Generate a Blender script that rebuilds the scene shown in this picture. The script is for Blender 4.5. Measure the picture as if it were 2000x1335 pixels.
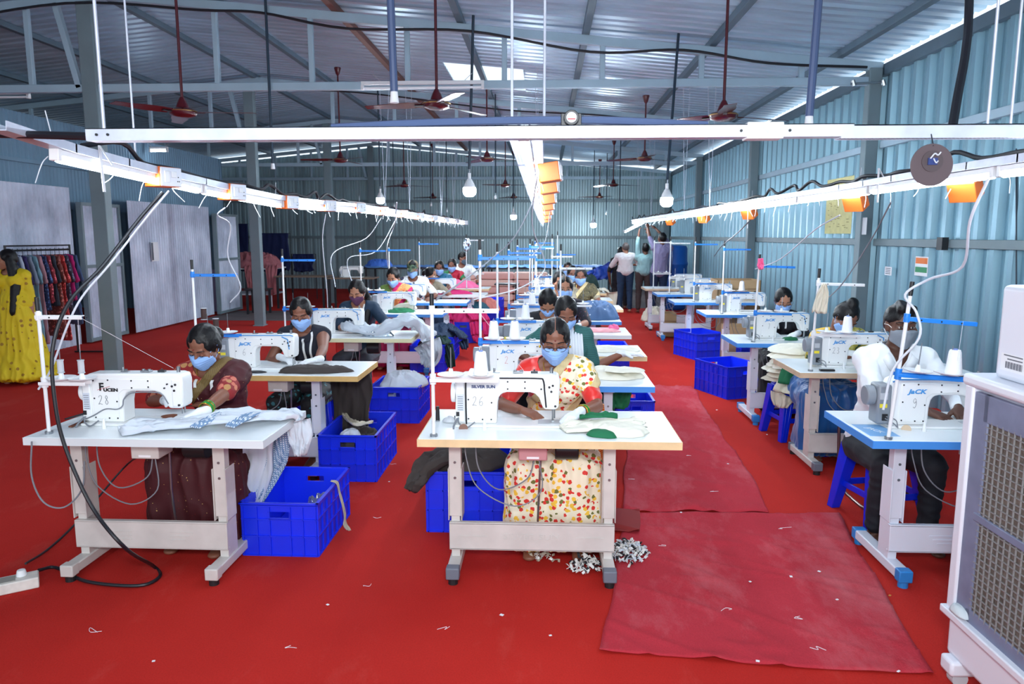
import bpy, bmesh, math, random
from mathutils import Vector, Matrix, noise, Euler
from math import pi, sin, cos, radians
V = Vector
for o in list(bpy.data.objects): bpy.data.objects.remove(o)
SC = bpy.context.scene; COL = SC.collection

# ---------------------------------------------------------------- camera
F, CAMH = 1440.0, 1.70
YAW, PIT = math.atan(65/1440), math.atan(208.5/1440)
cd = bpy.data.cameras.new('camera'); cam = bpy.data.objects.new('camera', cd); COL.objects.link(cam)
cd.sensor_width = 36; cd.lens = 36*F/2000; cd.clip_start = .05; cd.clip_end = 200
cam.location = (0, 0, CAMH); cam.rotation_euler = (pi/2-PIT, 0, YAW)
SC.camera = cam
cd.dof.use_dof = True; cd.dof.focus_distance = 4.4; cd.dof.aperture_fstop = 5.0
_R = Euler((pi/2-PIT, 0, YAW)).to_matrix()
def ray(x, y): return _R @ V(((x-1000)/F, -(y-667.5)/F, -1))
def atZ(x, y, z=0):
    d = ray(x, y); return V((0, 0, CAMH)) + d*((z-CAMH)/d.z)
def atY(x, y, Y):
    d = ray(x, y); return V((0, 0, CAMH)) + d*(Y/d.y)
def atX(x, y, X):
    d = ray(x, y); return V((0, 0, CAMH)) + d*(X/d.x)

# ---------------------------------------------------------------- light and exposure
W = bpy.data.worlds.new('daylight'); SC.world = W; W.use_nodes = True
bgn = W.node_tree.nodes['Background']
bgn.inputs[0].default_value = (.78, .90, 1, 1); bgn.inputs[1].default_value = 1.5
vs = SC.view_settings; vs.view_transform = 'Standard'; vs.look = 'None'; vs.gamma = 1; vs.use_curve_mapping = False
vs.exposure = -0.08
TUBE_EMIT, BULB_EMIT = 52.0, 560.0
def area(name, loc, rot, sx, sy, power, col=(1, 1, 1), spread=pi):
    l = bpy.data.lights.new(name, 'AREA'); l.shape = 'RECTANGLE'; l.size = sx; l.size_y = sy; l.energy = power; l.color = col; l.spread = spread
    o = bpy.data.objects.new(name, l); COL.objects.link(o); o.location = loc; o.rotation_euler = rot; return o
# the photographer's flash, just above the camera
area('camera_flash', (.05, -.05, 2.05), (radians(96), 0, YAW), .5, .35, 95, (.93, .97, 1))
# soft fill lamp added behind the camera, standing in for daylight there
area('front_fill_lamp', (0, -3.2, 2.3), (radians(84), 0, 0), 9, 3.2, 170, (.86, .94, 1))

# ---------------------------------------------------------------- helpers
def link(name, me, parent=None):
    o = bpy.data.objects.new(name, me); COL.objects.link(o)
    if parent is not None: o.parent = parent
    return o
def tag(o, label=None, cat=None, group=None, kind=None):
    if label: o['label'] = label
    if cat: o['category'] = cat
    if group: o['group'] = group
    if kind: o['kind'] = kind
    return o
def thing(name, label, cat, loc=(0, 0, 0), rz=0, group=None):
    o = link(name, None); o.location = loc; o.rotation_euler = (0, 0, rz); o.empty_display_size = .05
    return tag(o, label, cat, group)
def kids(o): return [c for c in bpy.data.objects if c.parent == o]
def copy_tree(o, loc=None, rz=None, label=None, group=None, parent=None):
    c = o.copy(); COL.objects.link(c)
    if parent is not None: c.parent = parent
    for ch in kids(o): copy_tree(ch, parent=c)
    if loc is not None: c.location = loc
    if rz is not None: c.rotation_euler = (0, 0, rz)
    if label: c['label'] = label
    if group: c['group'] = group
    return c
def s2l(c):
    return tuple(((x/255)/12.92 if x/255 <= .04045 else ((x/255+.055)/1.055)**2.4) for x in c)

class MB:
    def __init__(s): s.v = []; s.f = []; s.m = []; s.cm = 0; s.mats = []
    def use(s, mat):
        if mat not in s.mats: s.mats.append(mat)
        s.cm = s.mats.index(mat); return s
    def add(s, vs, fs, M=None):
        n = len(s.v)
        for p in vs:
            p = V(p)
            s.v.append(M @ p if M is not None else p)
        for f in fs: s.f.append([i+n for i in f]); s.m.append(s.cm)
        return s
    def box(s, c, d, R=None):
        x, y, z = d[0]/2, d[1]/2, d[2]/2; c = V(c)
        vs = [V((a, b, e)) for a in (-x, x) for b in (-y, y) for e in (-z, z)]
        if R is not None: vs = [R @ p for p in vs]
        return s.add([p+c for p in vs], [(0, 1, 3, 2), (4, 6, 7, 5), (0, 4, 5, 1), (2, 3, 7, 6), (0, 2, 6, 4), (1, 5, 7, 3)])
    def bb(s, x0, x1, y0, y1, z0, z1): return s.box(((x0+x1)/2, (y0+y1)/2, (z0+z1)/2), (abs(x1-x0), abs(y1-y0), abs(z1-z0)))
    def bar(s, a, b, w, h, up=V((0, 0, 1))):
        a = V(a); b = V(b); d = (b-a); L = d.length; d.normalize()
        x = d.cross(up)
        if x.length < 1e-4: x = d.cross(V((0, 1, 0)))
        x.normalize(); z = x.cross(d)
        return s.box((a+b)/2, (w, L, h), Matrix((x, d, z)).transposed())
    def tube(s, pts, r, n=8, cap=True, rs=None):
        pts = [V(p) for p in pts]; N = len(pts); vs = []; fs = []
        t0 = (pts[1]-pts[0]).normalized()
        x = t0.orthogonal().normalized()
        for i, p in enumerate(pts):
            t = ((pts[min(i+1, N-1)]-pts[max(i-1, 0)]))
            t = t.normalized() if t.length > 1e-9 else t0
            x = x - t*x.dot(t); x = x.normalized() if x.length > 1e-6 else t.orthogonal().normalized(); y = t.cross(x)
            rr = rs[i] if rs else r
            for k in range(n):
                a = 2*pi*k/n; vs.append(p + x*cos(a)*rr + y*sin(a)*rr)
        for i in range(N-1):
            for k in range(n):
                a = i*n+k; b = i*n+(k+1) % n; fs.append((a, b, b+n, a+n))
        if cap: fs.append(tuple(range(n))[::-1]); fs.append(tuple(range((N-1)*n, N*n)))
        return s.add(vs, fs)
    def cyl(s, a, b, r, r2=None, n=16): return s.tube([a, b], r, n, True, [r, r if r2 is None else r2])
    def lathe(s, prof, c=(0, 0, 0), n=20, M=None):
        vs = []; fs = []; c = V(c)
        for (r, z) in prof:
            for k in range(n): vs.append(V((r*cos(2*pi*k/n), r*sin(2*pi*k/n), z))+c)
        for i in range(len(prof)-1):
            for k in range(n):
                a = i*n+k; b = i*n+(k+1) % n; fs.append((a, b, b+n, a+n))
        fs.append(tuple(range(n))[::-1]); fs.append(tuple(range((len(prof)-1)*n, len(prof)*n)))
        return s.add(vs, fs, M)
    def ell(s, c, r, n=16, R=None):
        vs = []; fs = []; m = n//2; c = V(c)
        if not hasattr(r, '__len__'): r = (r, r, r)
        for i in range(1, m):
            for k in range(n):
                a = pi*i/m; b = 2*pi*k/n
                p = V((r[0]*sin(a)*cos(b), r[1]*sin(a)*sin(b), r[2]*cos(a)))
                vs.append((R @ p if R is not None else p)+c)
        for q in (r[2], -r[2]):
            p = V((0, 0, q)); vs.append((R @ p if R is not None else p)+c)
        T = len(vs)-2
        for i in range(m-2):
            for k in range(n):
                a = i*n+k; b = i*n+(k+1) % n; fs.append((a, a+n, b+n, b))
        for k in range(n):
            fs.append((T, k, (k+1) % n)); a = (m-2)*n; fs.append((T+1, a+(k+1) % n, a+k))
        return s.add(vs, fs)
    def prism(s, out, y0, y1, M=None):
        """outline in x,z extruded along y"""
        n = len(out); vs = [V((p[0], y0, p[1])) for p in out]+[V((p[0], y1, p[1])) for p in out]
        fs = [tuple(range(n)), tuple(range(n, 2*n))[::-1]]
        for i in range(n): j = (i+1) % n; fs.append((i, i+n, j+n, j))
        return s.add(vs, fs, M)
    def build(s, name, mat=None, parent=None, smooth=False, bevel=0, loc=None, segs=2, angle=35):
        me = bpy.data.meshes.new(name); me.from_pydata([tuple(p) for p in s.v], [], s.f); me.update()
        bm = bmesh.new(); bm.from_mesh(me); bmesh.ops.recalc_face_normals(bm, faces=bm.faces); bm.to_mesh(me); bm.free()
        if s.mats and mat is None:
            for m in s.mats: me.materials.append(m)
            me.polygons.foreach_set('material_index', s.m)
        else: me.materials.append(mat)
        o = link(name, me, parent)
        if loc is not None: o.location = loc
        if bevel:
            b = o.modifiers.new('bevel', 'BEVEL'); b.width = bevel; b.segments = segs; b.limit_method = 'ANGLE'; b.angle_limit = radians(35)
        if smooth or bevel:
            me.polygons.foreach_set('use_smooth', [True]*len(me.polygons))
            try: me.set_sharp_from_angle(angle=radians(angle))
            except Exception: pass
        return o
def spline(pts, k=6):
    """Catmull-Rom through points"""
    P = [V(p) for p in pts]; P = [P[0]*2-P[1]]+P+[P[-1]*2-P[-2]]; out = []
    for i in range(1, len(P)-2):
        a, b, c, d = P[i-1:i+3]
        for j in range(k):
            t = j/k; out.append(.5*((2*b)+(c-a)*t+(2*a-5*b+4*c-d)*t*t+(3*b-a-3*c+d)*t**3))
    out.append(P[-2]); return out
def sag(a, b, d, k=10):
    a = V(a); b = V(b); return [a.lerp(b, i/k)-V((0, 0, 4*d*(i/k)*(1-i/k))) for i in range(k+1)]

# ---------------------------------------------------------------- materials
MATS = {}
def nt(m): return m.node_tree.nodes, m.node_tree.links
def mat(name, rgb, rough=.5, metal=0, emit=0, bump=0, bscale=80, var=0, vscale=6, spec=.5, trans=0, lin=False, sheen=0):
    if name in MATS: return MATS[name]
    c = rgb if lin else s2l(rgb)
    m = bpy.data.materials.new(name); m.use_nodes = True; N, L = nt(m); b = N['Principled BSDF']
    b.inputs['Base Color'].default_value = (*c, 1); b.inputs['Roughness'].default_value = rough; b.inputs['Metallic'].default_value = metal
    b.inputs['Specular IOR Level'].default_value = spec
    if trans: b.inputs['Transmission Weight'].default_value = trans
    if sheen: b.inputs['Sheen Weight'].default_value = sheen
    if emit: b.inputs['Emission Color'].default_value = (*c, 1); b.inputs['Emission Strength'].default_value = emit
    tc = None
    if bump or var: tc = N.new('ShaderNodeTexCoord')
    if bump:
        t = N.new('ShaderNodeTexNoise'); t.inputs['Scale'].default_value = bscale; t.inputs['Detail'].default_value = 3
        bp = N.new('ShaderNodeBump'); bp.inputs['Strength'].default_value = bump; bp.inputs['Distance'].default_value = .01
        L.new(tc.outputs['Object'], t.inputs['Vector']); L.new(t.outputs['Fac'], bp.inputs['Height']); L.new(bp.outputs[0], b.inputs['Normal'])
    if var:
        t = N.new('ShaderNodeTexNoise'); t.inputs['Scale'].default_value = vscale; t.inputs['Detail'].default_value = 5
        r = N.new('ShaderNodeValToRGB'); r.color_ramp.elements[0].position = .3; r.color_ramp.elements[1].position = .7
        r.color_ramp.elements[0].color = (*[x*(1-var) for x in c], 1); r.color_ramp.elements[1].color = (*[min(1, x*(1+var*.6)) for x in c], 1)
        L.new(tc.outputs['Object'], t.inputs['Vector']); L.new(t.outputs['Fac'], r.inputs[0]); L.new(r.outputs[0], b.inputs['Base Color'])
    MATS[name] = m; return m
def pattern(name, base, spots, scale=30, size=.35, rough=.7, stretch=(1, 1, 1), rnd=1.0, metal=0):
    """cloth with scattered coloured motifs: each voronoi cell picks base or one of the spot colours"""
    if name in MATS: return MATS[name]
    m = bpy.data.materials.new(name); m.use_nodes = True; N, L = nt(m); b = N['Principled BSDF']; b.inputs['Roughness'].default_value = rough
    tc = N.new('ShaderNodeTexCoord'); mp = N.new('ShaderNodeMapping'); mp.inputs['Scale'].default_value = stretch
    L.new(tc.outputs['Object'], mp.inputs[0])
    nz = N.new('ShaderNodeTexNoise'); nz.inputs['Scale'].default_value = scale*1.6
    ad = N.new('ShaderNodeMixRGB'); ad.inputs[0].default_value = .012; L.new(mp.outputs[0], ad.inputs[1]); L.new(nz.outputs['Color'], ad.inputs[2]); L.new(mp.outputs[0], nz.inputs['Vector'])
    v = N.new('ShaderNodeTexVoronoi'); v.inputs['Scale'].default_value = scale; v.inputs['Randomness'].default_value = rnd
    L.new(ad.outputs[0], v.inputs['Vector'])
    lt = N.new('ShaderNodeMath'); lt.operation = 'LESS_THAN'; lt.inputs[1].default_value = size; L.new(v.outputs['Distance'], lt.inputs[0])
    sep = N.new('ShaderNodeSeparateColor'); L.new(v.outputs['Color'], sep.inputs[0])
    r = N.new('ShaderNodeValToRGB'); r.color_ramp.interpolation = 'CONSTANT'; e = r.color_ramp.elements
    k = len(spots)
    for i, c in enumerate(spots):
        el = e[i] if i < 2 else e.new(i/k)
        el.position = i/k; el.color = (*s2l(c), 1)
    L.new(sep.outputs[0], r.inputs[0])
    mx = N.new('ShaderNodeMixRGB'); mx.inputs[1].default_value = (*s2l(base), 1); L.new(lt.outputs[0], mx.inputs[0]); L.new(r.outputs[0], mx.inputs[2])
    L.new(mx.outputs[0], b.inputs['Base Color'])
    MATS[name] = m; return m
def striped(name, a, c2, scale, axis='Z', rough=.7, thr=.5, axis2=None):
    if name in MATS: return MATS[name]
    m = bpy.data.materials.new(name); m.use_nodes = True; N, L = nt(m); b = N['Principled BSDF']; b.inputs['Roughness'].default_value = rough
    tc = N.new('ShaderNodeTexCoord')
    prev = None
    for ax in [axis]+([axis2] if axis2 else []):
        w = N.new('ShaderNodeTexWave'); w.bands_direction = ax; w.inputs['Scale'].default_value = scale
        L.new(tc.outputs['Object'], w.inputs['Vector'])
        g = N.new('ShaderNodeMath'); g.operation = 'GREATER_THAN'; g.inputs[1].default_value = thr; L.new(w.outputs['Fac'], g.inputs[0])
        if prev is None: prev = g
        else:
            q = N.new('ShaderNodeMath'); q.operation = 'MAXIMUM'; L.new(prev.outputs[0], q.inputs[0]); L.new(g.outputs[0], q.inputs[1]); prev = q
    mx = N.new('ShaderNodeMixRGB'); mx.inputs[1].default_value = (*s2l(a), 1); mx.inputs[2].default_value = (*s2l(c2), 1)
    L.new(prev.outputs[0], mx.inputs[0]); L.new(mx.outputs[0], b.inputs['Base Color'])
    MATS[name] = m; return m
def sheetmetal(name, rgb, rough=.45, metal=.35, var=.25, vs=(.6, .6, .25), dirt=None):
    if name in MATS: return MATS[name]
    m = mat(name, rgb, rough, metal); N, L = nt(m); b = N['Principled BSDF']; c = s2l(rgb)
    tc = N.new('ShaderNodeTexCoord'); mp = N.new('ShaderNodeMapping'); mp.inputs['Scale'].default_value = vs; L.new(tc.outputs['Object'], mp.inputs[0])
    t = N.new('ShaderNodeTexNoise'); t.inputs['Scale'].default_value = 3; t.inputs['Detail'].default_value = 6; t.inputs['Roughness'].default_value = .65; L.new(mp.outputs[0], t.inputs['Vector'])
    r = N.new('ShaderNodeValToRGB'); e = r.color_ramp.elements; e[0].position = .3; e[1].position = .72
    e[0].color = (*(s2l(dirt) if dirt else [x*(1-var) for x in c]), 1); e[1].color = (*[min(1, x*(1+var*.5)) for x in c], 1)
    L.new(t.outputs['Fac'], r.inputs[0]); L.new(r.outputs[0], b.inputs['Base Color'])
    return m

M_white = mat('white_paint', (232, 234, 236), .38)
M_mach = mat('machine_white', (238, 240, 240), .28)
M_top = mat('white_laminate', (240, 246, 248), .22, var=.02)
M_wood = mat('pale_wood_edge', (226, 196, 150), .55, var=.12, vscale=12)
M_ywood = mat('yellow_wood_edge', (205, 170, 105), .55, var=.12, vscale=12)
M_tan = mat('tan_wood_edge', (205, 180, 150), .55, var=.12, vscale=12)
M_cream = mat('cream_edge', (222, 222, 180), .5)
M_blueedge = mat('light_blue_edge', (70, 145, 225), .35)
M_cream2 = mat('cream_frame_paint', (205, 200, 195), .42, var=.1, vscale=9)
M_wframe = mat('white_frame_paint', (222, 226, 238), .4)
M_foot = mat('grey_foot_cap', (105, 112, 125), .5)
M_bfoot = mat('blue_foot_cap', (40, 130, 205), .45)
M_black = mat('black_plastic', (18, 19, 24), .4)
M_rubber = mat('black_rubber', (22, 22, 26), .6)
M_chrome = mat('chrome', (200, 200, 205), .18, 1)
M_steel = mat('steel', (150, 155, 160), .32, .9)
M_dsteel = mat('dark_steel', (60, 62, 66), .4, .7)
M_grey = mat('grey_plastic', (135, 142, 150), .4)
M_lgrey = mat('light_grey_plastic', (190, 194, 200), .4)
M_blue = mat('bright_blue_plastic', (34, 130, 225), .35)
M_crate = mat('royal_blue_crate_plastic', (20, 50, 232), .33, var=.06, vscale=4)
M_stool = mat('blue_stool_plastic', (10, 42, 215), .25)
M_yellow = mat('yellow_sticker', (245, 225, 60), .5)
M_logo = mat('blue_logo', (70, 150, 215), .5)
M_ink = mat('pencil_ink', (95, 100, 110), .7)
M_redink = mat('red_ink', (205, 110, 110), .7)
M_dkblue = mat('dark_blue_logo', (50, 70, 120), .5)
M_paper = mat('white_paper', (235, 238, 242), .8)
M_thread = mat('white_thread', (245, 246, 250), .75, bump=.35, bscale=250)
M_thr = mat('thread_strand', (235, 235, 240), .7)
M_maroon = mat('maroon_enamel', (78, 20, 30), .22)
M_brass = mat('brass_trim', (190, 150, 90), .3, .8)
M_orange = mat('orange_box_plastic', (235, 115, 45), .45)
M_sock = mat('white_socket_plate', (225, 230, 240), .4)
M_chan = mat('galvanised_channel', (200, 206, 222), .4, .35, var=.12, vscale=14)
M_tube = mat('lit_tube', (228, 243, 255), .4, emit=TUBE_EMIT)
M_bulb = mat('lit_bulb', (235, 246, 255), .4, emit=BULB_EMIT)
M_cabw = mat('white_cable', (205, 210, 220), .5)
M_cabg = mat('grey_cable', (122, 126, 134), .5)
M_cabk = mat('black_cable', (20, 22, 30), .45)
M_pipe = mat('blue_grey_pipe', (76, 92, 128), .35)
M_pipedk = mat('dark_conduit', (28, 48, 66), .4)
M_post = mat('grey_green_steel', (122, 140, 146), .5, .15, var=.1, vscale=3)
M_truss = mat('pale_truss_paint', (165, 190, 205), .45, .1, var=.08, vscale=3)
M_purl = mat('dark_purlin_steel', (88, 108, 122), .5, .2, var=.12, vscale=3)
M_rust = mat('rust_red_steel', (112, 70, 58), .6, .1)
M_cardb = mat('cardboard', (170, 140, 105), .8, var=.08)
M_scis = mat('scissor_handle_wood', (110, 62, 40), .5)
# ================================================================ SETTING
WX, BY, LX, LB = 3.9, 23.4, -7.3, -11.0          # right wall, back wall, partition, far left
RIDGE, ZR, ZE = -5.2, 4.50, 3.63                # ridge x, ridge height, eave height right
def roofz(x): return ZR-(ZR-ZE)*abs(x-RIDGE)/(WX-RIDGE)
M_wallr = sheetmetal('right_wall_sheet', (136, 174, 190), .34, .45, .14)
M_wallb = sheetmetal('back_wall_sheet', (160, 184, 190), .42, .35, .16)
M_roof = sheetmetal('roof_sheet', (186, 214, 234), .33, .5, .22, (.25, 1.2, 1))
M_part = sheetmetal('whitewashed_sheet', (206, 214, 230), .55, .1, .3, (2.0, .8, .5), dirt=(160, 170, 190))
M_upper = sheetmetal('blue_grey_sheet', (104, 134, 156), .5, .3, .2)
# ---- red carpet floor
def carpet(name, a, b, c, dust, dscale, lint=.62):
    m = bpy.data.materials.new(name); m.use_nodes = True; N, L = nt(m); p = N['Principled BSDF']; p.inputs['Roughness'].default_value = .93; p.inputs['Specular IOR Level'].default_value = .15
    tc = N.new('ShaderNodeTexCoord')
    def noi(s, d=6, r=.6, stretch=None):
        t = N.new('ShaderNodeTexNoise'); t.inputs['Scale'].default_value = s; t.inputs['Detail'].default_value = d; t.inputs['Roughness'].default_value = r
        if stretch:
            mp = N.new('ShaderNodeMapping'); mp.inputs['Scale'].default_value = stretch; mp.inputs['Rotation'].default_value = (0, 0, .35); L.new(tc.outputs['Object'], mp.inputs[0]); L.new(mp.outputs[0], t.inputs['Vector'])
        else: L.new(tc.outputs['Object'], t.inputs['Vector'])
        return t
    big = noi(.7, 4, .55); r = N.new('ShaderNodeValToRGB'); e = r.color_ramp.elements; e[0].position = .3; e[1].position = .7; e[0].color = (*s2l(a), 1); e[1].color = (*s2l(b), 1)
    L.new(big.outputs['Fac'], r.inputs[0])
    fine = noi(140, 2); mx = N.new('ShaderNodeMixRGB'); mx.blend_type = 'MULTIPLY'; mx.inputs[0].default_value = .25; L.new(r.outputs[0], mx.inputs[1])
    rf = N.new('ShaderNodeValToRGB'); rf.color_ramp.elements[0].color = (.55, .55, .55, 1); rf.color_ramp.elements[1].color = (1.3, 1.3, 1.3, 1); rf.color_ramp.elements[0].position = .3; rf.color_ramp.elements[1].position = .7
    L.new(fine.outputs['Fac'], rf.inputs[0]); L.new(rf.outputs[0], mx.inputs[2])
    du = noi(dscale, 9, .72, (1, .45, 1)); rd = N.new('ShaderNodeValToRGB'); rd.color_ramp.elements[0].position = lint-.06; rd.color_ramp.elements[1].position = lint+.14
    rd.color_ramp.elements[1].color = (dust, dust, dust, 1); L.new(du.outputs['Fac'], rd.inputs[0])
    m2 = N.new('ShaderNodeMixRGB'); m2.inputs[2].default_value = (*s2l(c), 1); L.new(rd.outputs[0], m2.inputs[0]); L.new(mx.outputs[0], m2.inputs[1])
    L.new(m2.outputs[0], p.inputs['Base Color'])
    bp = N.new('ShaderNodeBump'); bp.inputs['Strength'].default_value = .5; bp.inputs['Distance'].default_value = .004; L.new(fine.outputs['Fac'], bp.inputs['Height']); L.new(bp.outputs[0], p.inputs['Normal'])
    return m
M_carpet = carpet('red_carpet', (176, 34, 28), (194, 44, 36), (206, 84, 74), .5, 2.2)
M_mat = carpet('worn_red_matting', (176, 44, 56), (190, 58, 70), (206, 120, 126), .55, 1.6, .55)
M_concrete = mat('grey_brown_concrete', (95, 84, 84), .8, var=.2, vscale=2)
b = MB(); b.add([(LB, -3.6, 0), (WX, -3.6, 0), (WX, BY, 0), (LB, BY, 0)], [(0, 1, 2, 3)])
tag(b.build('floor', M_carpet), 'red carpet covering the shed floor', kind='structure')

def corrug(length, pitch, prof, rise):
    """profile points (s, h) along length; prof = fractions of a pitch at which height toggles"""
    pts = []; n = int(length/pitch)
    for i in range(n+1):
        for (f, h) in prof:
            s = i*pitch+f*pitch
            if s <= length: pts.append((s, h*rise))
    pts.append((length, prof[0][1]*rise)); return pts
TRAP = [(0, 0), (.12, 0), (.17, .35), (.22, 0), (.5, 0), (.58, 1), (.8, 1), (.88, 0)]
ROOFP = [(0, 0), (.5, 0), (.62, 1), (.82, 1), (.94, 0)]
SINE = [(k/6, .5+.5*sin(2*pi*k/6)) for k in range(6)]
def sheet(name, P, mat_, kind='structure', label=None):
    """P: list of (bottom point, top point)"""
    b = MB(); vs = []; fs = []
    for a, c in P: vs += [a, c]
    for i in range(len(P)-1): fs.append((2*i, 2*i+2, 2*i+3, 2*i+1))
    b.add(vs, fs); o = b.build(name, mat_); s = o.modifiers.new('t', 'SOLIDIFY'); s.thickness = .012; s.offset = 0
    return tag(o, label, kind=kind)
sheet('wall_right', [((WX-h, -3.6+s, 0), (WX-h, -3.6+s, ZE-.06)) for s, h in corrug(BY+3.6, .27, TRAP, .058)], M_wallr, label='blue grey ribbed metal sheet wall on the right')
sheet('wall_back', [((LB+s, BY-h, 0), (LB+s, BY-h, roofz(LB+s)-.08)) for s, h in corrug(WX-LB, .25, TRAP, .035)], M_wallb, label='grey ribbed metal sheet wall at the far end')
# roof: ribs run across the shed; two slopes in one sheet
prof = corrug(BY+3.6, .20, ROOFP, .03)
b = MB(); vs = []; fs = []
for s, h in prof:
    for x in (LB, RIDGE, WX+.05): vs.append((x, -3.6+s, roofz(x)+.10+h))
for i in range(len(prof)-1):
    for j in range(2): a = 3*i+j; fs.append((a, a+1, a+4, a+3))
# cut the skylights out of the faces
SKY = [(-1.55, -.35, 11.4, 13.15), (-1.05, -.2, 16.2, 17.8)]
b.add(vs, fs); roof = b.build('ceiling', M_roof)
bm = bmesh.new(); bm.from_mesh(roof.data)
for (x0, x1, y0, y1) in SKY:
    for (co, no) in (((x0, 0, 0), (1, 0, 0)), ((x1, 0, 0), (1, 0, 0)), ((0, y0, 0), (0, 1, 0)), ((0, y1, 0), (0, 1, 0))):
        bmesh.ops.bisect_plane(bm, geom=bm.verts[:]+bm.edges[:]+bm.faces[:], plane_co=co, plane_no=no)
    kill = [f for f in bm.faces if x0 < f.calc_center_median().x < x1 and y0 < f.calc_center_median().y < y1]
    bmesh.ops.delete(bm, geom=kill, context='FACES')
bm.to_mesh(roof.data); bm.free()
s = roof.modifiers.new('t', 'SOLIDIFY'); s.thickness = .012; s.offset = 0
tag(roof, 'ribbed grey metal roof sheets', kind='structure')
M_sky = mat('translucent_skylight_sheet', (240, 248, 255), .5, trans=.0)
Ns, Ls = nt(M_sky); tr = Ns.new('ShaderNodeBsdfTranslucent'); tr.inputs[0].default_value = (.95, .98, 1, 1)
tp = Ns.new('ShaderNodeBsdfTransparent'); mxs = Ns.new('ShaderNodeMixShader'); mxs.inputs[0].default_value = .55
Ls.new(tr.outputs[0], mxs.inputs[1]); Ls.new(tp.outputs[0], mxs.inputs[2]); Ls.new(mxs.outputs[0], Ns['Material Output'].inputs[0])
for i, (x0, x1, y0, y1) in enumerate(SKY):
    b = MB(); b.add([(x0, y0, roofz(x0)+.11), (x1, y0, roofz(x1)+.11), (x1, y1, roofz(x1)+.11), (x0, y1, roofz(x0)+.11)], [(0, 1, 2, 3)])
    o = b.build('window_%d' % (i+1), M_sky); o.modifiers.new('t', 'SOLIDIFY').thickness = .004
    tag(o, ['bright translucent skylight in the roof, nearer and larger one', 'bright translucent skylight in the roof, farther and smaller one'][i], kind='structure')
# left side: whitewashed partition, upper sheets, doors
SP = .085
def zig(y0, y1, z0, z1, x, name, mt, lab, rise=.02, skew=0):
    P = [((x+h+skew*(s/(y1-y0)), y0+s, z0), (x+h+skew*(s/(y1-y0)), y0+s, z1)) for s, h in corrug(y1-y0, SP, SINE, rise)]
    return sheet(name, P, mt, label=lab)
zig(5.5, 11.2, 0, 2.42, LX-.02, 'wall_left', M_part, 'whitewashed corrugated sheet partition on the left')
zig(12.35, 15.4, .03, 2.28, LX+.22, 'wall_left', M_part, 'white patched corrugated partition beside the grey steel posts')
zig(5.0, 16.9, 2.1, 3.42, LX-.16, 'wall_left', M_upper, 'blue grey corrugated sheets above the left partition', .025)
def sheet_door(name, y0, y1, z1, x, lab):
    P = [((x+h, y0+.04+s, .04), (x+h, y0+.04+s, z1-.04)) for s, h in corrug(y1-y0-.08, SP, SINE, .018)]
    d = sheet(name, P, M_part, label=lab)
    f = MB()
    for yy in (y0+.02, y1-.02): f.bb(x-.03, x+.05, yy-.025, yy+.025, .02, z1)
    for zz in (.05, z1*.55, z1-.02): f.bb(x-.03, x+.055, y0, y1, zz-.025, zz+.025)
    f.build('door_frame', M_post, d)
    return d
sheet_door('door_1', 11.25, 12.3, 2.2, LX+.08, 'corrugated sheet door in a steel frame behind the clothes rail')
sheet_door('door_2', 15.45, 16.6, 2.15, LX+.3, 'grey corrugated sheet door at the far end of the partition')
b = MB(); P = [((LX-.1-s, 16.9-h, 0), (LX-.1-s, 16.9-h, 3.42)) for s, h in corrug(3.5, .2, TRAP, .03)]
sheet('wall_left', P, M_upper, label='corrugated sheet return wall behind the partition')
sheet('wall_left', [((LB+h, -3.6+s, 0), (LB+h, -3.6+s, roofz(LB)-.05)) for s, h in corrug(BY+3.6, .27, TRAP, .035)], M_upper, label='outer ribbed wall at the far left')

# ---- steel frame
TY = [8.9, 13.7, 18.5, 23.1]
for i, ty in enumerate(TY):
    b = MB(); zb = 3.43
    b.bar((WX-.1, ty, zb), (LB+.1, ty, zb), .07, .09)                      # bottom chord
    b.bar((WX-.1, ty, ZE-.05), (RIDGE, ty, ZR-.02), .07, .10); b.bar((RIDGE, ty, ZR-.02), (LB+.1, ty, roofz(LB)-.02), .07, .10)
    x = WX-1.0
    while x > LB+.5:
        zt = roofz(x)-.06
        if abs(x-RIDGE) > .3: b.bar((x, ty, zb), (x, ty, zt), .06, .06, V((0, 1, 0)))
        x -= 1.13
    b.bar((-5.56, ty, zb), (-5.78, ty, ZR-.1), .07, .07, V((0, 1, 0)))
    tag(b.build('roof_truss', M_truss, bevel=.006), ['pale blue welded roof truss nearest the camera, behind the front fans', 'second pale blue roof truss from the camera', 'third pale blue roof truss, toward the far wall', 'roof truss against the far ribbed wall'][i], 'roof truss', 'steel roof trusses')
    for (px, w, nm) in ((-5.41, .18, 'left'), (WX-.185, .14, 'right')):
        c = MB(); hgt = roofz(px)-.08
        c.box((0, 0, hgt/2), (w, .14, hgt)); r = thing('steel_post', '%s, %s' % (['grey steel post in the nearest roof frame', 'grey steel post in the second roof frame', 'grey steel post in the third roof frame', 'steel post in the farthest roof frame'][i], 'standing on the carpet at the left' if nm == 'left' else 'against the right ribbed wall'), 'post', (px, ty, 0))
        c.build('post_shaft', M_post, r, bevel=.008)
        MB().box((0, 0, .008), (.2, .24, .016)).build('base_plate', M_post, r, bevel=.003)
        if nm == 'right':
            g = MB()
            for (yy, xx) in ((-.12, .05), (-.12, -.28)): g.cyl((xx, yy, 3.42), (xx+.02, yy, 3.36), .025, n=8)
            g.cyl((.05, -.12, 3.4), (-.3, -.12, 3.38), .012, n=6)
            if i == 0: g.build('clamp', M_steel, r)
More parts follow.
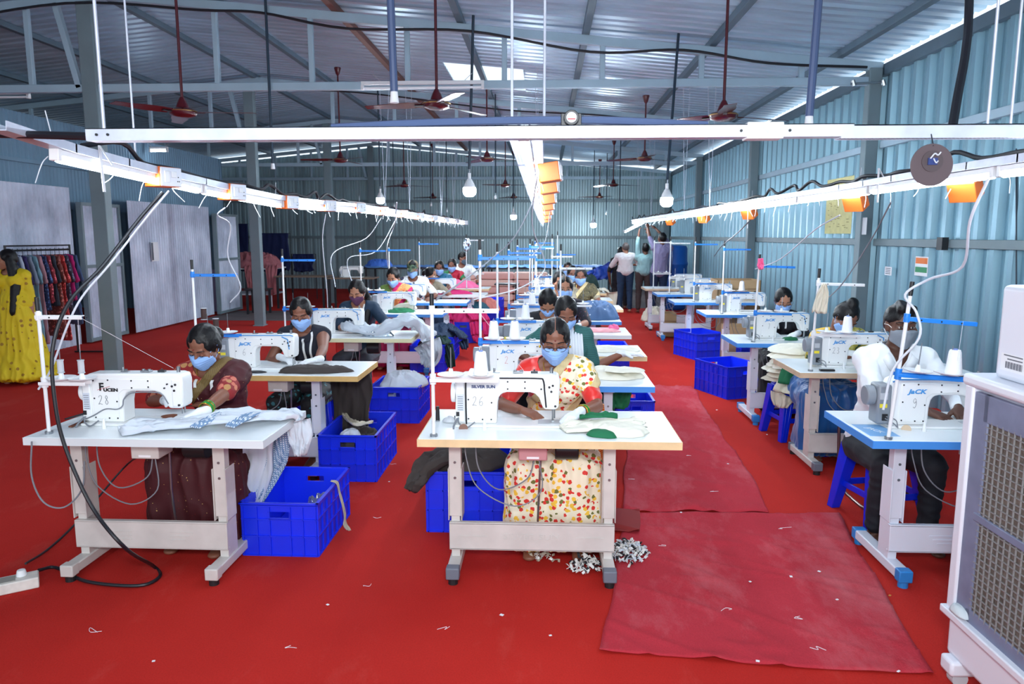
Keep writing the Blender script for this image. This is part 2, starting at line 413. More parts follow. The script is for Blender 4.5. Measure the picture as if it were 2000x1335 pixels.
# purlins along the shed, girts on the walls
for i, x in enumerate([3.35, 1.9, .45, -1.0, -2.45, -3.9, -5.3, -7.0, -8.6]):
    b = MB(); b.bb(x-.04, x+.04, -3.4, BY-.06, roofz(x)+.02, roofz(x)+.095)
    tag(b.build('trim_%d' % (i+1), M_rust if x == -2.45 else M_purl, bevel=.004), 'steel purlin under the roof sheets', kind='structure')
b = MB(); b.bb(WX-.10, WX-.03, -3.4, BY-.06, ZE-.14, ZE-.02); tag(b.build('trim_20', M_purl), 'eave beam along the right wall', kind='structure')
for k, z in enumerate((1.62, 2.72)):
    for a in range(-1, 3):
        y0 = (-3.4 if a == -1 else TY[a]+.08); y1 = TY[a+1]-.08
        b = MB(); b.bb(WX-.10, WX-.04, y0, y1, z-.04, z+.04); tag(b.build('trim_%d' % (30+k*5+a), M_truss if k else M_post, bevel=.004), 'horizontal rail on the right wall', kind='structure')
for k, z in enumerate((1.64, 2.75)):
    b = MB(); b.bb(LB+.1, WX-.1, BY-.11, BY-.05, z-.04, z+.04); tag(b.build('trim_%d' % (50+k), M_post), 'horizontal rail on the back wall', kind='structure')
b = MB(); b.bb(LX-.12, LX-.07, 5.0, 16.9, 2.72, 2.77); tag(b.build('trim_60', M_upper), 'rail across the upper left sheets', kind='structure')
# bare strip of floor by the doors, matting down the aisle
def rug(name, pts, lab, z=.004, seed=0, mt=None, wr=.004, cat='carpet'):
    """wavy-edged cloth on the floor: quad pts (bl, br, tr, tl)"""
    n, m = 60, 90; bl, br, tr, tl = [V((p[0], p[1], 0)) for p in pts]; b = MB(); vs = []; fs = []
    for j in range(m+1):
        for i in range(n+1):
            u, v = i/n, j/m; p = bl.lerp(br, u).lerp(tl.lerp(tr, u), v)
            e = noise.noise(V((p.x*1.7+seed, p.y*1.7, 0)))*.05
            p += V((e*(abs(u-.5)*2)**6, e*.8*(abs(v-.5)*2)**6, 0))
            q = noise.noise(V((p.x*1.2+seed, p.y*5+p.x*3, 3)))
            h = max(0, 1-abs(q)*9)*wr*2.2+abs(noise.noise(V((p.x*3, p.y*3, seed))))*wr
            if v < .03 or v > .97: h += max(0, noise.noise(V((p.x*5, seed, 1))))*.02
            vs.append((p.x, p.y, z+h))
    for j in range(m):
        for i in range(n): a = j*(n+1)+i; fs.append((a, a+1, a+n+2, a+n+1))
    o = b.add(vs, fs).build(name, mt or M_mat, smooth=True, angle=180)
    s = o.modifiers.new('t', 'SOLIDIFY'); s.thickness = .004; s.offset = -1
    return tag(o, lab, cat)
rug('floor_mat', [(.24, 2.84), (1.53, 2.74), (1.80, 4.42), (.50, 4.37)], 'faded pinkish red floor mat in the foreground aisle', .008, 1)
rug('floor_mat', [(.50, 4.40), (1.42, 4.45), (1.66, 8.3), (.90, 8.2)], 'faded red floor mat further up the aisle beyond the foreground mat', .006, 5, wr=.007)
rug('floor_mat', [(.35, 4.1), (.55, 4.05), (.60, 4.4), (.40, 4.45)], 'small folded corner of brownish red carpet beside the table legs', .012, 9, mt=mat('brown_red_mat', (140, 45, 45), .9), wr=.01)
b = MB(); b.bb(-7.0, -3.2, 14.5, 16.4, 0, .004); tag(b.build('floor', M_concrete), 'bare concrete strip by the far door', kind='structure')
b = MB(); b.bb(-1.0, WX-.1, 17.4, BY, 0, .004); tag(b.build('floor', M_concrete), 'bare concrete by the far wall', kind='structure')
# ================================================================ OVERHEAD
def pipe(name, pts, r, m, lab=None, cat=None, group=None, n=8, sp=0):
    b = MB(); b.tube(spline(pts, sp) if sp else pts, r, n); o = b.build(name, m, smooth=True)
    return tag(o, lab, cat, group) if lab else o
# ---- long light rails
M_perf = mat('perforated_channel', (196, 204, 220), .4, .3)
N_, L_ = nt(M_perf); tc = N_.new('ShaderNodeTexCoord'); vo = N_.new('ShaderNodeTexVoronoi'); vo.inputs['Scale'].default_value = 75; vo.inputs['Randomness'].default_value = .1
mpp = N_.new('ShaderNodeMapping'); mpp.inputs['Scale'].default_value = (1, .6, 1); L_.new(tc.outputs['Object'], mpp.inputs[0]); L_.new(mpp.outputs[0], vo.inputs['Vector'])
lt = N_.new('ShaderNodeMath'); lt.operation = 'LESS_THAN'; lt.inputs[1].default_value = .3; L_.new(vo.outputs['Distance'], lt.inputs[0])
mxp = N_.new('ShaderNodeMixRGB'); mxp.inputs[1].default_value = (*s2l((196, 204, 220)), 1); mxp.inputs[2].default_value = (.08, .1, .16, 1)
L_.new(lt.outputs[0], mxp.inputs[0]); L_.new(mxp.outputs[0], N_['Principled BSDF'].inputs['Base Color'])
def railz(pts):
    def f(y):
        for (a, za), (c, zc) in zip(pts, pts[1:]):
            if y <= c: return za+(zc-za)*(y-a)/(c-a)
        return pts[-1][1]
    return f
RL = railz([(2.5, 2.035), (2.9, 1.998), (3.6, 1.962), (4.4, 1.935), (5.3, 1.915), (6.4, 1.93), (7.3, 1.95), (9, 1.955), (12, 1.96), (18, 1.97)])
RC = railz([(2.6, 2.05), (4, 2.03), (6, 2.0), (10, 1.98), (16.5, 1.97)])
RR = railz([(2.0, 1.95), (2.7, 1.955), (3.5, 1.96), (4.9, 1.955), (6.5, 1.96), (8.2, 1.955), (12, 1.96), (16.6, 1.97)])
def light_rail(name, X, fz, y0, y1, lab, side, double=False):
    r = thing(name, lab, 'light rail', (X, y0, fz(y0)), 0, 'light rails above the sewing rows')
    def P(y, dx=0, dz=0): return V((dx, y-y0, fz(y)-fz(y0)+dz))
    ys = [y0+(y1-y0)*i/40 for i in range(41)]
    b = MB()
    for xo in ((-.042, .042) if double else (0,)):
        for a, c in zip(ys, ys[1:]):
            w = .045 if double else .065
            b.bar(P(a, xo, .03), P(c+.01, xo, .03), w, .004); b.bar(P(a, xo-w/2, .045), P(c+.01, xo-w/2, .045), .003, .034); b.bar(P(a, xo+w/2, .045), P(c+.01, xo+w/2, .045), .003, .034)
    b.build('channel', M_perf if double else M_chan, r)
    y = y0+(.3 if side < 0 else .05); k = 0
    while y < y1-.3:
        e = min(y+1.18, y1)
        t = thing('tube_light', None, None, (0, 0, 0)); t.parent = r; del_keys(t)
        h = MB(); h.bar(P(y, 0, .015), P(e, 0, .015), .036, .024); h.bar(P(y-.012, 0, .006), P(y+.012, 0, .006), .04, .046); h.bar(P(e-.012, 0, .006), P(e+.012, 0, .006), .04, .046); h.build('tube_housing', M_white, t, bevel=.003)
        q = MB(); q.tube([P(y+.014, 0, -.006), P(e-.014, 0, -.006)], .017, 10); q.build('light_tube', M_tube, t, smooth=True)
        y = e+.05; k += 1
    # cable ties with loose ends
    random.seed(int(abs(X)*10)+3)
    y = y0+.3
    while y < y1:
        L = random.uniform(.04, .11); dx = random.uniform(-.05, .05)
        b = MB(); b.tube(spline([P(y, side*.03, .0), P(y+dx*.3, side*.04+dx*.3, -.03), P(y+dx, side*.03+dx, -L)], 3), .0019, 5)
        b.build('cable_tie', M_cabw, r)
        if random.random() < .35: MB().tube([P(y, 0, .03), P(y+dx*.5, dx*.4, .06+L)], .0022, 5).build('cable_tie', M_cabw, r)
        y += random.uniform(.15, .45)
    # black cable looped along the top
    b = MB(); pts = []; y = y0+.5
    while y < y1:
        pts.append(P(y, random.uniform(-.02, .02), .075)); y += .22; pts.append(P(y, random.uniform(-.03, .03), .075+random.choice([.0, .015, .05]))); y += .24
    b.tube(spline(pts, 4), .011, 7); b.build('supply_cable', M_cabk, r, smooth=True)
    return r
def del_keys(o):
    for k in list(o.keys()): del o[k]
light_rail('light_rail', -1.9, RL, 2.55, 17.6, 'long light rail with orange sockets hanging above the left sewing row', -1)
light_rail('light_rail', -.08, RC, 2.66, 16.0, 'double perforated light rail above the middle sewing row', 1, True)
light_rail('light_rail', 1.9, RR, 2.0, 16.4, 'long light rail above the right sewing row by the ribbed wall', 1)
# short tilted last piece that the men are fixing
r = thing('light_fitting', 'short tilted light fitting at the far end of the right rail, held up by men', 'light', (2.15, 16.4, 2.0))
b = MB(); b.bar((0, 0, 0), (-.45, -.1, -.22), .12, .03); b.build('housing', M_white, r, bevel=.004)
b = MB(); b.tube([(-.02, -.01, -.03), (-.43, -.1, -.23)], .02, 8); b.build('light_tube', M_tube, r)
# cross channel in front
r = thing('cable_channel', 'long white perforated steel channel crossing in front of the three light rails', 'channel', (0, 2.6, 2.045))
b = MB(); b.bb(-1.60, 1.02, -.03, .03, .019, .022); b.bb(-1.6, 1.02, -.03, -.026, -.02, .022); b.bb(-1.6, 1.02, .026, .03, -.02, .022)
b.bb(.98, 3.2, -.028, .028, .014, .018); b.bb(.98, 3.2, -.028, -.024, -.026, .018); b.bb(.98, 3.2, .024, .028, -.026, .018)
b.build('channel', M_chan, r)
b = MB(); b.bb(-1.6, 1.02, -.026, .026, -.020, -.017); b.bb(.98, 3.2, -.024, .024, -.024, -.021); b.build('perforated_underside', M_perf, r)
b = MB(); b.bb(.67, .79, -.034, .034, -.026, .028); b.build('joint_plate', M_white, r, bevel=.003)
t = bpy.data.curves.new('t', 'FONT'); t.body = 'OP-NEO'; t.size = .028; t.extrude = .0005; t.align_x = 'CENTER'
to = bpy.data.objects.new('t', t)
def text(name, s, size, m, parent, loc, rot=(pi/2, 0, 0), ext=.0006, align='CENTER', shear=0, sx=1, bold=0):
    t = bpy.data.curves.new('t', 'FONT'); t.body = s; t.size = size; t.extrude = ext; t.align_x = align; t.align_y = 'CENTER'; t.shear = shear; t.offset = bold; t.resolution_u = 3
    o = bpy.data.objects.new('t', t); COL.objects.link(o)
    me = bpy.data.meshes.new_from_object(o.evaluated_get(bpy.context.evaluated_depsgraph_get())); bpy.data.objects.remove(o)
    me.name = name; me.materials.clear(); me.materials.append(m)
    q = link(name, me, parent); q.location = loc; q.rotation_euler = rot; q.scale = (sx, 1, 1); return q
text('embossed_mark', 'OPNEO', .03, M_lgrey, r, (.73, -.036, 0))
b = MB(); 
for x in (-1.56, -1.52, .65, .81): b.cyl((x, -.034, 0), (x, -.02, 0), .005, n=8)
b.build('hole', M_black, r)
pipe('conduit', [(-.75, 2.63, 2.072), (-.45, 2.63, 2.085), (-.1, 2.63, 2.092), (.2, 2.63, 2.09), (.55, 2.63, 2.072)], .014, M_pipe, 'curved blue grey conduit lying on the white cross channel', 'conduit', sp=6)
b = MB(); b.cyl((.085, 2.585, 2.094), (.085, 2.625, 2.094), .026, n=20); b.bb(.05, .12, 2.61, 2.65, 2.066, 2.112); o = b.build('junction_cover', M_cabk, bevel=.002)
tag(o, 'round black junction cover on the middle of the cross channel', 'junction box'); MB().cyl((.085, 2.58, 2.094), (.085, 2.586, 2.094), .017, n=20).build('clear_window', M_sock, o); MB().bb(.072, .098, 2.578, 2.581, 2.086, 2.091).build('red_mark', mat('red_mark', (200, 60, 70)), o)
pipe('conduit', [(-1.58, 2.62, 2.045), (-1.9, 2.66, 2.06), (-2.05, 2.72, 2.07)], .014, M_cabk, 'black conduit joining the cross channel to the left light rail', 'conduit')
pipe('flexible_hose', [atY(1897, -280, 3.3), atY(1893, 0, 3.1), atY(1886, 100, 2.95), atY(1870, 190, 2.8), atY(1858, 262, 2.68)], .016, M_cabk, 'black flexible hose coming down to the cross channel at the right', 'hose', sp=6)
pipe('conduit', [(1.3, 2.66, 2.06), (2.2, 2.66, 2.07), (3.1, 2.66, 2.07)], .012, M_pipe, 'straight conduit lying on the right part of the cross channel', 'conduit')
# hanging brown disc
c = atY(1820, 322, 2.52); r = thing('metal_disc', 'round brown metal disc with a small circuit board hanging from the cross channel', 'disc', c)
b = MB(); b.cyl((0, 0, 0), (0, .004, 0), .068, n=40); b.build('disc', mat('brown_disc', (88, 74, 78), .45, .3), r, bevel=.001)
MB().cyl((0, -.003, .012), (0, 0, .012), .034, n=28).build('inner_ring', mat('brown_disc2', (70, 58, 62), .5), r)
MB().bb(-.016, .014, -.008, -.003, .0, .022).build('circuit_board', mat('board_blue', (30, 50, 110), .4), r)
b = MB(); b.tube(spline([(-.01, -.008, .02), (.0, -.014, .035), (.012, -.01, .03), (.02, -.012, .04)], 4), .0022, 5); b.tube(spline([(0, -.008, .02), (.006, -.014, .006), (.014, -.01, .012)], 4), .002, 5); b.build('white_wires', M_cabw, r)
MB().tube([(0, 0, .06), (0, .02, .10)], .002, 5).build('hanger', M_cabk, r)
# orange socket boxes
def socket_box(loc, rx, rz, lab, s=1):
    r = thing('socket_box', lab, 'socket box', loc, rz, 'orange socket boxes along the light rails'); r.rotation_euler = (rx[0], rx[1], rz); r.scale = (s, s, s)
    MB().box((0, .015, 0), (.13, .105, .095)).build('box_shell', M_orange, r, bevel=.004)
    MB().box((.0, -.04, 0), (.125, .008, .09)).build('socket_plate', M_sock, r, bevel=.003)
    b = MB(); b.box((-.03, -.047, .0), (.03, .008, .055)); b.box((.012, -.047, .012), (.03, .008, .03)); b.build('switch', M_white, r, bevel=.002)
    b = MB()
    for x in (.035, .045, .04): b.cyl((x, -.046, -.02 if x != .04 else .0), (x, -.043, -.02 if x != .04 else .0), .003, n=6)
    b.build('socket_hole', M_black, r)
    return r
ORD = ['nearest the camera', 'second', 'third', 'fourth', 'fifth', 'sixth', 'seventh', 'eighth', 'ninth', 'tenth', 'eleventh', 'twelfth']
for i, y in enumerate([3.62, 4.42, 5.38, 6.35, 7.4, 8.5, 9.7, 11.0, 12.4, 13.9, 15.5, 17.2]):
    socket_box((-1.87, y, RL(y)+.02), (0, 0), radians(70 if i < 3 else 60), 'orange and white socket box on the left light rail, %s%s' % (ORD[i], ' from the camera' if i else ''))
for i, y in enumerate([3.9, 4.75, 5.9, 7.2, 8.7, 10.6, 12.8]):
    socket_box((.035, y, RC(y)-.01), (radians(-8), 0), radians(84), 'orange socket box on the middle light rail, %s%s' % (ORD[i], ' from the camera' if i else ''))
for i, y in enumerate([2.75, 3.65, 4.9, 7.4, 9.5, 12.0]):
    socket_box((1.98, y, RR(y)-.03), (radians(-60), 0), radians(-50), 'orange socket box under the right light rail, %s%s' % (ORD[i], ' from the camera' if i else ''), .95)
# ---- hanging rods and wires
rods = [(205, 5, 2.75, 275), (268, 0, 3.5, 350), (1000, 0, 2.66, 235), (1063, 0, 2.9, 235), (1928, 0, 2.66, 250), (1972, 0, 2.85, 262)]
for i, (x, _, Y, yb) in enumerate(rods):
    p = atY(x, yb, Y); q = V((p.x, Y, roofz(p.x)-.0))
    pipe('hanger_rod', [p, q], .005 if i != 0 else .006, M_chan, ['thin threaded rod holding up the left end of the cross channel', 'threaded rod with a white clip holding the left light rail', 'left of the two white rods above the middle of the cross channel', 'right of the two white rods above the middle of the cross channel', 'thin rod at the upper right above the cross channel', 'rightmost thin rod at the upper right edge'][i], 'rod', 'hanging rods')
for i, (X, f) in enumerate(((-1.9, RL), (-.08, RC), (1.9, RR))):
    for j, y in enumerate((8.9, 10.5, 13.7, 15.5)):
        for k in (-1, 1):
            pipe('hanger_wire', [(X, y-.12, f(y)+.05), (X+k*.05, y+.02*k, 3.42 if j % 2 == 0 else roofz(X)-.05)], .003, M_chan, 'thin wire dropping from the roof frame to the %s light rail' % ['left', 'middle', 'right'][i], 'wire', 'wires holding the %s light rail' % ['left', 'middle', 'right'][i], n=5)
for i, (x, y, Y) in enumerate(((196, 308, -1.865), (1460, 416, 1.87), (1715, 346, 1.87))):
    p = atX(x, y, Y); b = MB(); b.bar(p+V((0, 0, .05)), p+V((.006, 0, -.14)), .018, .003); b.bar(p+V((0, 0, .05)), p+V((.05, 0, -.03)), .012, .003)
    tag(b.build('cloth_tape', M_paper), ['white strip of tape dangling from the left light rail', 'white tape tied round the right light rail', 'short white tape tied to the right light rail near the camera'][i], 'tape')

# ---- ceiling fans
def make_fan(rodlen, lab, ang):
    r = thing('ceiling_fan', lab, 'ceiling fan', (0, 0, 0), 0, 'maroon ceiling fans')
    MB().lathe([(.001, -.05), (.06, -.047), (.105, -.03), (.118, -.008), (.118, .004), (.10, .018), (.055, .032), (.045, .06), (.035, .085), (.022, .11), (.016, .12)], n=28).build('motor_housing', M_maroon, r, smooth=True)
    MB().lathe([(.119, -.004), (.121, 0), (.119, .004)], n=28).build('trim_ring', M_brass, r, smooth=True)
    MB().cyl((0, 0, .1), (0, 0, rodlen), .012, n=12).build('down_rod', M_maroon, r, smooth=True)
    MB().lathe([(.014, rodlen-.12), (.03, rodlen-.10), (.055, rodlen-.01), (.05, rodlen)], n=16).build('canopy', M_maroon, r, smooth=True)
    for k in range(3):
        a = ang+k*2*pi/3; b = MB(); R = Matrix.Rotation(a, 4, 'Z')
        vs = []; fs = []
        n = 10
        for i in range(n+1):
            t = i/n; x = .12+.50*t; w = .05+.018*sin(pi*min(1, t*1.3)) if t < .96 else .045; tw = radians(12-6*t)
            for s_ in (-1, 1):
                for h in (-.002, .002): vs.append(R @ V((x, s_*w*cos(tw), s_*w*sin(tw)+h-.005-.01*t)))
        for i in range(n):
            q = 4*i; fs += [(q, q+2, q+6, q+4), (q+1, q+5, q+7, q+3), (q, q+4, q+5, q+1), (q+2, q+3, q+7, q+6)]
        fs += [(0, 1, 3, 2), (4*n, 4*n+2, 4*n+3, 4*n+1)]
        b.add(vs, fs); bl = b.build('blade', M_maroon, r, smooth=True)
        b = MB(); b.bar(R @ V((.09, 0, -.012)), R @ V((.19, 0, -.012)), .03, .006); b.build('blade_arm', M_dsteel, bl)
    return r
fcol = {-3.15: 'left', -.94: 'middle', 1.55: 'right'}
frow = [(6.4, 2.80, 'nearest row of ceiling fans'), (12.0, 2.90, 'second row of ceiling fans'), (17.4, 2.85, 'third row of ceiling fans'), (21.8, 2.80, 'farthest row of ceiling fans')]
angs = [.02, .95, .38, 1.3, .1, .6, .5, 1.7, .2, .8, .3, 1.1]
px0 = {(-3.15, 0): (357, 218), (-.94, 0): (853, 203), (1.55, 0): (1413, 225)}
k = 0
for j, (y, z, nm) in enumerate(frow):
    for X in (-3.15, -.94, 1.55):
        p = atY(*px0[(X, j)], y) if (X, j) in px0 else V((X-(.15 if X < -3 else 0), y, z))
        f = make_fan(roofz(p.x)-p.z, 'maroon ceiling fan on a long rod, %s one in the %s' % (fcol[X], nm), angs[k]); f.location = p; k += 1
# ---- bulbs on conduits
def lampdrop(x, yb, Y, lit, lab, ztop=None, r=.012, m=None, s=1, xt=None):
    p = atY(x, yb, Y); zt = ztop or roofz(p.x)+.10
    t = thing('hanging_bulb' if lit else 'lamp_holder', lab, 'light bulb' if lit else 'lamp holder', p, 0, 'bulbs and holders on hanging conduits')
    if lit:
        MB().lathe([(.001, -.075*s), (.04*s, -.070*s), (.064*s, -.045*s), (.068*s, -.01*s), (.064*s, .02*s)], n=20).build('bulb_globe', M_bulb, t, smooth=True)
        MB().lathe([(.064*s, .02*s), (.052*s, .055*s), (.036*s, .085*s), (.026*s, .105*s), (.02*s, .11*s)], n=20).build('bulb_neck', M_white, t, smooth=True)
        MB().cyl((0, 0, .11*s), (0, 0, .17*s), .018, n=12).build('lamp_holder', M_white, t); h = .165*s
    else:
        MB().cyl((0, 0, -.03*s), (0, 0, .035*s), .026*s, .02*s, n=14).build('holder_cap', M_white, t, smooth=True); h = .03*s
    a = V((0, 0, h)); e = V(((xt or 0), 0, zt-p.z))
    if lit or r < .014: MB().tube(sag(a, a+V((.01, 0, .08)), .002, 4), .004, 6).build('flex', M_cabw, t)
    MB().tube([a+V((0, 0, .05 if lit or r < .014 else 0)), e], r, 10).build('conduit_drop', m or M_pipedk, t, smooth=True)
lampdrop(917, 370, 8.82, 1, 'lit white bulb on a dark conduit just left of the middle light rail', s=1.12, r=.016, xt=.06)
lampdrop(1302, 390, 8.82, 1, 'lit white bulb on a dark conduit near the right light rail', s=1.1, r=.016, xt=.08)
lampdrop(743, 389, 13.6, 1, 'lit white bulb left of the middle, above the far part of the left rail', s=1.1, r=.012)
lampdrop(1003, 422, 18.4, 1, 'small lit bulb left of the middle rail toward the far wall', s=1.1)
lampdrop(1159, 438, 20.6, 1, 'smallest lit bulb, farthest back before the ribbed wall', s=1.2)
lampdrop(533, 325, 8.82, 0, 'empty white lamp holder on a dark conduit above the left rail', r=.016)
lampdrop(770, 190, 4.3, 0, 'white lamp holder on a thick blue grey pipe, left of the middle fan', r=.022, m=M_pipe, xt=-.03)
lampdrop(1580, 238, 4.3, 0, 'white lamp holder on a thick blue grey pipe, right of the right fan', r=.022, m=M_pipe, xt=.04)
for i, (x, y, Y) in enumerate(((968, 385, 13.6), (842, 400, 18), (873, 412, 19), (1210, 400, 18), (1184, 417, 21), (770, 402, 18.4))):
    lampdrop(x, y, Y, 0, ['dark conduit with an empty holder just left of the middle rail', 'leftmost of the two thin far conduits left of the middle', 'right one of the two thin far conduits left of the middle', 'thin conduit drop to the right of the middle rail', 'thin conduit drop by the farthest right fan', 'thin slanting conduit drop beyond the left rail'][i], s=.9, r=.012)
pipe('roof_cable', [(x, 8.82, roofz(x)-.06-dz) for x, dz in ((-7.5, .1), (-5.6, .03), (-4.0, .05), (-3.3, .02), (-2.3, .11), (-.9, .02), (.5, .13), (1.55, .02), (2.5, .08), (3.6, .03))], .015, M_cabk, 'black cable running along the top of the nearest roof truss', 'cable', sp=6)
pipe('roof_cable', [(x, 13.62, roofz(x)-.06-dz) for x, dz in ((-5.5, .1), (-3.4, .03), (-.8, .1), (1.0, .04), (2.2, .1), (3.6, .03))], .013, M_cabk, 'black cable running along the second roof truss', 'cable', sp=6)
# tube fixtures under trusses
def batten(p, L, lab, lit):
    r = thing('batten_light', lab, 'tube light', p)
    MB().bb(-L/2, L/2, -.02, .02, 0, .04).build('fitting', M_white, r, bevel=.004)
    MB().cyl((-L/2+.03, -.01, -.035), (L/2-.03, -.01, -.035), .014, n=10).build('light_tube', M_tube if lit else M_paper, r)
    MB().bb(-L/2, -L/2+.03, -.03, .02, -.055, .0).build('end_cap', M_white, r, bevel=.003); MB().bb(L/2-.03, L/2, -.03, .02, -.055, 0).build('end_cap', M_white, r, bevel=.003)
    b = MB(); b.tube([(-L/3, 0, .03), (-L/3-.1, 0, .12)], .003, 5); b.tube([(L/3, 0, .03), (L/3+.1, 0, .12)], .003, 5); b.build('hook_wire', M_cabw, r)
p = atY(825, 165, 8.75); batten(p, 1.42, 'white tube fitting hung under the nearest roof truss, left of the middle', 0)
p = atY(20, 184, 9.2); batten(p, .5, 'white tube fitting at the far upper left of the picture', 0)
p = atY(310, 291, 13.66); batten(p, .35, 'small lit tube light seen under the cross channel at left', 1)
# wall camera and its white box, yellow chart, flag, stickers
p = V((WX-.11, 8.25, 0)); 
c = atX(1690, 345, WX-.14); r = thing('security_camera', 'small white security camera on a bracket on the right wall post', 'camera', c)
MB().box((.04, 0, 0), (.06, .04, .12)).build('bracket', M_white, r, bevel=.004)
MB().cyl((.0, 0, 0), (-.10, -.22, -.02), .035, n=14).build('camera_body', M_white, r, bevel=.004)
MB().cyl((-.10, -.22, -.02), (-.106, -.235, -.021), .026, n=14).build('lens', M_black, r)
def wallpaper(x0, y0, x1, y1, X, name, m, lab, cat):
    a = atX(x0, y0, X); b_ = atX(x1, y1, X); zt, zb = a.z, b_.z; ya, yb = a.y, b_.y
    b = MB(); b.bb(X-.003, X, min(ya, yb), max(ya, yb), zb, zt); return tag(b.build(name, m), lab, cat), (ya+yb)/2, (zt+zb)/2, abs(ya-yb), zt-zb
M_yp = mat('pale_yellow_paper', (216, 210, 150), .7, var=.1, vscale=14)
o, y_, z_, w_, h_ = wallpaper(1617, 352, 1662, 456, WX-.062, 'wall_chart', M_yp, 'tall pale yellow paper chart taped to the right wall behind the light rail', 'poster')
rnd = random.Random(4); b = MB()
for k in range(40):
    yy = y_+rnd.uniform(-.4, .4)*w_; zz = z_+rnd.uniform(-.45, .45)*h_; b.box((WX-.0665, yy, zz), (.002, rnd.uniform(.03, .09), .008))
b.build('handwriting', mat('chart_ink', (150, 140, 90), .8), o)
for i, (x0, y0, x1, y1, m, lab, cat) in enumerate(((1789, 500, 1811, 540, M_paper, 'small orange, white and green flag sticker on the right wall', 'flag sticker'), (1729, 520, 1741, 538, M_paper, 'tiny white paper label on the wall left of the flag sticker', 'sticker'), (1682, 425, 1692, 458, M_lgrey, 'white electrical strip on the right wall post under the camera', 'strip'))):
    o, y_, z_, w_, h_ = wallpaper(x0, y0, x1, y1, WX-.062 if i < 2 else WX-.23, ['wall_sticker', 'wall_sticker', 'cable_cover'][i], m, lab, cat)
    if i == 0:
        b = MB(); b.use(mat('saffron', (235, 120, 40))); b.box((WX-.066, y_, z_+h_*.28), (.002, w_*.9, h_*.3)); b.use(mat('flag_green', (40, 140, 90))); b.box((WX-.066, y_, z_-h_*.18), (.002, w_*.9, h_*.28)); b.build('flag_bands', None, o)
    if i == 1:
        b = MB()
        for k in range(4): b.box((WX-.066, y_, z_+h_*(.3-.2*k)), (.002, w_*.7, .008))
        b.build('print_lines', M_ink, o)
# ================================================================ WORKSTATIONS
DIG = {'2': [[(.1, .8), (.3, 1), (.6, .95), (.62, .7), (.35, .35), (.05, .02), (.3, .08), (.75, 0)]],
 '6': [[(.7, 1), (.35, .8), (.12, .4), (.2, .08), (.5, 0), (.68, .25), (.5, .5), (.2, .35)]],
 '8': [[(.6, .8), (.4, 1), (.2, .8), (.4, .55), (.65, .25), (.4, 0), (.15, .25), (.4, .55), (.6, .8)]],
 '3': [[(.15, .9), (.4, 1), (.6, .8), (.35, .55), (.65, .3), (.4, 0), (.1, .1)]],
 '9': [[(.65, .75), (.4, 1), (.15, .75), (.35, .5), (.62, .7), (.62, .3), (.4, 0), (.15, .1)]],
 '7': [[(.15, .95), (.6, .95), (.3, 0)]]}
def handwriting(s, h, m, parent, loc, r=.0011):
    b = MB(); x = 0
    for ch in s:
        for st in DIG[ch]: b.tube(spline([(x+p[0]*h*.62, 0, p[1]*h) for p in st], 4), r, 4)
        x += h*.7
    o = b.build('handwritten_number', m, parent); o.location = loc; o.scale = (1, .4, 1)
def jack_logo(parent, loc, s=.035):
    text('logo', 'JaCK', s, M_logo, parent, loc, shear=.25, sx=1.35, bold=.0012, ext=.0005)

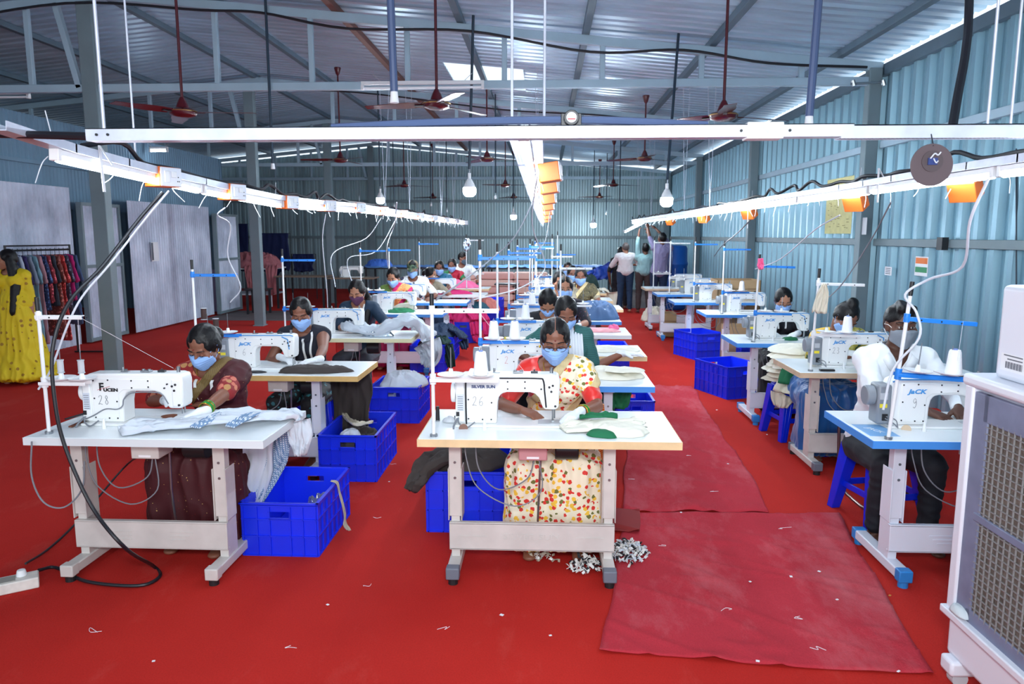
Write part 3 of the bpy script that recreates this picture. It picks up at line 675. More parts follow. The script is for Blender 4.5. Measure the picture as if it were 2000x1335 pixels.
def machine(name, brand, num, lab, loc, rz=0, detail=2, group='industrial sewing machines on the tables', grey=True):
    """seen from its back; needle end at +x, operator side +y"""
    r = thing(name, lab, 'sewing machine', loc, rz, group)
    out = [(-.245, .012), (-.25, .05), (-.262, .17), (-.262, .215), (-.25, .243), (-.22, .258), (.225, .262), (.25, .255), (.258, .225), (.252, .10), (.240, .086), (.183, .086), (.172, .10), (.155, .145), (.135, .165), (.11, .172), (-.005, .172), (-.03, .165), (-.045, .145), (-.052, .11), (-.055, .012)]
    b = MB(); b.prism(out, -.05, .055); b.build('machine_body', M_mach, r, bevel=.014, segs=3)
    MB().bb(-.26, .262, -.085, .09, .0, .012).build('bed_plate', M_mach, r, bevel=.004)
    if detail > 0:
        MB().prism([(-.205, .028), (-.205, .235), (.095, .235), (.095, .185), (-.045, .178), (-.07, .16), (-.075, .028)], -.056, -.048).build('rear_cover', M_mach, r, bevel=.004)
        MB().prism([(.2, .235), (.252, .23), (.252, .12), (.235, .095), (.2, .095)], -.054, .06).build('face_plate', M_mach, r, bevel=.006)
    # screws (each a part when large in the picture)
    sc = [(-.195, .225), (-.12, .228), (.0, .226), (.085, .226), (.085, .195), (-.195, .135), (-.195, .038), (-.125, .035), (-.082, .035), (-.08, .12), (.0, .19), (.205, .20), (.222, .208), (.215, .178), (.18, .21), (.235, .105), (.165, .19)]
    if detail == 2:
        for (x, z) in sc: MB().cyl((x, -.0575, z), (x, -.05, z), .0042 if x < .2 else .0058, n=10).build('screw', M_dsteel, r)
    elif detail == 1:
        b = MB()
        for (x, z) in sc[:13]: b.cyl((x, -.0575, z), (x, -.05, z), .0048, n=7)
        o = b.build('screws', M_dsteel, r); o['kind'] = 'stuff'
    # working end
    MB().cyl((.222, 0, .012), (.222, 0, .09), .0035, n=8).build('needle_bar', M_steel, r)
    b = MB(); b.cyl((.232, .008, .03), (.232, .008, .09), .004, n=8); b.box((.224, -.004, .02), (.014, .03, .008)); b.build('presser_foot', M_steel, r)
    if detail:
        MB().bb(.15, .262, -.05, .04, .012, .0145).build('throat_plate', M_lgrey, r, bevel=.001)
        MB().cyl((.215, 0, .258), (.215, 0, .29), .009, n=14).build('pressure_knob', M_steel, r, bevel=.002)
        b = MB(); b.box((.05, .0, .266), (.05, .03, .008)); b.cyl((.035, 0, .262), (.035, 0, .276), .008, n=10); b.cyl((.065, 0, .262), (.065, 0, .276), .008, n=10); b.build('thread_tension', M_steel, r, bevel=.001)
        b = MB(); b.box((.13, 0, .266), (.035, .022, .010)); b.cyl((.13, 0, .262), (.13, 0, .28), .004, n=8); b.build('thread_guide', M_dsteel, r, bevel=.001)
        b = MB(); b.cyl((-.07, .0, .255), (-.07, 0, .285), .006, n=10); b.box((-.06, 0, .262), (.04, .02, .006)); b.build('bobbin_winder', M_steel, r, bevel=.001)
        MB().cyl((-.11, -.13, 0), (-.11, -.13, .05), .011, .006, n=12).build('rest_pin', M_white, r)
    if grey and brand == 'JACK':
        MB().bb(-.325, -.252, -.06, .05, .016, .225).build('motor_housing', M_grey, r, bevel=.012)
        MB().cyl((-.372, 0, .16), (-.325, 0, .16), .052, n=28).build('hand_wheel', M_grey, r, bevel=.006)
        MB().box((-.295, -.0615, .115), (.038, .003, .02)).build('warning_sticker', M_yellow, r)
        if detail == 2:
            MB().box((-.295, -.0615, .165), (.04, .003, .035)).build('badge', M_lgrey, r, bevel=.001)
            b = MB(); b.box((-.285, -.063, .055), (.028, .006, .035)); b.build('plug_socket', M_black, r, bevel=.001)
            b = MB(); b.tube(spline([(-.285, -.066, .05), (-.25, -.09, .03), (-.235, -.10, .012)], 5), .0035, 6); b.tube(spline([(-.28, -.066, .06), (-.235, -.08, .045), (-.235, -.11, .01)], 5), .003, 6); b.build('lead', M_cabg, r, smooth=True)
        # blue stripe following the top edge and nose
        b = MB(); st = [(-.25, .246), (-.22, .2585), (.225, .2625), (.248, .256)]
        for (x0, z0), (x1, z1) in zip(st, st[1:]): b.bar((x0, -.052, z0-.006), (x1, -.052, z1-.006), .008, .006)
        b.bar((.16, -.0535, .245), (.205, -.0535, .225), .004, .008); b.bar((.205, -.0535, .228), (.215, -.0535, .15), .004, .008)
        b.build('blue_stripe', M_logo, r)
        r.scale = (.93, .93, .95)
        jack_logo(r, (-.125, -.058, .19), .032)
    else:
        MB().prism([(-.262, .02), (-.255, .245), (-.215, .25), (-.21, .02)], -.058, .06).build('end_cover', M_mach, r, bevel=.006)
        MB().box((-.235, -.0595, .12), (.034, .002, .085)).build('spec_label', mat('label_sheet', (205, 212, 225), .6), r)
        b = MB()
        for k in range(7): b.box((-.235, -.061, .15-.011*k), (.026, .0015, .0025))
        b.build('label_print', M_ink, r)['kind'] = 'stuff'
        MB().box((-.248, -.0595, .062), (.016, .004, .022)).build('socket', M_black, r)
        MB().cyl((-.285, 0, .16), (-.262, 0, .16), .05, n=28).build('hand_wheel', M_white, r, bevel=.006)
        b = MB(); b.tube(spline([(-.245, -.064, .045), (-.24, -.08, .02), (-.20, -.10, .004), (-.16, -.09, .03)], 5), .004, 6); b.tube(spline([(-.25, -.064, .04), (-.262, -.10, .015), (-.262, -.12, .0)], 5), .005, 6); b.build('lead', M_cabg, r, smooth=True)
        if brand == 'FUCEN':
            text('logo', 'F', .055, M_black, r, (-.155, -.0575, .192), bold=.0015)
            text('logo', 'UCEN', .022, M_black, r, (-.108, -.0575, .178), sx=1.25, bold=.0012)
            MB().bar((-.175, -.0585, .178), (-.11, -.0585, .197), .001, .002).build('red_swoosh', mat('red_swoosh', (190, 40, 60)), r)
            text('embossed_mark', 'FUCEN', .022, M_mach, r, (-.13, -.0505, .05), ext=.003)
            b = MB(); b.tube(spline([(-.245, -.062, .03), (-.2, -.062, .05), (-.14, -.062, .082), (-.08, -.062, .082), (-.05, -.062, .10), (-.04, -.062, .135), (0, -.058, .165), (.1, -.058, .17), (.15, -.056, .16), (.18, -.052, .11)], 5), .0032, 6); b.build('cable', M_cabg, r, smooth=True)
        else:
            text('logo', 'SILVER SUN', .020, M_dkblue, r, (-.12, -.0575, .20), sx=1.15, bold=.0008)
            b = MB(); b.tube(spline([(-.205, -.062, .012), (-.207, -.062, .12), (-.205, -.062, .232), (-.18, -.062, .243), (0, -.062, .245), (.15, -.062, .245), (.175, -.062, .235), (.182, -.062, .18), (.19, -.062, .10)], 5), .004, 6); b.build('cable', M_cabk, r, smooth=True)
    if num: handwriting(num, .045 if len(num) > 1 else .05, M_redink if num == '2' else M_ink, r, (-.175 if len(num) > 1 else -.145, -.058, .105))
    return r

def table(loc, w, edge, frame, foot, lab, rz=0, d=.60, legs=(.12, .88), mark=None, rear=False, ztop=.76, toplabel=None, jackpatch=False, box=M_cream2):
    r = thing('sewing_table', lab, 'sewing table', loc, rz, 'sewing machine tables in three rows')
    T = .038
    MB().bb(.003, w-.003, .003, d-.003, ztop-T+.002, ztop).build('tabletop', M_top, r, bevel=.002)
    b = MB(); b.bb(0, w, -.002, .004, ztop-T, ztop-.002); b.bb(0, w, d-.004, d+.002, ztop-T, ztop-.002); b.bb(-.002, .004, 0, d, ztop-T, ztop-.002); b.bb(w-.004, w+.002, 0, d, ztop-T, ztop-.002)
    b.bb(.004, w-.004, .004, d-.004, ztop-T, ztop-T+.003)
    b.build('edge_band', edge, r)
    for i, lx in enumerate(legs):
        b = MB(); y = .22
        b.bb(lx-.03, lx+.03, y, y+.055, .30, ztop-T); b.bb(lx-.022, lx+.022, y+.008, y+.12, .07, .42)
        b.bb(lx-.035, lx-.03, y-.01, y+.10, .28, .55); b.bb(lx+.03, lx+.035, y-.01, y+.10, .28, .55)
        b.bb(lx-.03, lx+.03, .10, .50, ztop-T-.025, ztop-T)
        leg = b.build('leg', frame, r, bevel=.004)
        MB().bb(lx-.03, lx+.03, .09, d+.02, .035, .085).build('foot_bar', frame, leg, bevel=.006)
        for ya, yb in ((.07, .125), (d-.01, d+.04)):
            MB().bb(lx-.033, lx+.033, ya, yb, .03, .09).build('foot_cap', foot, leg, bevel=.006); yc = .10 if ya < .3 else d+.01; MB().cyl((lx, yc, 0), (lx, yc, .03), .024, n=14).build('leveller', M_rubber if foot != M_bfoot else foot, leg)
        b = MB(); sx = lx+(-.036 if i else .036)
        for z in (.16, .235, .5, .58): b.cyl((lx, y-.014 if z < .3 else y-.003, z), (lx, y, z), .007, n=8)
        b.build('bolts', M_steel, leg)['kind'] = 'stuff'
    l0, l1 = legs[0]-.03, legs[1]+.03
    b = MB(); b.bb(l0, l1, .205, .22, .13, .27); b.bb(l0, l1, .205, .235, .262, .272); b.bb(l0, l1, .205, .235, .128, .138)
    cr = b.build('cross_rail', frame, r, bevel=.003)
    if mark:
        text('embossed_mark', mark, .04, frame, cr, ((l0+l1)/2, .204, .20), ext=.002, sx=1.4)
        for s in (-1, 1): MB().bb((l0+l1)/2+s*.22, (l0+l1)/2+s*.36, .2025, .206, .197, .203).build('embossed_line', frame, cr)
    else:
        for s in (-1, 1):
            for k in range(3): MB().bb((l0+l1)/2+s*.1, (l0+l1)/2+s*(.22-.02*k), .2025, .206, .215-.02*k, .22-.02*k).build('embossed_line', frame, cr)
        if jackpatch: text('embossed_mark', 'JaCK', .05, M_blue, cr, (l1-.16, .204, .20), shear=.2, sx=1.4)
    # treadle plate, control box and motor
    b = MB(); b.bb(legs[0], legs[1], .34, .37, .10, .125); b.build('pedal_bar', frame, r, bevel=.002)
    MB().box(((l0+l1)/2+.02, .40, .115), (.26, .20, .012), Euler((radians(8), 0, 0)).to_matrix()).build('pedal', M_dsteel, r, bevel=.004)
    cb = MB().bb(legs[0]+.32, legs[0]+.46, .16, .30, ztop-T-.11, ztop-T).build('control_box', box, r, bevel=.006)
    MB().bb(legs[0]+.36, legs[0]+.42, .158, .16, ztop-T-.10, ztop-T-.09).build('small_label', M_paper, cb)
    b = MB(); b.cyl((legs[0]+.50, .36, ztop-T-.10), (legs[0]+.62, .36, ztop-T-.10), .06, n=20); b.build('motor', M_dsteel, r, bevel=.006)
    MB().tube([(legs[0]+.41, .38, .12), (legs[0]+.42, .33, .40), (legs[0]+.43, .32, ztop-T-.08)], .006, 8).build('pedal_rod', M_steel, r)
    b = MB(); b.tube(spline([(legs[0]+.10, .24, ztop-T), (legs[0]+.12, .22, .55), (legs[0]+.22, .2, .45), (legs[0]+.36, .22, .50), (legs[0]+.40, .22, ztop-T-.10)], 6), .0035, 6)
    b.tube(spline([(legs[0]+.42, .2, ztop-T-.11), (legs[0]+.43, .18, .45), (legs[0]+.30, .16, .38), (legs[0]+.12, .19, .46), (legs[0]+.06, .21, .6), (legs[0]+.05, .24, ztop-T)], 6), .0032, 6)
    b.build('hanging_lead', M_cabg, r, smooth=True)
    if jackpatch:
        MB().bb(.02, .16, .08, .30, ztop, ztop+.0006).build('blue_patch', mat('pale_blue_patch', (120, 175, 225), .4), r)
        o = text('logo', 'JACK', .045, M_paper, r, (.09, .19, ztop+.001), rot=(0, 0, radians(-72)), ext=.0003); 
    return r

def stand(loc, lab, white=True, h=.66, arms=(.62, .25), L=.31, ds=.14, lean=0, dishes=2, cap=True, rz=0, lowL=None):
    """thread stand: pole, arms, dishes"""
    r = thing('thread_stand', lab, 'thread stand', loc, rz, 'thread stands on the sewing tables'); r.rotation_euler = (0, lean, rz)
    am = M_white if white else M_blue
    MB().cyl((0, 0, 0), (0, 0, h), .0085, n=12).build('pole', M_white, r, smooth=True)
    MB().cyl((0, 0, 0), (0, 0, .012), .018, n=14).build('base_nut', M_steel, r)
    if cap: MB().cyl((0, 0, h-.01), (0, 0, h+.055), .010, n=12).build('grip_cap', M_black, r, bevel=.002)
    a = MB(); a.bb(-.012, L, -.011, .011, arms[0], arms[0]+.005); a.bb(-.012, L, -.013, -.009, arms[0]-.014, arms[0]+.005); a.cyl((0, 0, arms[0]-.02), (0, 0, arms[0]+.02), .014, n=12)
    u = a.build('upper_arm', am, r, bevel=.0015)
    b = MB()
    for x in (.06, .15, .24): b.cyl((x, -.0145, arms[0]-.005), (x, -.012, arms[0]-.005), .004, n=8)
    b.build('guide_hole', M_dsteel, u)['kind'] = 'stuff'
    a = MB(); LL = lowL or L
    a.bb(-.012, LL, -.030, -.026, arms[1]-.01, arms[1]+.006); a.bb(-.012, LL, .020, .024, arms[1]-.01, arms[1]+.006); a.cyl((0, 0, arms[1]-.025), (0, 0, arms[1]+.025), .015, n=12)
    lo = a.build('lower_arm', am, r, bevel=.0015)
    for k in range(dishes):
        x = .085+k*ds; y = 0
        d = MB().lathe([(.001, arms[1]+.012), (.03, arms[1]+.013), (.062, arms[1]+.022), (.064, arms[1]+.026), (.03, arms[1]+.019), (.001, arms[1]+.018)], (x, y, 0), 24).build('spool_dish', M_white, lo, smooth=True)
        MB().cyl((x, y, arms[1]+.016), (x, y, arms[1]+.05), .014, .009, n=12).build('cone_holder', M_white, r)
        MB().cyl((x, y, arms[1]+.04), (x, y, arms[1]+.15), .0025, n=6).build('spool_pin', M_steel, r)
    return r
def cone(loc, lab, s=1, tall=.11, m=None):
    r = thing('thread_cone', lab, 'thread cone', loc, 0, 'white thread cones on the stands')
    MB().lathe([(.033*s, 0), (.036*s, .006), (.034*s, .02), (.026*s, tall*s-.01), (.022*s, tall*s), (.010*s, tall*s), (.008*s, tall*s-.004)], n=24).build('thread_winding', m or M_thread, r, smooth=True)
    MB().cyl((0, 0, tall*s-.005), (0, 0, tall*s+.006), .010*s, n=12).build('cone_core', mat('blue_core', (120, 140, 200)), r)
    return r
def spool(loc, lab, m, s=1):
    r = thing('thread_spool', lab, 'thread spool', loc, 0, 'thread spools on pins')
    MB().cyl((0, 0, 0), (0, 0, .055*s), .014*s, n=16).build('thread_winding', m, r, bevel=.002)
    for z in (-.004, .055*s): MB().cyl((0, 0, z), (0, 0, z+.004), .016*s, n=16).build('rim', M_lgrey, r)
    return r
T0 = .76
# (key, x0, yfront, width, edge, frame, foot, label)
ST = {}
def station(key, x0, y0, w, edge, frame, foot, tl, brand, num, ml, mx, my=.33, legs=(.12, .88), rz=0, detail=2, sp=None, slab=None, white=False, mark=None, sh=.66, lean=0, jp=False, dishes=2, arms=None, cones=(), cap=True, box=M_cream2, srz=0, mrz=0, L=.31, ds=.14):
    t = table((x0, y0, 0), w, edge, frame, foot, tl, rz, legs=legs, mark=mark, jackpatch=jp, box=box)
    Mz = Matrix.Translation((x0, y0, 0)) @ Matrix.Rotation(rz, 4, 'Z')
    if brand: machine('sewing_machine', brand, num, ml, Mz @ V((mx, my, T0)), rz+mrz, detail)
    if slab:
        p = Mz @ V((*sp, T0)); stand(p, slab, white, sh, arms or (sh-.045, .26), lean=lean, dishes=dishes, cap=cap, rz=srz, L=L, ds=ds)
        a1 = (arms or (0, .26))[1]
        for i, (k, cl) in enumerate(cones):
            q = p+Euler((0, lean, srz)).to_matrix() @ V((.085+k*.14, 0, a1+.022)); cone(q, cl)
    ST[key] = Mz; return Mz
station('L1', -2.45, 3.26, 1.15, mat('pale_grey_edge', (215, 222, 226), .45), M_cream2, M_cream2, 'white-topped sewing table with pale edge at the front left, number 28 machine on it', 'FUCEN', '28', 'white sewing machine numbered 28 with black and red lettering', .40, .30, legs=(.10, .83), rz=-.008, sp=(.08, .07), slab='white thread stand with two dishes and a black-gripped pole beside machine 28', white=True, sh=.60, arms=(.565, .25), cap=True, L=.215, ds=.10)
station('C1', -.592, 3.315, 1.225, M_wood, M_cream2, M_foot, 'white sewing table with pale wood edge in the front centre, machine 26 on it', 'SILVER', '26', 'white sewing machine numbered 26 with dark blue lettering, front centre', .41, .30, legs=(.147, .915), sp=(.07, .05), slab='white thread stand on the front centre table, tall cone on its right dish', white=True, mark='SILVER SUN', sh=.62, arms=(.60, .275), cones=((1, 'large white thread cone on the stand of the front centre table'),), box=mat('reddish_control_box', (190, 135, 140), .45))
station('R1', 1.52, 3.38, 1.2, M_blueedge, M_wframe, M_bfoot, 'blue-edged sewing table at the front right with the man in the white shirt', 'JACK', '9', 'white and blue sewing machine numbered 9 in front of the man in white', .42, .30, legs=(.235, 1.0), sp=(.08, .03), slab='thread stand with blue arms leaning in front of the man in the white shirt', sh=.68, arms=(.57, .31), lean=.075, jp=True, cones=((1.15, 'white thread cone on the blue arm beside the man in the white shirt'),))
station('L2', -2.46, 4.83, 1.2, M_ywood, M_wframe, M_wframe, 'white sewing table with yellow wood edge behind the front left table, machine 6 on it', 'JACK', '6', 'white and blue sewing machine numbered 6 in front of the woman in the black top', .46, .28, legs=(.2, .84), sp=(.06, .1), slab='blue-armed thread stand at the left end of the second left table', sh=.72, dishes=2, cap=True)
station('R2', 1.765, 5.10, 1.2, M_tan, M_cream2, M_foot, 'white sewing table with tan wood edge on the right, machine 23 on it', 'JACK', '23', 'white and blue sewing machine numbered 23 in front of the bowing woman', .46, .28, legs=(.19, .95), sp=(.09, .06), slab='weathered white thread stand with a cloth bag tied on, beside machine 23', sh=.66, white=True, lean=.03, cones=((1, 'white thread cone on the stand beside machine 23'),))
station('C2', -.53, 4.57, 1.22, M_blueedge, M_wframe, M_bfoot, 'blue-edged sewing table directly behind the front centre table', 'JACK', '2', 'white and blue sewing machine with a red 2, beside the woman in floral sari', .40, .28, legs=(.2, .95), sp=(.12, .06), slab='blue-armed thread stand with a black grip on the second centre table', sh=.86, arms=(.80, .27), cones=((0, 'left one of two white thread cones on the second centre stand'), (.95, 'right one of two white thread cones on the second centre stand')), dishes=2, detail=1, jp=False)
station('L3', -2.47, 6.65, 1.24, M_cream, M_wframe, M_wframe, 'white sewing table with cream edge, third in the left row, under grey shiny cloth', 'JACK', None, 'white and blue sewing machine in front of the woman in the dark blue shirt', .50, .28, legs=(.25, 1.0), sp=(.04, .1), slab='blue-armed thread stand at the left end of the third left table', sh=.76, detail=1)
station('L4', -2.45, 8.75, 1.22, M_blueedge, M_wframe, M_bfoot, 'blue-edged sewing table, fourth left, before the woman in the orange and green sari', 'JACK', None, 'sewing machine half hidden behind the woman in dark blue, fourth in the left row', .62, .28, legs=(.2, 1.0), sp=(.22, .1), slab='tall blue-armed thread stand at the fourth left table', sh=.80, detail=1)
station('L5', -2.3, 10.25, 1.2, M_blueedge, M_wframe, M_bfoot, 'blue-edged sewing table before the man in the camouflage cap', 'JACK', None, 'sewing machine left of the man in the camouflage cap', .35, .28, sp=(.1, .1), slab='blue-armed thread stand left of the man in the camouflage cap', sh=.78, detail=0)
station('L6', -2.1, 11.6, 1.15, M_white, M_wframe, M_wframe, 'plain white sewing table before the woman in the teal sari', 'JACK', None, 'sewing machine seen end-on before the woman in the teal sari', .42, .30, sp=(.1, .1), slab='blue-armed thread stand with a green clip behind the camouflage cap', sh=.85, detail=0)
station('L7', -2.2, 13.0, 1.2, M_wood, M_wframe, M_wframe, 'wood-edged sewing table under pink cloth, seventh in the left row', 'JACK', None, 'farthest sewing machine of the left row', .25, .3, sp=(.8, .1), slab='thin thread stand before the man in the white shirt at the back left', sh=.9, white=True, detail=0)
station('C3', -.40, 5.74, 1.2, M_wood, M_wframe, M_wframe, 'wood-edged sewing table, third in the centre row, where the gloved hand reaches', 'JACK', None, 'sewing machine third in the centre row', .36, .28, sp=(.02, .1), slab='blue-armed stand third in the centre row, white cone on it', sh=.82, detail=1, cones=((1, 'white thread cone third back in the centre row'),))
station('C4', -.40, 6.98, 1.22, M_white, M_wframe, M_wframe, 'white-edged sewing table with pink fabric, fourth in the centre row', 'JACK', None, 'sewing machine fourth in the centre row', .35, .28, sp=(.05, .1), slab='blue-armed stand fourth in the centre row', sh=.82, detail=0, cones=((1, 'small white thread cone fourth back in the centre row'),))
station('C5', -.36, 8.1, 1.2, M_blueedge, M_wframe, M_bfoot, 'blue-edged sewing table with denim cloth, fifth in the centre row', 'JACK', None, 'sewing machine fifth in the centre row', .35, .28, sp=(.05, .1), slab='blue-armed stand fifth in the centre row', sh=.84, detail=0, cones=((1, 'small white thread cone fifth back in the centre row'),))
station('C6', -.25, 9.45, 1.25, M_wood, M_wframe, M_wframe, 'wood-edged sewing table, sixth in the centre row', 'JACK', None, 'sewing machine sixth in the centre row', .35, .28, sp=(.05, .1), slab='stand sixth in the centre row', sh=.84, detail=0, cones=((0, 'left small white cone sixth back in the centre row'), (1, 'right small white cone sixth back in the centre row')))
station('C7', -.24, 10.7, 1.22, M_wood, M_wframe, M_wframe, 'wood-edged sewing table, seventh in the centre row', 'JACK', None, 'sewing machine seventh in the centre row', .35, .28, sp=(.05, .1), slab='white-armed stand seventh in the centre row', sh=.8, white=True, detail=0)
station('C8', -.22, 12.1, 1.22, M_wood, M_wframe, M_wframe, 'wood-edged sewing table with white cloth, last in the centre row', 'JACK', None, 'farthest sewing machine of the centre row', .35, .28, sp=(.05, .1), slab='blue-armed stand last in the centre row', sh=.86, detail=0)
station('R3', 1.69, 6.5, 1.2, M_blueedge, M_wframe, M_bfoot, 'blue-edged sewing table on the right before the woman in the black top', 'JACK', '7', 'white and blue sewing machine numbered 7 before a woman in black', .46, .28, legs=(.22, .95), sp=(.16, .08), slab='blue-armed thread stand with a pink rag knotted on, third on the right', sh=.72, lean=.03, detail=2)
station('R4', 1.93, 8.88, 1.2, M_blueedge, M_wframe, M_bfoot, 'unattended blue-edged sewing table fourth on the right', 'JACK', None, 'unattended white and blue sewing machine, fourth on the right', .52, .28, legs=(.3, 1.0), sp=(.2, .08), slab='blue-armed thread stand fourth on the right', sh=.82, detail=1, cones=((1, 'white thread cone fourth back on the right'),))
station('R5', 1.83, 10.5, 1.25, M_blueedge, M_wframe, M_bfoot, 'unattended blue-edged sewing table fifth on the right', 'JACK', None, 'white sewing machine with no one at it, fifth on the right', .62, .28, sp=(.28, .08), slab='blue-armed thread stand fifth on the right', sh=.86, detail=1, legs=(.25, 1.0))
station('R6', 1.80, 11.9, 1.2, M_blueedge, M_wframe, M_bfoot, 'blue-edged sewing table sixth on the right', 'JACK', None, 'sewing machine sixth on the right', .7, .28, sp=(.2, .1), slab='pale thread stand sixth on the right', white=True, sh=.86, detail=0)
station('R7', 1.78, 13.2, 1.2, M_tan, M_wframe, M_wframe, 'tan-edged sewing table last on the right, before the standing men', 'JACK', None, 'farthest sewing machine of the right row', .8, .28, sp=(.15, .1), slab='white thread stand last on the right', white=True, sh=.86, detail=0)
for i, (x, y) in enumerate(((.15, 7.3), (-.12, 9.8), (.1, 11.3), (.2, 12.5))):
    stand((x, y, T0), 'extra pale thread stand crowded among the far centre machines, %s from the camera' % ORD[i], i % 2 == 0, .8+.05*i)
# spools on pins for 28 and others
spool(V((-2.37, 3.33, 0))+V((.085, 0, T0+.30)), 'grey thread spool on the left pin of the stand by machine 28', M_lgrey)
spool(V((-2.37, 3.33, 0))+V((.185, 0, T0+.30)), 'silver thread spool on the right pin of the stand by machine 28', M_lgrey)
spool((-2.22, 4.85, T0+.31), 'dark brown thread spool, left one on the stand behind machine 28', mat('brown_thread', (62, 42, 40), .7), 1.3)
spool((-2.30, 4.85, T0+.38), 'dark brown thread spool, upper one on the stand by machine 6', mat('brown_thread', (62, 42, 40), .7), 1.3)
# running threads
def strand(pts, lab): pipe('thread', pts, .0008, M_thr, lab, 'thread', 'loose sewing threads', n=4)
strand([(-2.18, 3.33, 1.325), (-1.86, 3.56, 1.04)], 'white thread running from the stand down to machine 28')
strand([(-2.18, 3.33, 1.32), (-2.185, 3.33, 1.12)], 'thread hanging above the silver spool by machine 28')
strand([(-.30, 3.3, 1.36), (-.1, 3.55, 1.04)], 'white thread running from the stand down to machine 26')
strand([(1.86, 3.35, 1.32), (1.85, 3.35, 1.14)], 'thread hanging above the cone by the man in the white shirt')
# ================================================================ PEOPLE
from mathutils.bvhtree import BVHTree
_UV = []
for i in range(1, 8):
    for k in range(12):
        a = pi*i/8; t = 2*pi*(k+.5*(i % 2))/12; _UV.append(V((sin(a)*cos(t), sin(a)*sin(t), cos(a))))
_UV += [V((0, 0, 1)), V((0, 0, -1))]
def hull(items, R=None): return (items, R)
def inflate(prims, d):
    out = []
    for items, R in prims:
        out.append(([(c, tuple(q+d for q in (r if hasattr(r, '__len__') else (r, r, r)))) for c, r in items], R))
    return out
def mesh_of(prims, voxel, smooth=3, name='blob'):
    bm = bmesh.new()
    for items, R in prims:
        vs = []
        for c, r in items:
            c = V(c)
            if not hasattr(r, '__len__'): r = (r, r, r)
            for u in _UV:
                p = V((u.x*r[0], u.y*r[1], u.z*r[2]))
                if R is not None: p = R @ p
                vs.append(bm.verts.new(p+c))
        res = bmesh.ops.convex_hull(bm, input=vs)
        dead = [g for g in res['geom_interior'] if isinstance(g, bmesh.types.BMVert)]
        dead += [g for g in res['geom_unused'] if isinstance(g, bmesh.types.BMVert)]
        bmesh.ops.delete(bm, geom=list(set(dead)), context='VERTS')
    me = bpy.data.meshes.new(name); bm.to_mesh(me); bm.free()
    o = bpy.data.objects.new('tmp', me); COL.objects.link(o)
    r = o.modifiers.new('r', 'REMESH'); r.mode = 'VOXEL'; r.voxel_size = voxel
    if smooth: s = o.modifiers.new('s', 'SMOOTH'); s.iterations = smooth; s.factor = .5
    dg = bpy.context.evaluated_depsgraph_get(); res = bpy.data.meshes.new_from_object(o.evaluated_get(dg))
    bpy.data.objects.remove(o); bpy.data.meshes.remove(me)
    return res
def blob(name, prims, voxel, m, parent, smooth=3, drop=None, disp=None, solid=0, post=None):
    me = mesh_of(prims, voxel, smooth, name)
    bm = bmesh.new(); bm.from_mesh(me)
    if disp:
        bm.normal_update(); off = [(v, v.normal*disp(v.co, v.normal)) for v in bm.verts]
        for v, d in off: v.co += d
    if drop:
        kill = [f for f in bm.faces if drop(f.calc_center_median())]
        bmesh.ops.delete(bm, geom=kill, context='FACES')
        for _ in range(4):
            mv = []
            for v in bm.verts:
                if v.is_boundary:
                    nb = [e.other_vert(v).co for e in v.link_edges if e.is_boundary]
                    if len(nb) == 2: mv.append((v, v.co*.4+(nb[0]+nb[1])*.3))
            for v, c in mv: v.co = c
    bm.to_mesh(me); bm.free()
    me.materials.clear(); me.materials.append(m); me.polygons.foreach_set('use_smooth', [True]*len(me.polygons)); me.name = name
    o = link(name, me, parent)
    if solid: s = o.modifiers.new('t', 'SOLIDIFY'); s.thickness = solid; s.offset = 0
    return o
def ik(a, t, l1, l2, hint):
    a = V(a); t = V(t); d = t-a; L = d.length
    if L > (l1+l2)*.995: t = a+d.normalized()*(l1+l2)*.995; d = t-a; L = d.length
    L = max(L, abs(l1-l2)+.02)
    x = (l1*l1-l2*l2+L*L)/(2*L); h = math.sqrt(max(l1*l1-x*x, 1e-6)); u = d.normalized(); hv = V(hint); hv = (hv-u*hv.dot(u)).normalized()
    return a+u*x+hv*h, t
def hand_prims(w, d, n, s, curl=.5, k=1.0, spread=.25, infl=0):
    """w wrist, d direction of fingers, n palm side, s thumb side"""
    w = V(w); d = V(d).normalized(); n = V(n); n = (n-d*n.dot(d)).normalized(); s = V(s); s = (s-d*s.dot(d)-n*s.dot(n)).normalized()
    P = []; i_ = infl
    kn = [w+(d*.088+s*x)*k for x in (.030, .011, -.010, -.029)]
    P.append(hull([(w, .021*k+i_), (w+d*.01*k+s*.012, .017*k+i_), (kn[0], .0125*k+i_), (kn[3], .011*k+i_), (w+(d*.045+s*.03)*k, .013*k+i_)]))
    P.append(hull([(w+(d*.03-s*.02)*k, .014*k+i_), (kn[3], .011*k+i_), (kn[1], .013*k+i_)]))
    Ls = (.068, .076, .071, .055)
    for q in range(4):
        p = kn[q]; c = curl*(.8+.15*q); ang = 0; x = (1.5-q)*spread*.16
        for j, f in enumerate((.45, .30, .25)):
            ang += c*(.55 if j == 0 else .75); dd = (d*cos(ang)+n*sin(ang)+s*x).normalized()
            e = p+dd*Ls[q]*f*k; P.append(hull([(p, (.0092-.0007*j)*k+i_), (e, (.0086-.0008*j)*k+i_)])); p = e
    t0 = w+(d*.028+s*.026)*k; t1 = t0+(d*.55+s*.62+n*.25).normalized()*.038*k; t2 = t1+(d*.85+s*.25+n*.4).normalized()*.030*k
    P.append(hull([(t0, .0145*k+i_), (t1, .0105*k+i_)])); P.append(hull([(t1, .0105*k+i_), (t2, .0085*k+i_)]))
    return P
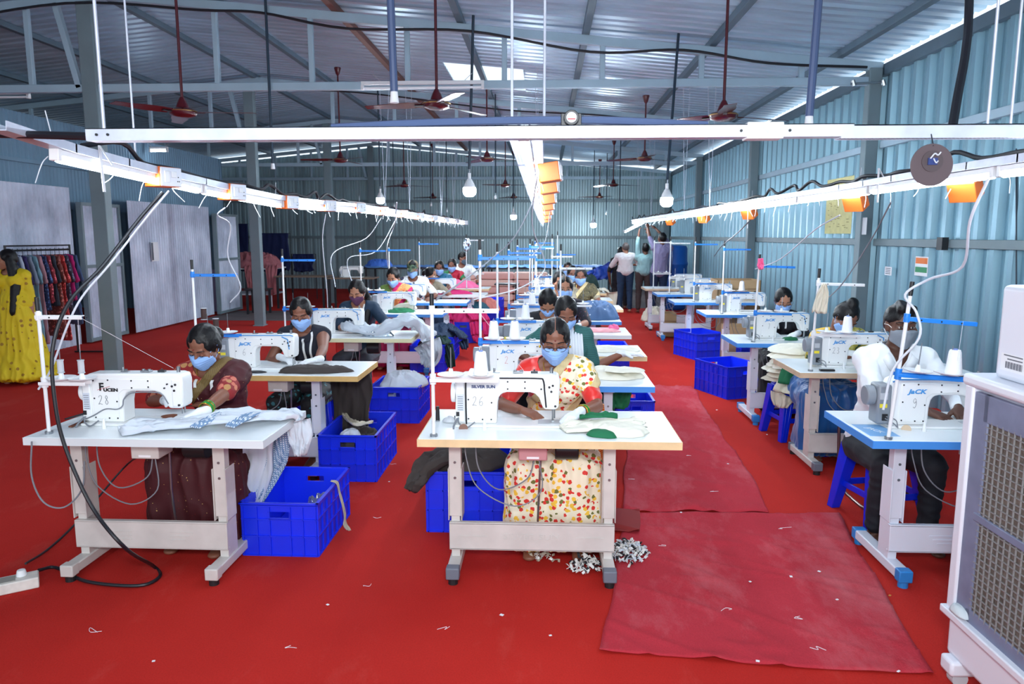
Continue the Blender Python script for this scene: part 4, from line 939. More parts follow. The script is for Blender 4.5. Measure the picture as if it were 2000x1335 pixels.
def skinmat(t):
    c = {'a': (150, 98, 74), 'b': (128, 80, 60), 'c': (168, 116, 90), 'd': (92, 58, 44), 'e': (110, 70, 54)}[t]
    if 'skin_'+t in MATS: return MATS['skin_'+t]
    m = mat('skin_'+t, c, .5, bump=.08, bscale=220); b = m.node_tree.nodes['Principled BSDF']
    b.inputs['Subsurface Weight'].default_value = .08; b.inputs['Subsurface Radius'].default_value = (.01, .004, .002); return m
M_hair = mat('black_hair', (13, 11, 13), .42, bump=.22, bscale=110, spec=.3)
N_, L_ = nt(M_hair)
M_ghair = mat('greying_hair', (88, 80, 78), .6, bump=.4, bscale=200)
M_bhair = mat('brown_black_hair', (38, 26, 26), .45, bump=.5, bscale=160)
M_eye = mat('eye_white', (225, 220, 215), .25); M_iris = mat('dark_iris', (28, 18, 14), .15)
M_mask = mat('blue_surgical_mask', (146, 182, 236), .75)
M_maskp = mat('plum_mask', (92, 50, 84), .8); M_maskg = mat('grey_mask', (132, 140, 150), .85, bump=.3, bscale=300); M_maskt = mat('slate_mask', (80, 100, 115), .8)
M_glove = mat('white_latex_glove', (228, 232, 236), .5, bump=.25, bscale=60)
M_gold = mat('gold', (215, 170, 70), .25, .9); M_bindi = mat('maroon_bindi', (120, 20, 25), .6)
M_bangle = mat('green_glass_bangle', (40, 140, 60), .2)
M_tape = mat('white_measuring_tape', (232, 232, 230), .6)

def folds(amp, f=14, ax=(1, 1, .15), seed=0, pl=0):
    def g(p, n):
        q = V((p.x*ax[0]*f+seed, p.y*ax[1]*f, p.z*ax[2]*f))
        a = noise.noise(q); b = noise.noise(V((p.x*9+seed, p.y*9, p.z*11)))
        return amp*(1-abs(a)*3.2)*.6+amp*.5*b
    return g
crumple = lambda amp, seed=0: folds(amp, 16, (1, 1, .8), seed)

def person(key, lab, head, yaw=0, pitch=25, roll=0, pel=None, skin='a', fem=True, hair='bun', mask='blue', hands=None, glove=(1, 1), detail=1, sh=None, standing=False,
           top=None, sleeve=.55, topm=None, neck=.075, lower=None, lowm=None, sari=None, extras=(), curl=.55, rz=0, hint=None, lean=None, hscale=1.0, knee=None, sari2=None, vneck=0, legs=True, handdir=None, sk2=None):
    """head = world centre of the head; hands = world wrist targets (picture-left, picture-right)"""
    head = V(head); pel = V(pel) if pel is not None else V((head.x, head.y+.14, 0))
    base = V((pel.x, pel.y, 0)); MW = Matrix.Translation(base) @ Matrix.Rotation(rz, 4, 'Z'); MI = MW.inverted()
    root = thing('person', lab, 'person', base, rz)
    H = MI @ head; SM = skinmat(skin)
    R = Euler((radians(pitch), radians(roll), radians(yaw))).to_matrix()      # pitch>0 nods toward -Y
    hs = hscale
    def h(*p): return H+R @ (V(p)*hs)
    vox = {2: .0058, 1: .008, 0: .011}[detail]
    pz = .92 if standing else .50
    P0 = V((0, 0, pz)); nb = H+R @ V((0, .035, -.115))*hs*.55+V((0, .02, -.06)); nb = V((nb.x, nb.y, min(nb.z, H.z-.10)))
    sw = sh or (.148 if fem else .165)
    up = (nb-P0); wa = P0+up*.38+V((0, .02, 0)); ch = P0+up*.68+V((0, .015, 0)); cu = P0+up*.88
    S = [nb+V((-sw, .0, -.065)), nb+V((sw, .0, -.065))]
    g = 1.0 if fem else 1.06
    torso = [hull([(P0, (.165*g, .125, .10)), (wa, (.125*g, .10, .08))]), hull([(wa, (.125*g, .10, .08)), (ch, (.145*g, .11, .10))]),
             hull([(ch, (.145*g, .11, .09)), (cu, (.125*g, .085, .05)), (S[0]+V((.03, 0, -.01)), .055), (S[1]+V((-.03, 0, -.01)), .055)]),
             hull([(S[0], .056), (S[1], .056), (nb+V((0, .01, -.02)), (.07, .06, .04))])]
    if fem: torso += [hull([(ch+V((s_*.068, -.075, .0)), .062), (ch+V((s_*.06, -.01, .03)), .08)]) for s_ in (-1, 1)]
    neckp = [hull([(nb+V((0, .012, -.02)), .054), (H+R @ V((0, .02, -.07))*hs, .047)])]
    # arms
    hw = hands or [None, None]; el = []; wr = []
    ua, fa = (.255, .235) if fem else (.28, .255)
    for i in (0, 1):
        s_ = -1 if i == 0 else 1
        t = MI @ V(hw[i]) if hw[i] is not None else S[i]+V((s_*.06, -.02, -.5))
        if i == 0 and rz and abs(rz) > 2 and hw[i] is not None: pass
        hn = (hint[i] if hint else (s_*.75, .45, -.55))
        e, t = ik(S[i], t, ua, fa, hn); el.append(e); wr.append(t)
    uparm = [[hull([(S[i], .055), (S[i].lerp(el[i], .35), .047*g)]), hull([(S[i].lerp(el[i], .35), .047*g), (el[i], .036*g)])] for i in (0, 1)]
    foarm = [hull([(el[i], .036*g), (el[i].lerp(wr[i], .3), .036*g), (wr[i], .022*g)]) for i in (0, 1)]
    hp = []; skinhands = []
    for i in (0, 1):
        s_ = -1 if i == 0 else 1
        d = (wr[i]-el[i]).normalized(); d = (d+V((0, -.1, 0))).normalized()
        if handdir and handdir[i] is not None: d = V(handdir[i]).normalized()
        elif hw[i] is not None and not standing: d = V((d.x, d.y, max(d.z, -.25))).normalized()
        nrm = V((0, 0, -1)) if hw[i] is not None and abs(d.z) < .85 else V((-s_, 0, 0))
        side = V((-s_, -.2, 0)) if hw[i] is not None and abs(d.z) < .85 else V((0, -1, 0))
        k = .93 if fem else 1.02
        if glove[i]: hp.append((i, hand_prims(wr[i], d, nrm, side, curl, k, infl=.0016)+[hull([(wr[i]-d*.025, .027), (wr[i]+d*.01, .026)])]))
        else: skinhands += hand_prims(wr[i], d, nrm, side, curl, k)
    # head
    hd = [hull([(h(0, .018, .028), (.074*hs, .092*hs, .088*hs)), (h(0, .0, .0), (.066*hs, .078*hs, .07*hs))], R),
          hull([(h(0, -.02, -.01), (.058*hs, .052*hs, .05*hs)), (h(0, -.06, -.092), .019*hs), (h(-.043, -.012, -.068), .022*hs), (h(.043, -.012, -.068), .022*hs), (h(-.046, -.046, -.02), .026*hs), (h(.046, -.046, -.02), .026*hs)], R),
          hull([(h(0, -.078, .012), .008*hs), (h(0, -.098, -.026), .0105*hs), (h(0, -.078, -.034), .011*hs)]),
          hull([(h(-.012, -.086, -.031), .008*hs), (h(.012, -.086, -.031), .008*hs)]),
          hull([(h(-.034, -.069, .028), (.020*hs, .010*hs, .007*hs)), (h(.034, -.069, .028), (.020*hs, .010*hs, .007*hs))], R),
          hull([(h(0, -.079, -.056), (.020*hs, .008*hs, .006*hs)), (h(0, -.077, -.066), (.016*hs, .008*hs, .006*hs))], R)]
    for s_ in (-1, 1):
        hd.append(hull([(h(s_*.076, .008, .012), (.006*hs, .016*hs, .015*hs)), (h(s_*.073, .0, -.022), (.006*hs, .010*hs, .010*hs))], R))
        hd.append(hull([(h(s_*.031, -.066, .006), (.0165*hs, .0135*hs, .011*hs))], R))
    body = list(torso)+neckp+hd+uparm[0]+uparm[1]+[foarm[0], foarm[1]]+skinhands
    # legs
    HP = [V((-.09, 0, pz-.03)), V((.09, 0, pz-.03))]
    if standing: K = [V((-.10, -.02, .48)), V((.10, -.02, .48))]; A = [V((-.11, .02, .08)), V((.11, .02, .08))]
    else:
        kx = knee or (.13, -.40, .47); K = [V((-kx[0], kx[1], kx[2])), V((kx[0], kx[1], kx[2]))]; A = [V((-kx[0], kx[1]+.06, .08)), V((kx[0], kx[1]+.02, .08))]
    if legs:
        for i in (0, 1):
            body += [hull([(HP[i], .088), (HP[i].lerp(K[i], .5), .07), ]), hull([(HP[i].lerp(K[i], .5), .07), (K[i], .054)]), hull([(K[i], .054), (K[i].lerp(A[i], .3), .052)]), hull([(K[i].lerp(A[i], .3), .052), (A[i], .033)]),
                     hull([(A[i]+V((0, .03, -.035)), .03), (A[i]+V((0, -.07, -.05)), (.036, .04, .022)), (A[i]+V((0, -.14, -.062)), (.036, .03, .016))])]
    bd = blob('body', body, vox, SM, root, smooth=2 if detail else 1)
    # face details
    dn = pitch > 12
    for s_ in (-1, 1):
        e = MB(); e.ell(h(s_*.031, -.0705, .006), (.0125*hs, .0105*hs, .0085*hs), 14, R); eo = e.build('eye', M_eye if not dn or pitch < 16 else SM, root, smooth=True)
        if dn and pitch >= 16:
            l = MB(); l.tube([h(s_*.031-.012, -.0795, .001), h(s_*.031, -.083, -.002), h(s_*.031+.012, -.0795, .001)], .0016*hs, 6); l.build('eyelashes', M_hair, eo)
        else:
            l = MB(); l.ell(h(s_*.031, -.0785, .0055), (.0062*hs, .0035*hs, .0065*hs), 12, R); l.build('iris', M_iris, eo, smooth=True)
            l = MB(); l.tube([h(s_*.031-.014, -.077, .006), h(s_*.031-.005, -.0815, .013), h(s_*.031+.005, -.0815, .013), h(s_*.031+.014, -.077, .006)], .0022*hs, 6); l.build('eyelid', M_hair if fem else SM, eo)
        l = MB(); l.tube(spline([h(s_*.014, -.081, .028), h(s_*.030, -.080, .034), h(s_*.052, -.066, .028)], 4), .003*hs, 6, rs=None); l.build('eyebrow', M_hair, root, smooth=True)
    # mask
    if mask:
        mm = {'blue': M_mask, 'plum': M_maskp, 'grey': M_maskg, 'slate': M_maskt}[mask]
        mp = [hull([(h(0, -.106, -.019), (.012*hs, .009*hs, .007*hs)), (h(-.058, -.050, -.024), .016*hs), (h(.058, -.050, -.024), .016*hs), (h(-.032, -.083, -.021), .012*hs), (h(.032, -.083, -.021), .012*hs), (h(0, -.074, -.104), (.024*hs, .015*hs, .012*hs)), (h(-.053, -.036, -.064), .018*hs), (h(.053, -.036, -.064), .018*hs), (h(0, -.108, -.048), (.022*hs, .008*hs, .014*hs))], R)]
        Ri = R.inverted()
        pd = (lambda p, n: .0016*sin(((Ri @ (p-H)).z)*420)) if mask == 'blue' else (lambda p, n: .003*max(0, 1-abs((Ri @ (p-H)).x)*60))
        mo = blob('face_mask', mp, min(vox, .0055), mm, root, smooth=2, disp=pd)
        l = MB()
        for s_ in (-1, 1):
            l.tube(spline([h(s_*.056, -.052, -.012), h(s_*.072, -.02, .010), h(s_*.083, .012, .012)], 4), .0016, 5); l.tube(spline([h(s_*.056, -.04, -.066), h(s_*.072, -.01, -.045), h(s_*.082, .012, -.016)], 4), .0016, 5)
        l.build('ear_loops', M_tape if mask != 'blue' else M_mask, mo)
    # hair
    HM = {'grey': M_ghair}.get(hair if isinstance(hair, str) else '', M_hair)
    hc = [hull([(h(0, .026, .040), (.0815*hs, .092*hs, .085*hs)), (h(0, .05, .0), (.076*hs, .068*hs, .066*hs))], R)]
    sd = lambda p, n: .0018*noise.noise(V((p.x*60, p.y*14, p.z*30)))
    if fem:
        hc += [hull([(h(s_*.058, .01, .03), (.026*hs, .06*hs, .05*hs)), (h(s_*.066, .03, -.02), (.016*hs, .03*hs, .03*hs))], R) for s_ in (-1, 1)]
    if hair == 'bun': hc += [hull([(h(0, .118, -.01), (.05*hs, .042*hs, .05*hs)), (h(0, .08, .0), .05*hs)], R)]
    if hair == 'topbun': hc += [hull([(h(0, .06, .115), (.045*hs, .045*hs, .035*hs)), (h(0, .05, .09), .05*hs)], R)]
    if hair in ('long', 'longl', 'longr'):
        s_ = {'long': 0, 'longl': -1, 'longr': 1}[hair]; a = h(s_*.045, .085, -.03)
        if s_: pts = [a, nb+V((s_*.085, .055, .02)), nb+V((s_*.10, -.04, -.08)), nb+V((s_*.09, -.135, -.22)), nb+V((s_*.07, -.13, -.34))]
        else: pts = [a, nb+V((0, .10, -.03)), nb+V((.01, .13, -.22)), nb+V((0, .13, -.38))]
        for u, w_ in zip(pts, pts[1:]): hc.append(hull([(u, .035), (w_, .03)]))
    if hair == 'loose':
        hc += [hull([(h(.055, .03, -.02), (.04, .06, .05)), (nb+V((.10, -.08, -.16)), (.055, .06, .07))]), hull([(nb+V((.10, -.08, -.16)), (.055, .06, .07)), (nb+V((.10, -.165, -.46)), (.04, .035, .06))])]
        hc += [hull([(h(s_*.06, .03, .0), (.03, .05, .05)), (nb+V((s_*.10, .02, -.10)), (.04, .05, .05))]) for s_ in (-1, 1)]; hc += [hull([(nb+V((s_*.10, .02, -.10)), (.04, .05, .05)), (nb+V((s_*.13, .06, -.34)), (.03, .03, .06))]) for s_ in (-1, 1)]
    if hair == 'short': hc = [hull([(h(0, .024, .044), (.081*hs, .094*hs, .086*hs)), (h(0, .05, .0), (.074*hs, .06*hs, .05*hs))], R), hull([(h(-.02, -.045, .10), .025*hs), (h(.04, -.04, .10), .024*hs), (h(0, .03, .115), .03*hs)])]
    if hair == 'grey': hc = [hull([(h(0, .03, .030), (.079*hs, .09*hs, .080*hs)), (h(0, .055, -.01), (.07*hs, .05*hs, .05*hs))], R)]
    if hair:
        ho = blob('hair', hc, vox, HM, root, smooth=2, disp=sd)
    if hair == 'part' : pass
    # gloves
    for i, pr in hp: blob('glove', pr, .0048 if detail else .007, M_glove, root, smooth=1, disp=lambda p, n: .0012*noise.noise(p*90))
    # upper garment
    gi = .010 if not standing else .019
    tp = inflate(torso, gi)
    for i in (0, 1):
        sv = sleeve[i] if hasattr(sleeve, '__len__') else sleeve
        if sv > 0:
            e1 = S[i].lerp(el[i], min(1, sv/.55)) if sv < .55 else el[i]
            tp.append(hull([(S[i], .060), (S[i].lerp(e1, .5), .054), (e1, .050)]))
            if sv > .56: tp.append(hull([(el[i], .047), (el[i].lerp(wr[i], min(1, (sv-.55)/.45)), .034*g)]))
    nk = nb+V((0, -.055, .0)); st = standing
    if st: lowz = .84
    else: lowz = .42
    def ndrop(p, r=neck):
        if p.z > nb.z-.045 and (V((p.x, p.y, 0))-V((nb.x, nb.y+.01, 0))).length < .072: return True
        if vneck and p.y < nb.y and p.z > nb.z-vneck and abs(p.x-nb.x) < (p.z-(nb.z-vneck))*.45: return True
        return (p-nk).length < r
    TO = blob('top' if not top else top, tp, vox*1.15, topm, root, smooth=3, drop=ndrop, disp=crumple(.005 if fem else .007, hash(key) % 50 if False else len(key)*3.1), solid=.003)
    bvh = BVHTree.FromObject(TO, bpy.context.evaluated_depsgraph_get())
    def front(x, z, off=.004, y0=-1.2):
        hit = bvh.ray_cast(V((x, y0, z)), V((0, 1, 0)))
        return V((x, hit[0].y-off, z)) if hit[0] is not None else V((x, nb.y-.1, z))
    # sari drape across the chest
    if sari:
        mS, mB, wid = sari[:3]; s_ = sari[3] if len(sari) > 3 else 1
        A_ = V((S[1].x*.30*s_, 0, nb.z-.0)); B_ = V((-.19*s_, 0, wa.z+.02)); dv = (A_-B_).normalized(); nn = V((dv.z*s_, 0, -dv.x*s_))   # nn points to the shoulder side
        sp_ = inflate(torso, gi+.010)+[hull([(S[1 if s_ > 0 else 0], .078), (S[1 if s_ > 0 else 0].lerp(el[1 if s_ > 0 else 0], .45), .066)])]
        def inside(p, a, b):
            u = (V((p.x, 0, p.z))-B_).dot(nn); return a < u < b
        blob('sari_drape', sp_, vox*1.15, mS, root, smooth=3, drop=lambda p: not inside(p, -.0, wid), disp=folds(.006, 22, (.6, .6, 1.2), 4), solid=.003)
        blob('sari_border', inflate(sp_, .003), vox*1.1, mB, root, smooth=3, drop=lambda p: not (inside(p, -.012, .035) or (inside(p, wid-.045, wid) and p.x*s_ > .02)), disp=folds(.006, 22, (.6, .6, 1.2), 4), solid=.003)
    # lower garment
    if lower == 'skirt':
        z0 = .02
        sk = [hull([(HP[0], .13), (K[0]+V((-.03, 0, .0)), .10)]), hull([(HP[1], .13), (K[1]+V((.03, 0, 0)), .10)]), hull([(HP[0], .12), (HP[1], .12), (K[0], .085), (K[1], .085)]),
              hull([(K[0]+V((-.02, 0, 0)), .105), (K[1]+V((.02, 0, 0)), .105), (V((-.20, K[0].y-.02, .10)), .06), (V((.20, K[0].y-.02, .10)), .06), (V((-.17, K[0].y+.22, .10)), .06), (V((.17, K[0].y+.22, .10)), .06)])]
        if standing: sk = [hull([(P0+V((0, 0, .05)), (.16, .13, .1)), (V((0, 0, .35)), (.27, .24, .1))]), hull([(V((0, 0, .35)), (.27, .24, .1)), (V((0, 0, .10)), (.40, .34, .07))])]
        blob('skirt', sk, vox*1.3, lowm, root, smooth=4, disp=folds(.024, 15, (1, 1, .10), 7))
    elif lower == 'trousers':
        tr = [hull([(P0, (.17, .125, .10)), (HP[0], .10), (HP[1], .10)])]
        for i in (0, 1):
            m_ = HP[i].lerp(K[i], .5)
            tr += [hull([(HP[i], .105), (m_, .086)]), hull([(m_, .086), (K[i], .070)]), hull([(K[i], .070), (A[i]+V((0, 0, .03)), .052)])]
        blob('trousers', tr, vox*1.3, lowm, root, smooth=3, disp=folds(.007, 14, (.4, .4, 1.4), 3))
    info = dict(root=root, H=H, h=h, nb=nb, ch=ch, S=S, el=el, wr=wr, front=front, R=R, K=K, A=A, MW=MW, wa=wa, P0=P0, SM=SM, vox=vox)
    for f in extras: f(info)
    return info
# ---- extras
def bindi(i): MB().ell(i['h'](0, -.082, .046), (.0045, .003, .0045), 10, i['R']).build('bindi', M_bindi, i['root'])
def earrings(i):
    for s_ in (-1, 1): MB().ell(i['h'](s_*.083, -.002, -.036), .008, 10).build('earring', M_gold, i['root'], smooth=True)
def bangles(hand, m=M_bangle, n=5, off=.035):
    def f(i):
        w, e = i['wr'][hand], i['el'][hand]; d = (e-w).normalized(); x = d.orthogonal().normalized(); y = d.cross(x)
        for k in range(n):
            c = w+d*(off+.009*k); b = MB(); b.tube([c+(x*cos(a)+y*sin(a))*.034 for a in [2*pi*q/20 for q in range(21)]], .0032, 6, False); b.build('bangle', m if k % 3 else M_gold, i['root'], smooth=True)
    return f
def necklace(r=.05, dz=-.11, m=M_gold):
    def f(i):
        nb = i['nb']; pts = []
        for k in range(15):
            a = pi*k/14; x = nb.x-cos(a)*.062; z = nb.z-.01+dz*sin(a); pts.append(V((x, nb.y-.045-.05*sin(a), z)))
        bo = BVHTree.FromObject([c for c in kids(i['root']) if c.name.startswith('body')][0], bpy.context.evaluated_depsgraph_get())
        q = []
        for p in pts:
            h_ = bo.ray_cast(V((p.x, -1.5, p.z)), V((0, 1, 0))); q.append(V((p.x, (h_[0].y if h_[0] is not None else p.y)-.006, p.z)))
        b = MB(); b.tube(spline(q, 3), .0028, 6); b.build('necklace', m, i['root'], smooth=True)
    return f
def specs(i):
    h = i['h']; b = MB()
    for s_ in (-1, 1):
        b.tube([h(s_*.033+.024*cos(a), -.094, .002+.017*sin(a)) for a in [2*pi*q/18 for q in range(19)]], .0016, 6, False)
        b.tube([h(s_*.057, -.093, .006), h(s_*.08, -.05, .01), h(s_*.084, .01, .006)], .0016, 6)
    b.tube([h(-.009, -.094, .006), h(.009, -.094, .006)], .0018, 6); b.build('spectacles', M_dsteel, i['root'], smooth=True)
def parting(i):
    h = i['h']; b = MB(); b.tube([h(0, -.060, .099), h(0, -.035, .1165), h(0, .0, .1265), h(0, .03, .128)], .0022, 6); b.build('hair_parting', i['SM'], i['root'])
def tape(x0=-.055, x1=.06, z=-.30, lab='white measuring tape'):
    def f(i):
        fr, nb = i['front'], i['nb']; w = .009
        for s_, x in ((-1, x0), (1, x1)):
            b = MB()
            pts = [V((nb.x+s_*.055, nb.y+.03, nb.z+.005)), V((nb.x+s_*.066, nb.y-.03, nb.z-.01))]+[fr(nb.x+x+(s_*.012)*(1-k/6), nb.z-.05+(z+.05)*k/6, .008) for k in range(7)]
            pts = spline(pts, 3)
            for a, c in zip(pts, pts[1:]): b.bar(a, c, w*1.8, .0018, V((0, -1, .3)))
            b.build('measuring_tape', M_tape, i['root'])
    return f
def collar(m, v=.09):
    def f(i):
        fr, nb = i['front'], i['nb']
        for s_ in (-1, 1):
            inn = [V((nb.x+s_*.01, nb.y+.078, nb.z+.028)), V((nb.x+s_*.055, nb.y+.05, nb.z+.024)), V((nb.x+s_*.072, nb.y-.0, nb.z+.012)), fr(nb.x+s_*.056, nb.z-.035, .012), fr(nb.x+s_*.016, nb.z-v-.01, .010)]
            out = [V((nb.x+s_*.012, nb.y+.088, nb.z-.012)), V((nb.x+s_*.078, nb.y+.058, nb.z-.014)), V((nb.x+s_*.104, nb.y-.012, nb.z-.020)), fr(nb.x+s_*.095, nb.z-.070, .011), fr(nb.x+s_*.055, nb.z-v-.025, .010)]
            b = MB(); b.add(inn+out, [(k, k+1, k+6, k+5) for k in range(4)]); o = b.build('collar', m, i['root'], smooth=True); q = o.modifiers.new('t', 'SOLIDIFY'); q.thickness = .005; q.offset = 0
        b = MB(); pts = [fr(nb.x+.004, nb.z-v-.03-.045*k, .003) for k in range(7)]
        for p, q in zip(pts, pts[1:]): b.bar(p, q, .026, .003, V((0, -1, 0)))
        o = b.build('button_placket', m, i['root'])
        for k in (1, 3, 5): MB().cyl(pts[k]+V((0, -.004, 0)), pts[k]+V((0, -.001, 0)), .0055, n=10).build('button', M_lgrey, o)
    return f
def stripes_sleeve(*a): pass
# ---- cloth materials
M_floral = pattern('floral_cream_sari', (238, 226, 200), [(214, 50, 42), (238, 226, 200), (240, 190, 60), (214, 50, 42), (110, 110, 50), (238, 226, 200), (235, 185, 60)], 42, .50)
M_redsilk = mat('red_satin', (215, 36, 28), .35, sheen=.3)
M_goldborder = striped('gold_striped_border', (226, 206, 160), (196, 170, 118), 60, 'X')
M_maroonsari = pattern('maroon_sequin_sari', (66, 8, 18), [(66, 8, 18), (190, 150, 90), (80, 12, 22), (96, 14, 22)], 55, .16)
M_dotblouse = pattern('red_blouse_gold_dots', (136, 26, 30), [(196, 120, 92), (176, 130, 80), (196, 110, 90)], 24, .44, rnd=.35)
M_border28 = striped('black_gold_border', (24, 20, 24), (150, 120, 60), 90, 'X')
M_blacktop = mat('black_knit_top', (24, 26, 40), .85)
M_floralblk = pattern('black_teal_floral_trousers', (14, 16, 22), [(14, 16, 22), (60, 130, 140), (40, 100, 110)], 26, .4)
M_navy = mat('dark_teal_shirt', (14, 42, 66), .75, bump=.15, bscale=60)
M_orangesari = pattern('orange_gold_sari', (236, 150, 90), [(190, 90, 60), (236, 150, 90), (222, 120, 70)], 40, .3)
M_magsari = mat('magenta_cloth', (190, 20, 90), .6)
M_greenbl = pattern('olive_green_blouse', (104, 130, 60), [(130, 150, 80), (104, 130, 60)], 60, .3)
M_camo = pattern('camouflage_cloth', (86, 110, 86), [(60, 80, 60), (150, 130, 100), (40, 60, 50), (110, 90, 70)], 22, .62)
M_wtee = pattern('white_printed_tee', (232, 232, 236), [(232, 232, 236), (60, 60, 80), (232, 232, 236), (200, 60, 60), (232, 232, 236)], 10, .4)
M_teal = mat('teal_sari', (24, 104, 138), .6, sheen=.2)
M_wshirt = mat('white_cotton_shirt', (236, 240, 244), .75, bump=.1, bscale=40)
M_green = mat('green_cloth', (24, 112, 62), .7); M_crimson = mat('crimson_cloth', (190, 24, 60), .6)
M_stripe = striped('black_teal_stripes', (16, 40, 48), (60, 130, 125), 42, 'Z')
M_gauze = mat('white_gauze_dupatta', (222, 226, 232), .85)
M_blk = mat('black_cloth', (18, 18, 26), .8)
M_darkfl = pattern('black_printed_top', (20, 18, 34), [(20, 18, 34), (120, 60, 60), (60, 50, 90)], 40, .3)
M_olive = pattern('olive_brown_sari', (88, 80, 54), [(60, 56, 44), (120, 106, 70)], 46, .4)
M_greybl = pattern('grey_blouse', (150, 140, 120), [(120, 110, 100)], 60, .3)
M_ylw = mat('yellow_blouse', (232, 190, 70), .6)
M_yfloral = pattern('yellow_green_floral_sari', (206, 190, 80), [(50, 110, 70), (206, 190, 80), (40, 90, 60), (220, 210, 120)], 34, .5)
M_bluesari = mat('blue_satin_sari', (14, 84, 150), .38, sheen=.3)
M_ykurta = pattern('yellow_printed_kurta', (216, 190, 20), [(150, 110, 20), (216, 190, 20), (160, 120, 30)], 15, .26, rnd=.2)
M_ivory = mat('ivory_cotton_shirt', (222, 218, 220), .8); M_sea = mat('sea_green_shirt', (140, 178, 180), .8); M_lil = mat('lilac_shirt', (130, 124, 160), .8)
M_jeans = mat('dark_blue_jeans', (28, 54, 84), .85); M_brownp = mat('brown_trousers', (62, 50, 50), .85); M_navyp = mat('navy_trousers', (22, 42, 74), .85); M_blkp = mat('black_trousers', (18, 20, 30), .8)
M_greyp = mat('charcoal_leggings', (62, 66, 76), .9)
def hz(x, y, Y): return atY(x, y, Y)
def tz(x, y, z=.80): return atZ(x, y, z)
def ty(x, Y, z=.80): p = atY(x, 600, Y); return V((p.x, Y, z))
# 28
def slash(i): pass
person('w28', 'woman in a maroon sari and dotted red blouse bent over machine 28', hz(398, 676, 4.0), yaw=-10, pitch=34, roll=4, skin='b', hair='bun', detail=2, topm=M_dotblouse, top='blouse', sleeve=.50,
       hands=[tz(305, 790, .80)+V((0, .1, 0)), tz(392, 806, .805)], sari=(M_maroonsari, M_border28, .34), lower='skirt', lowm=M_maroonsari, extras=[bindi, earrings, bangles(1), necklace(), tape(-.045, .03, -.28)], neck=.085, curl=.35, pel=(hz(398, 676, 4.0).x+.03, 4.16, 0), hint=[(-.9, .3, -.5), (1.0, .2, -.3)], handdir=[None, (-.75, -.65, -.1)])
# 26
i26 = person('w26', 'woman in glasses and a cream floral sari at the front centre table', hz(1084, 665, 4.02), yaw=0, pitch=22, skin='b', hair='bun', detail=2, topm=M_redsilk, top='blouse', sleeve=.42,
       hands=[tz(1018, 800, .80), tz(1130, 806, .80)], sari=(M_floral, M_goldborder, .235), lower='skirt', lowm=M_floral, extras=[bindi, earrings, specs, parting, necklace(dz=-.13), bangles(1, off=.04, n=4)], glove=(0, 1), neck=.095, curl=.4, handdir=[(.6, -.5, -.1), (-.5, -.8, -.1)], pel=(hz(1084, 672, 4.02).x, 4.17, 0))
# man at 9
person('m9', 'man in a white shirt and grey mask looking at the camera, front right', hz(1759, 637, 4.16), yaw=-3, pitch=2, skin='d', fem=False, hair='short', mask='grey', detail=2, topm=M_wshirt, top='shirt', sleeve=.93,
       hands=[tz(1812, 803, .79), tz(1872, 797, .80)], glove=(0, 0), lower='trousers', lowm=M_blkp, vneck=.13, neck=.055, extras=[collar(M_wshirt, .10)], curl=.5, pel=(hz(1757, 646, 4.16).x, 4.34, 0), handdir=[(.45, -.85, -.15), (-.2, -.9, -.2)])
# 6
person('w6', 'young woman in a black top with striped cap sleeves at machine 6', hz(588, 612, 5.52), yaw=8, pitch=26, roll=-2, skin='b', hair='longl', detail=2, topm=M_blacktop, top='tee', sleeve=.0,
       hands=[tz(545, 700, .80)+V((0, .05, 0)), tz(618, 712, .80)], lower='trousers', lowm=M_floralblk, vneck=.06, neck=.075, extras=[tape(.03, .075, -.26)], curl=.4, handdir=[(.8, -.5, -.1), (-.75, -.6, -.1)])
# L3
person('w_l3', 'woman in a dark blue shirt and plum mask at the third left table', hz(697, 570, 7.42), yaw=-6, pitch=30, skin='c', hair='longr', mask='plum', detail=1, topm=M_navy, top='shirt', sleeve=.75,
       hands=[ty(672, 7.12), ty(738, 7.12)], glove=(0, 0), lower='trousers', lowm=M_greyp, vneck=.12, extras=[tape(-.03, .05, -.26), collar(M_navy)])
# L4
person('w_l4', 'woman in an orange and magenta sari with olive blouse, fourth left table', hz(768, 541, 9.5), yaw=-12, pitch=28, skin='c', hair='long', detail=1, topm=M_greenbl, top='blouse', sleeve=.45,
       hands=[ty(757, 9.15, .83), ty(797, 9.15, .83)], glove=(0, 0), sari=(M_orangesari, M_magsari, .2), lower='skirt', lowm=M_magsari, extras=[bangles(1, M_gold, 2), earrings])
# L5 camo
def cap(i):
    h, R = i['h'], i['R']
    co = blob('camouflage_cap', [hull([(h(0, .02, .055), (.086, .10, .082)), (h(0, .02, .02), (.086, .10, .02))], R)], .009, M_camo, i['root'], smooth=2, drop=lambda p: (R.inverted() @ (p-i['H'])).z < .022, solid=.004)
    blob('cap_peak', [hull([(h(-.05, -.075, .035), (.02, .02, .006)), (h(.05, -.075, .035), (.02, .02, .006)), (h(0, -.15, .022), (.05, .02, .006))], R)], .006, M_camo, i['root'], smooth=1)
person('m_l5', 'man in a camouflage cap and white printed tee with a blue mask', hz(806, 526, 10.9), yaw=0, pitch=16, skin='b', fem=False, hair='short', detail=1, topm=M_wtee, top='tee', sleeve=.5,
       hands=[ty(808, 10.6), ty(840, 10.6)], glove=(0, 0), lower='trousers', lowm=M_blkp, extras=[cap])
person('w_l5b', 'dark-haired person turned away, beside the man in the camouflage cap', hz(842, 536, 11.75), yaw=75, pitch=15, skin='c', hair='bun', mask=None, detail=0, topm=M_greybl, top='blouse', sleeve=.45, hands=[tz(850, 570, .82), tz(866, 570, .82)], lower='skirt', lowm=M_jeans)
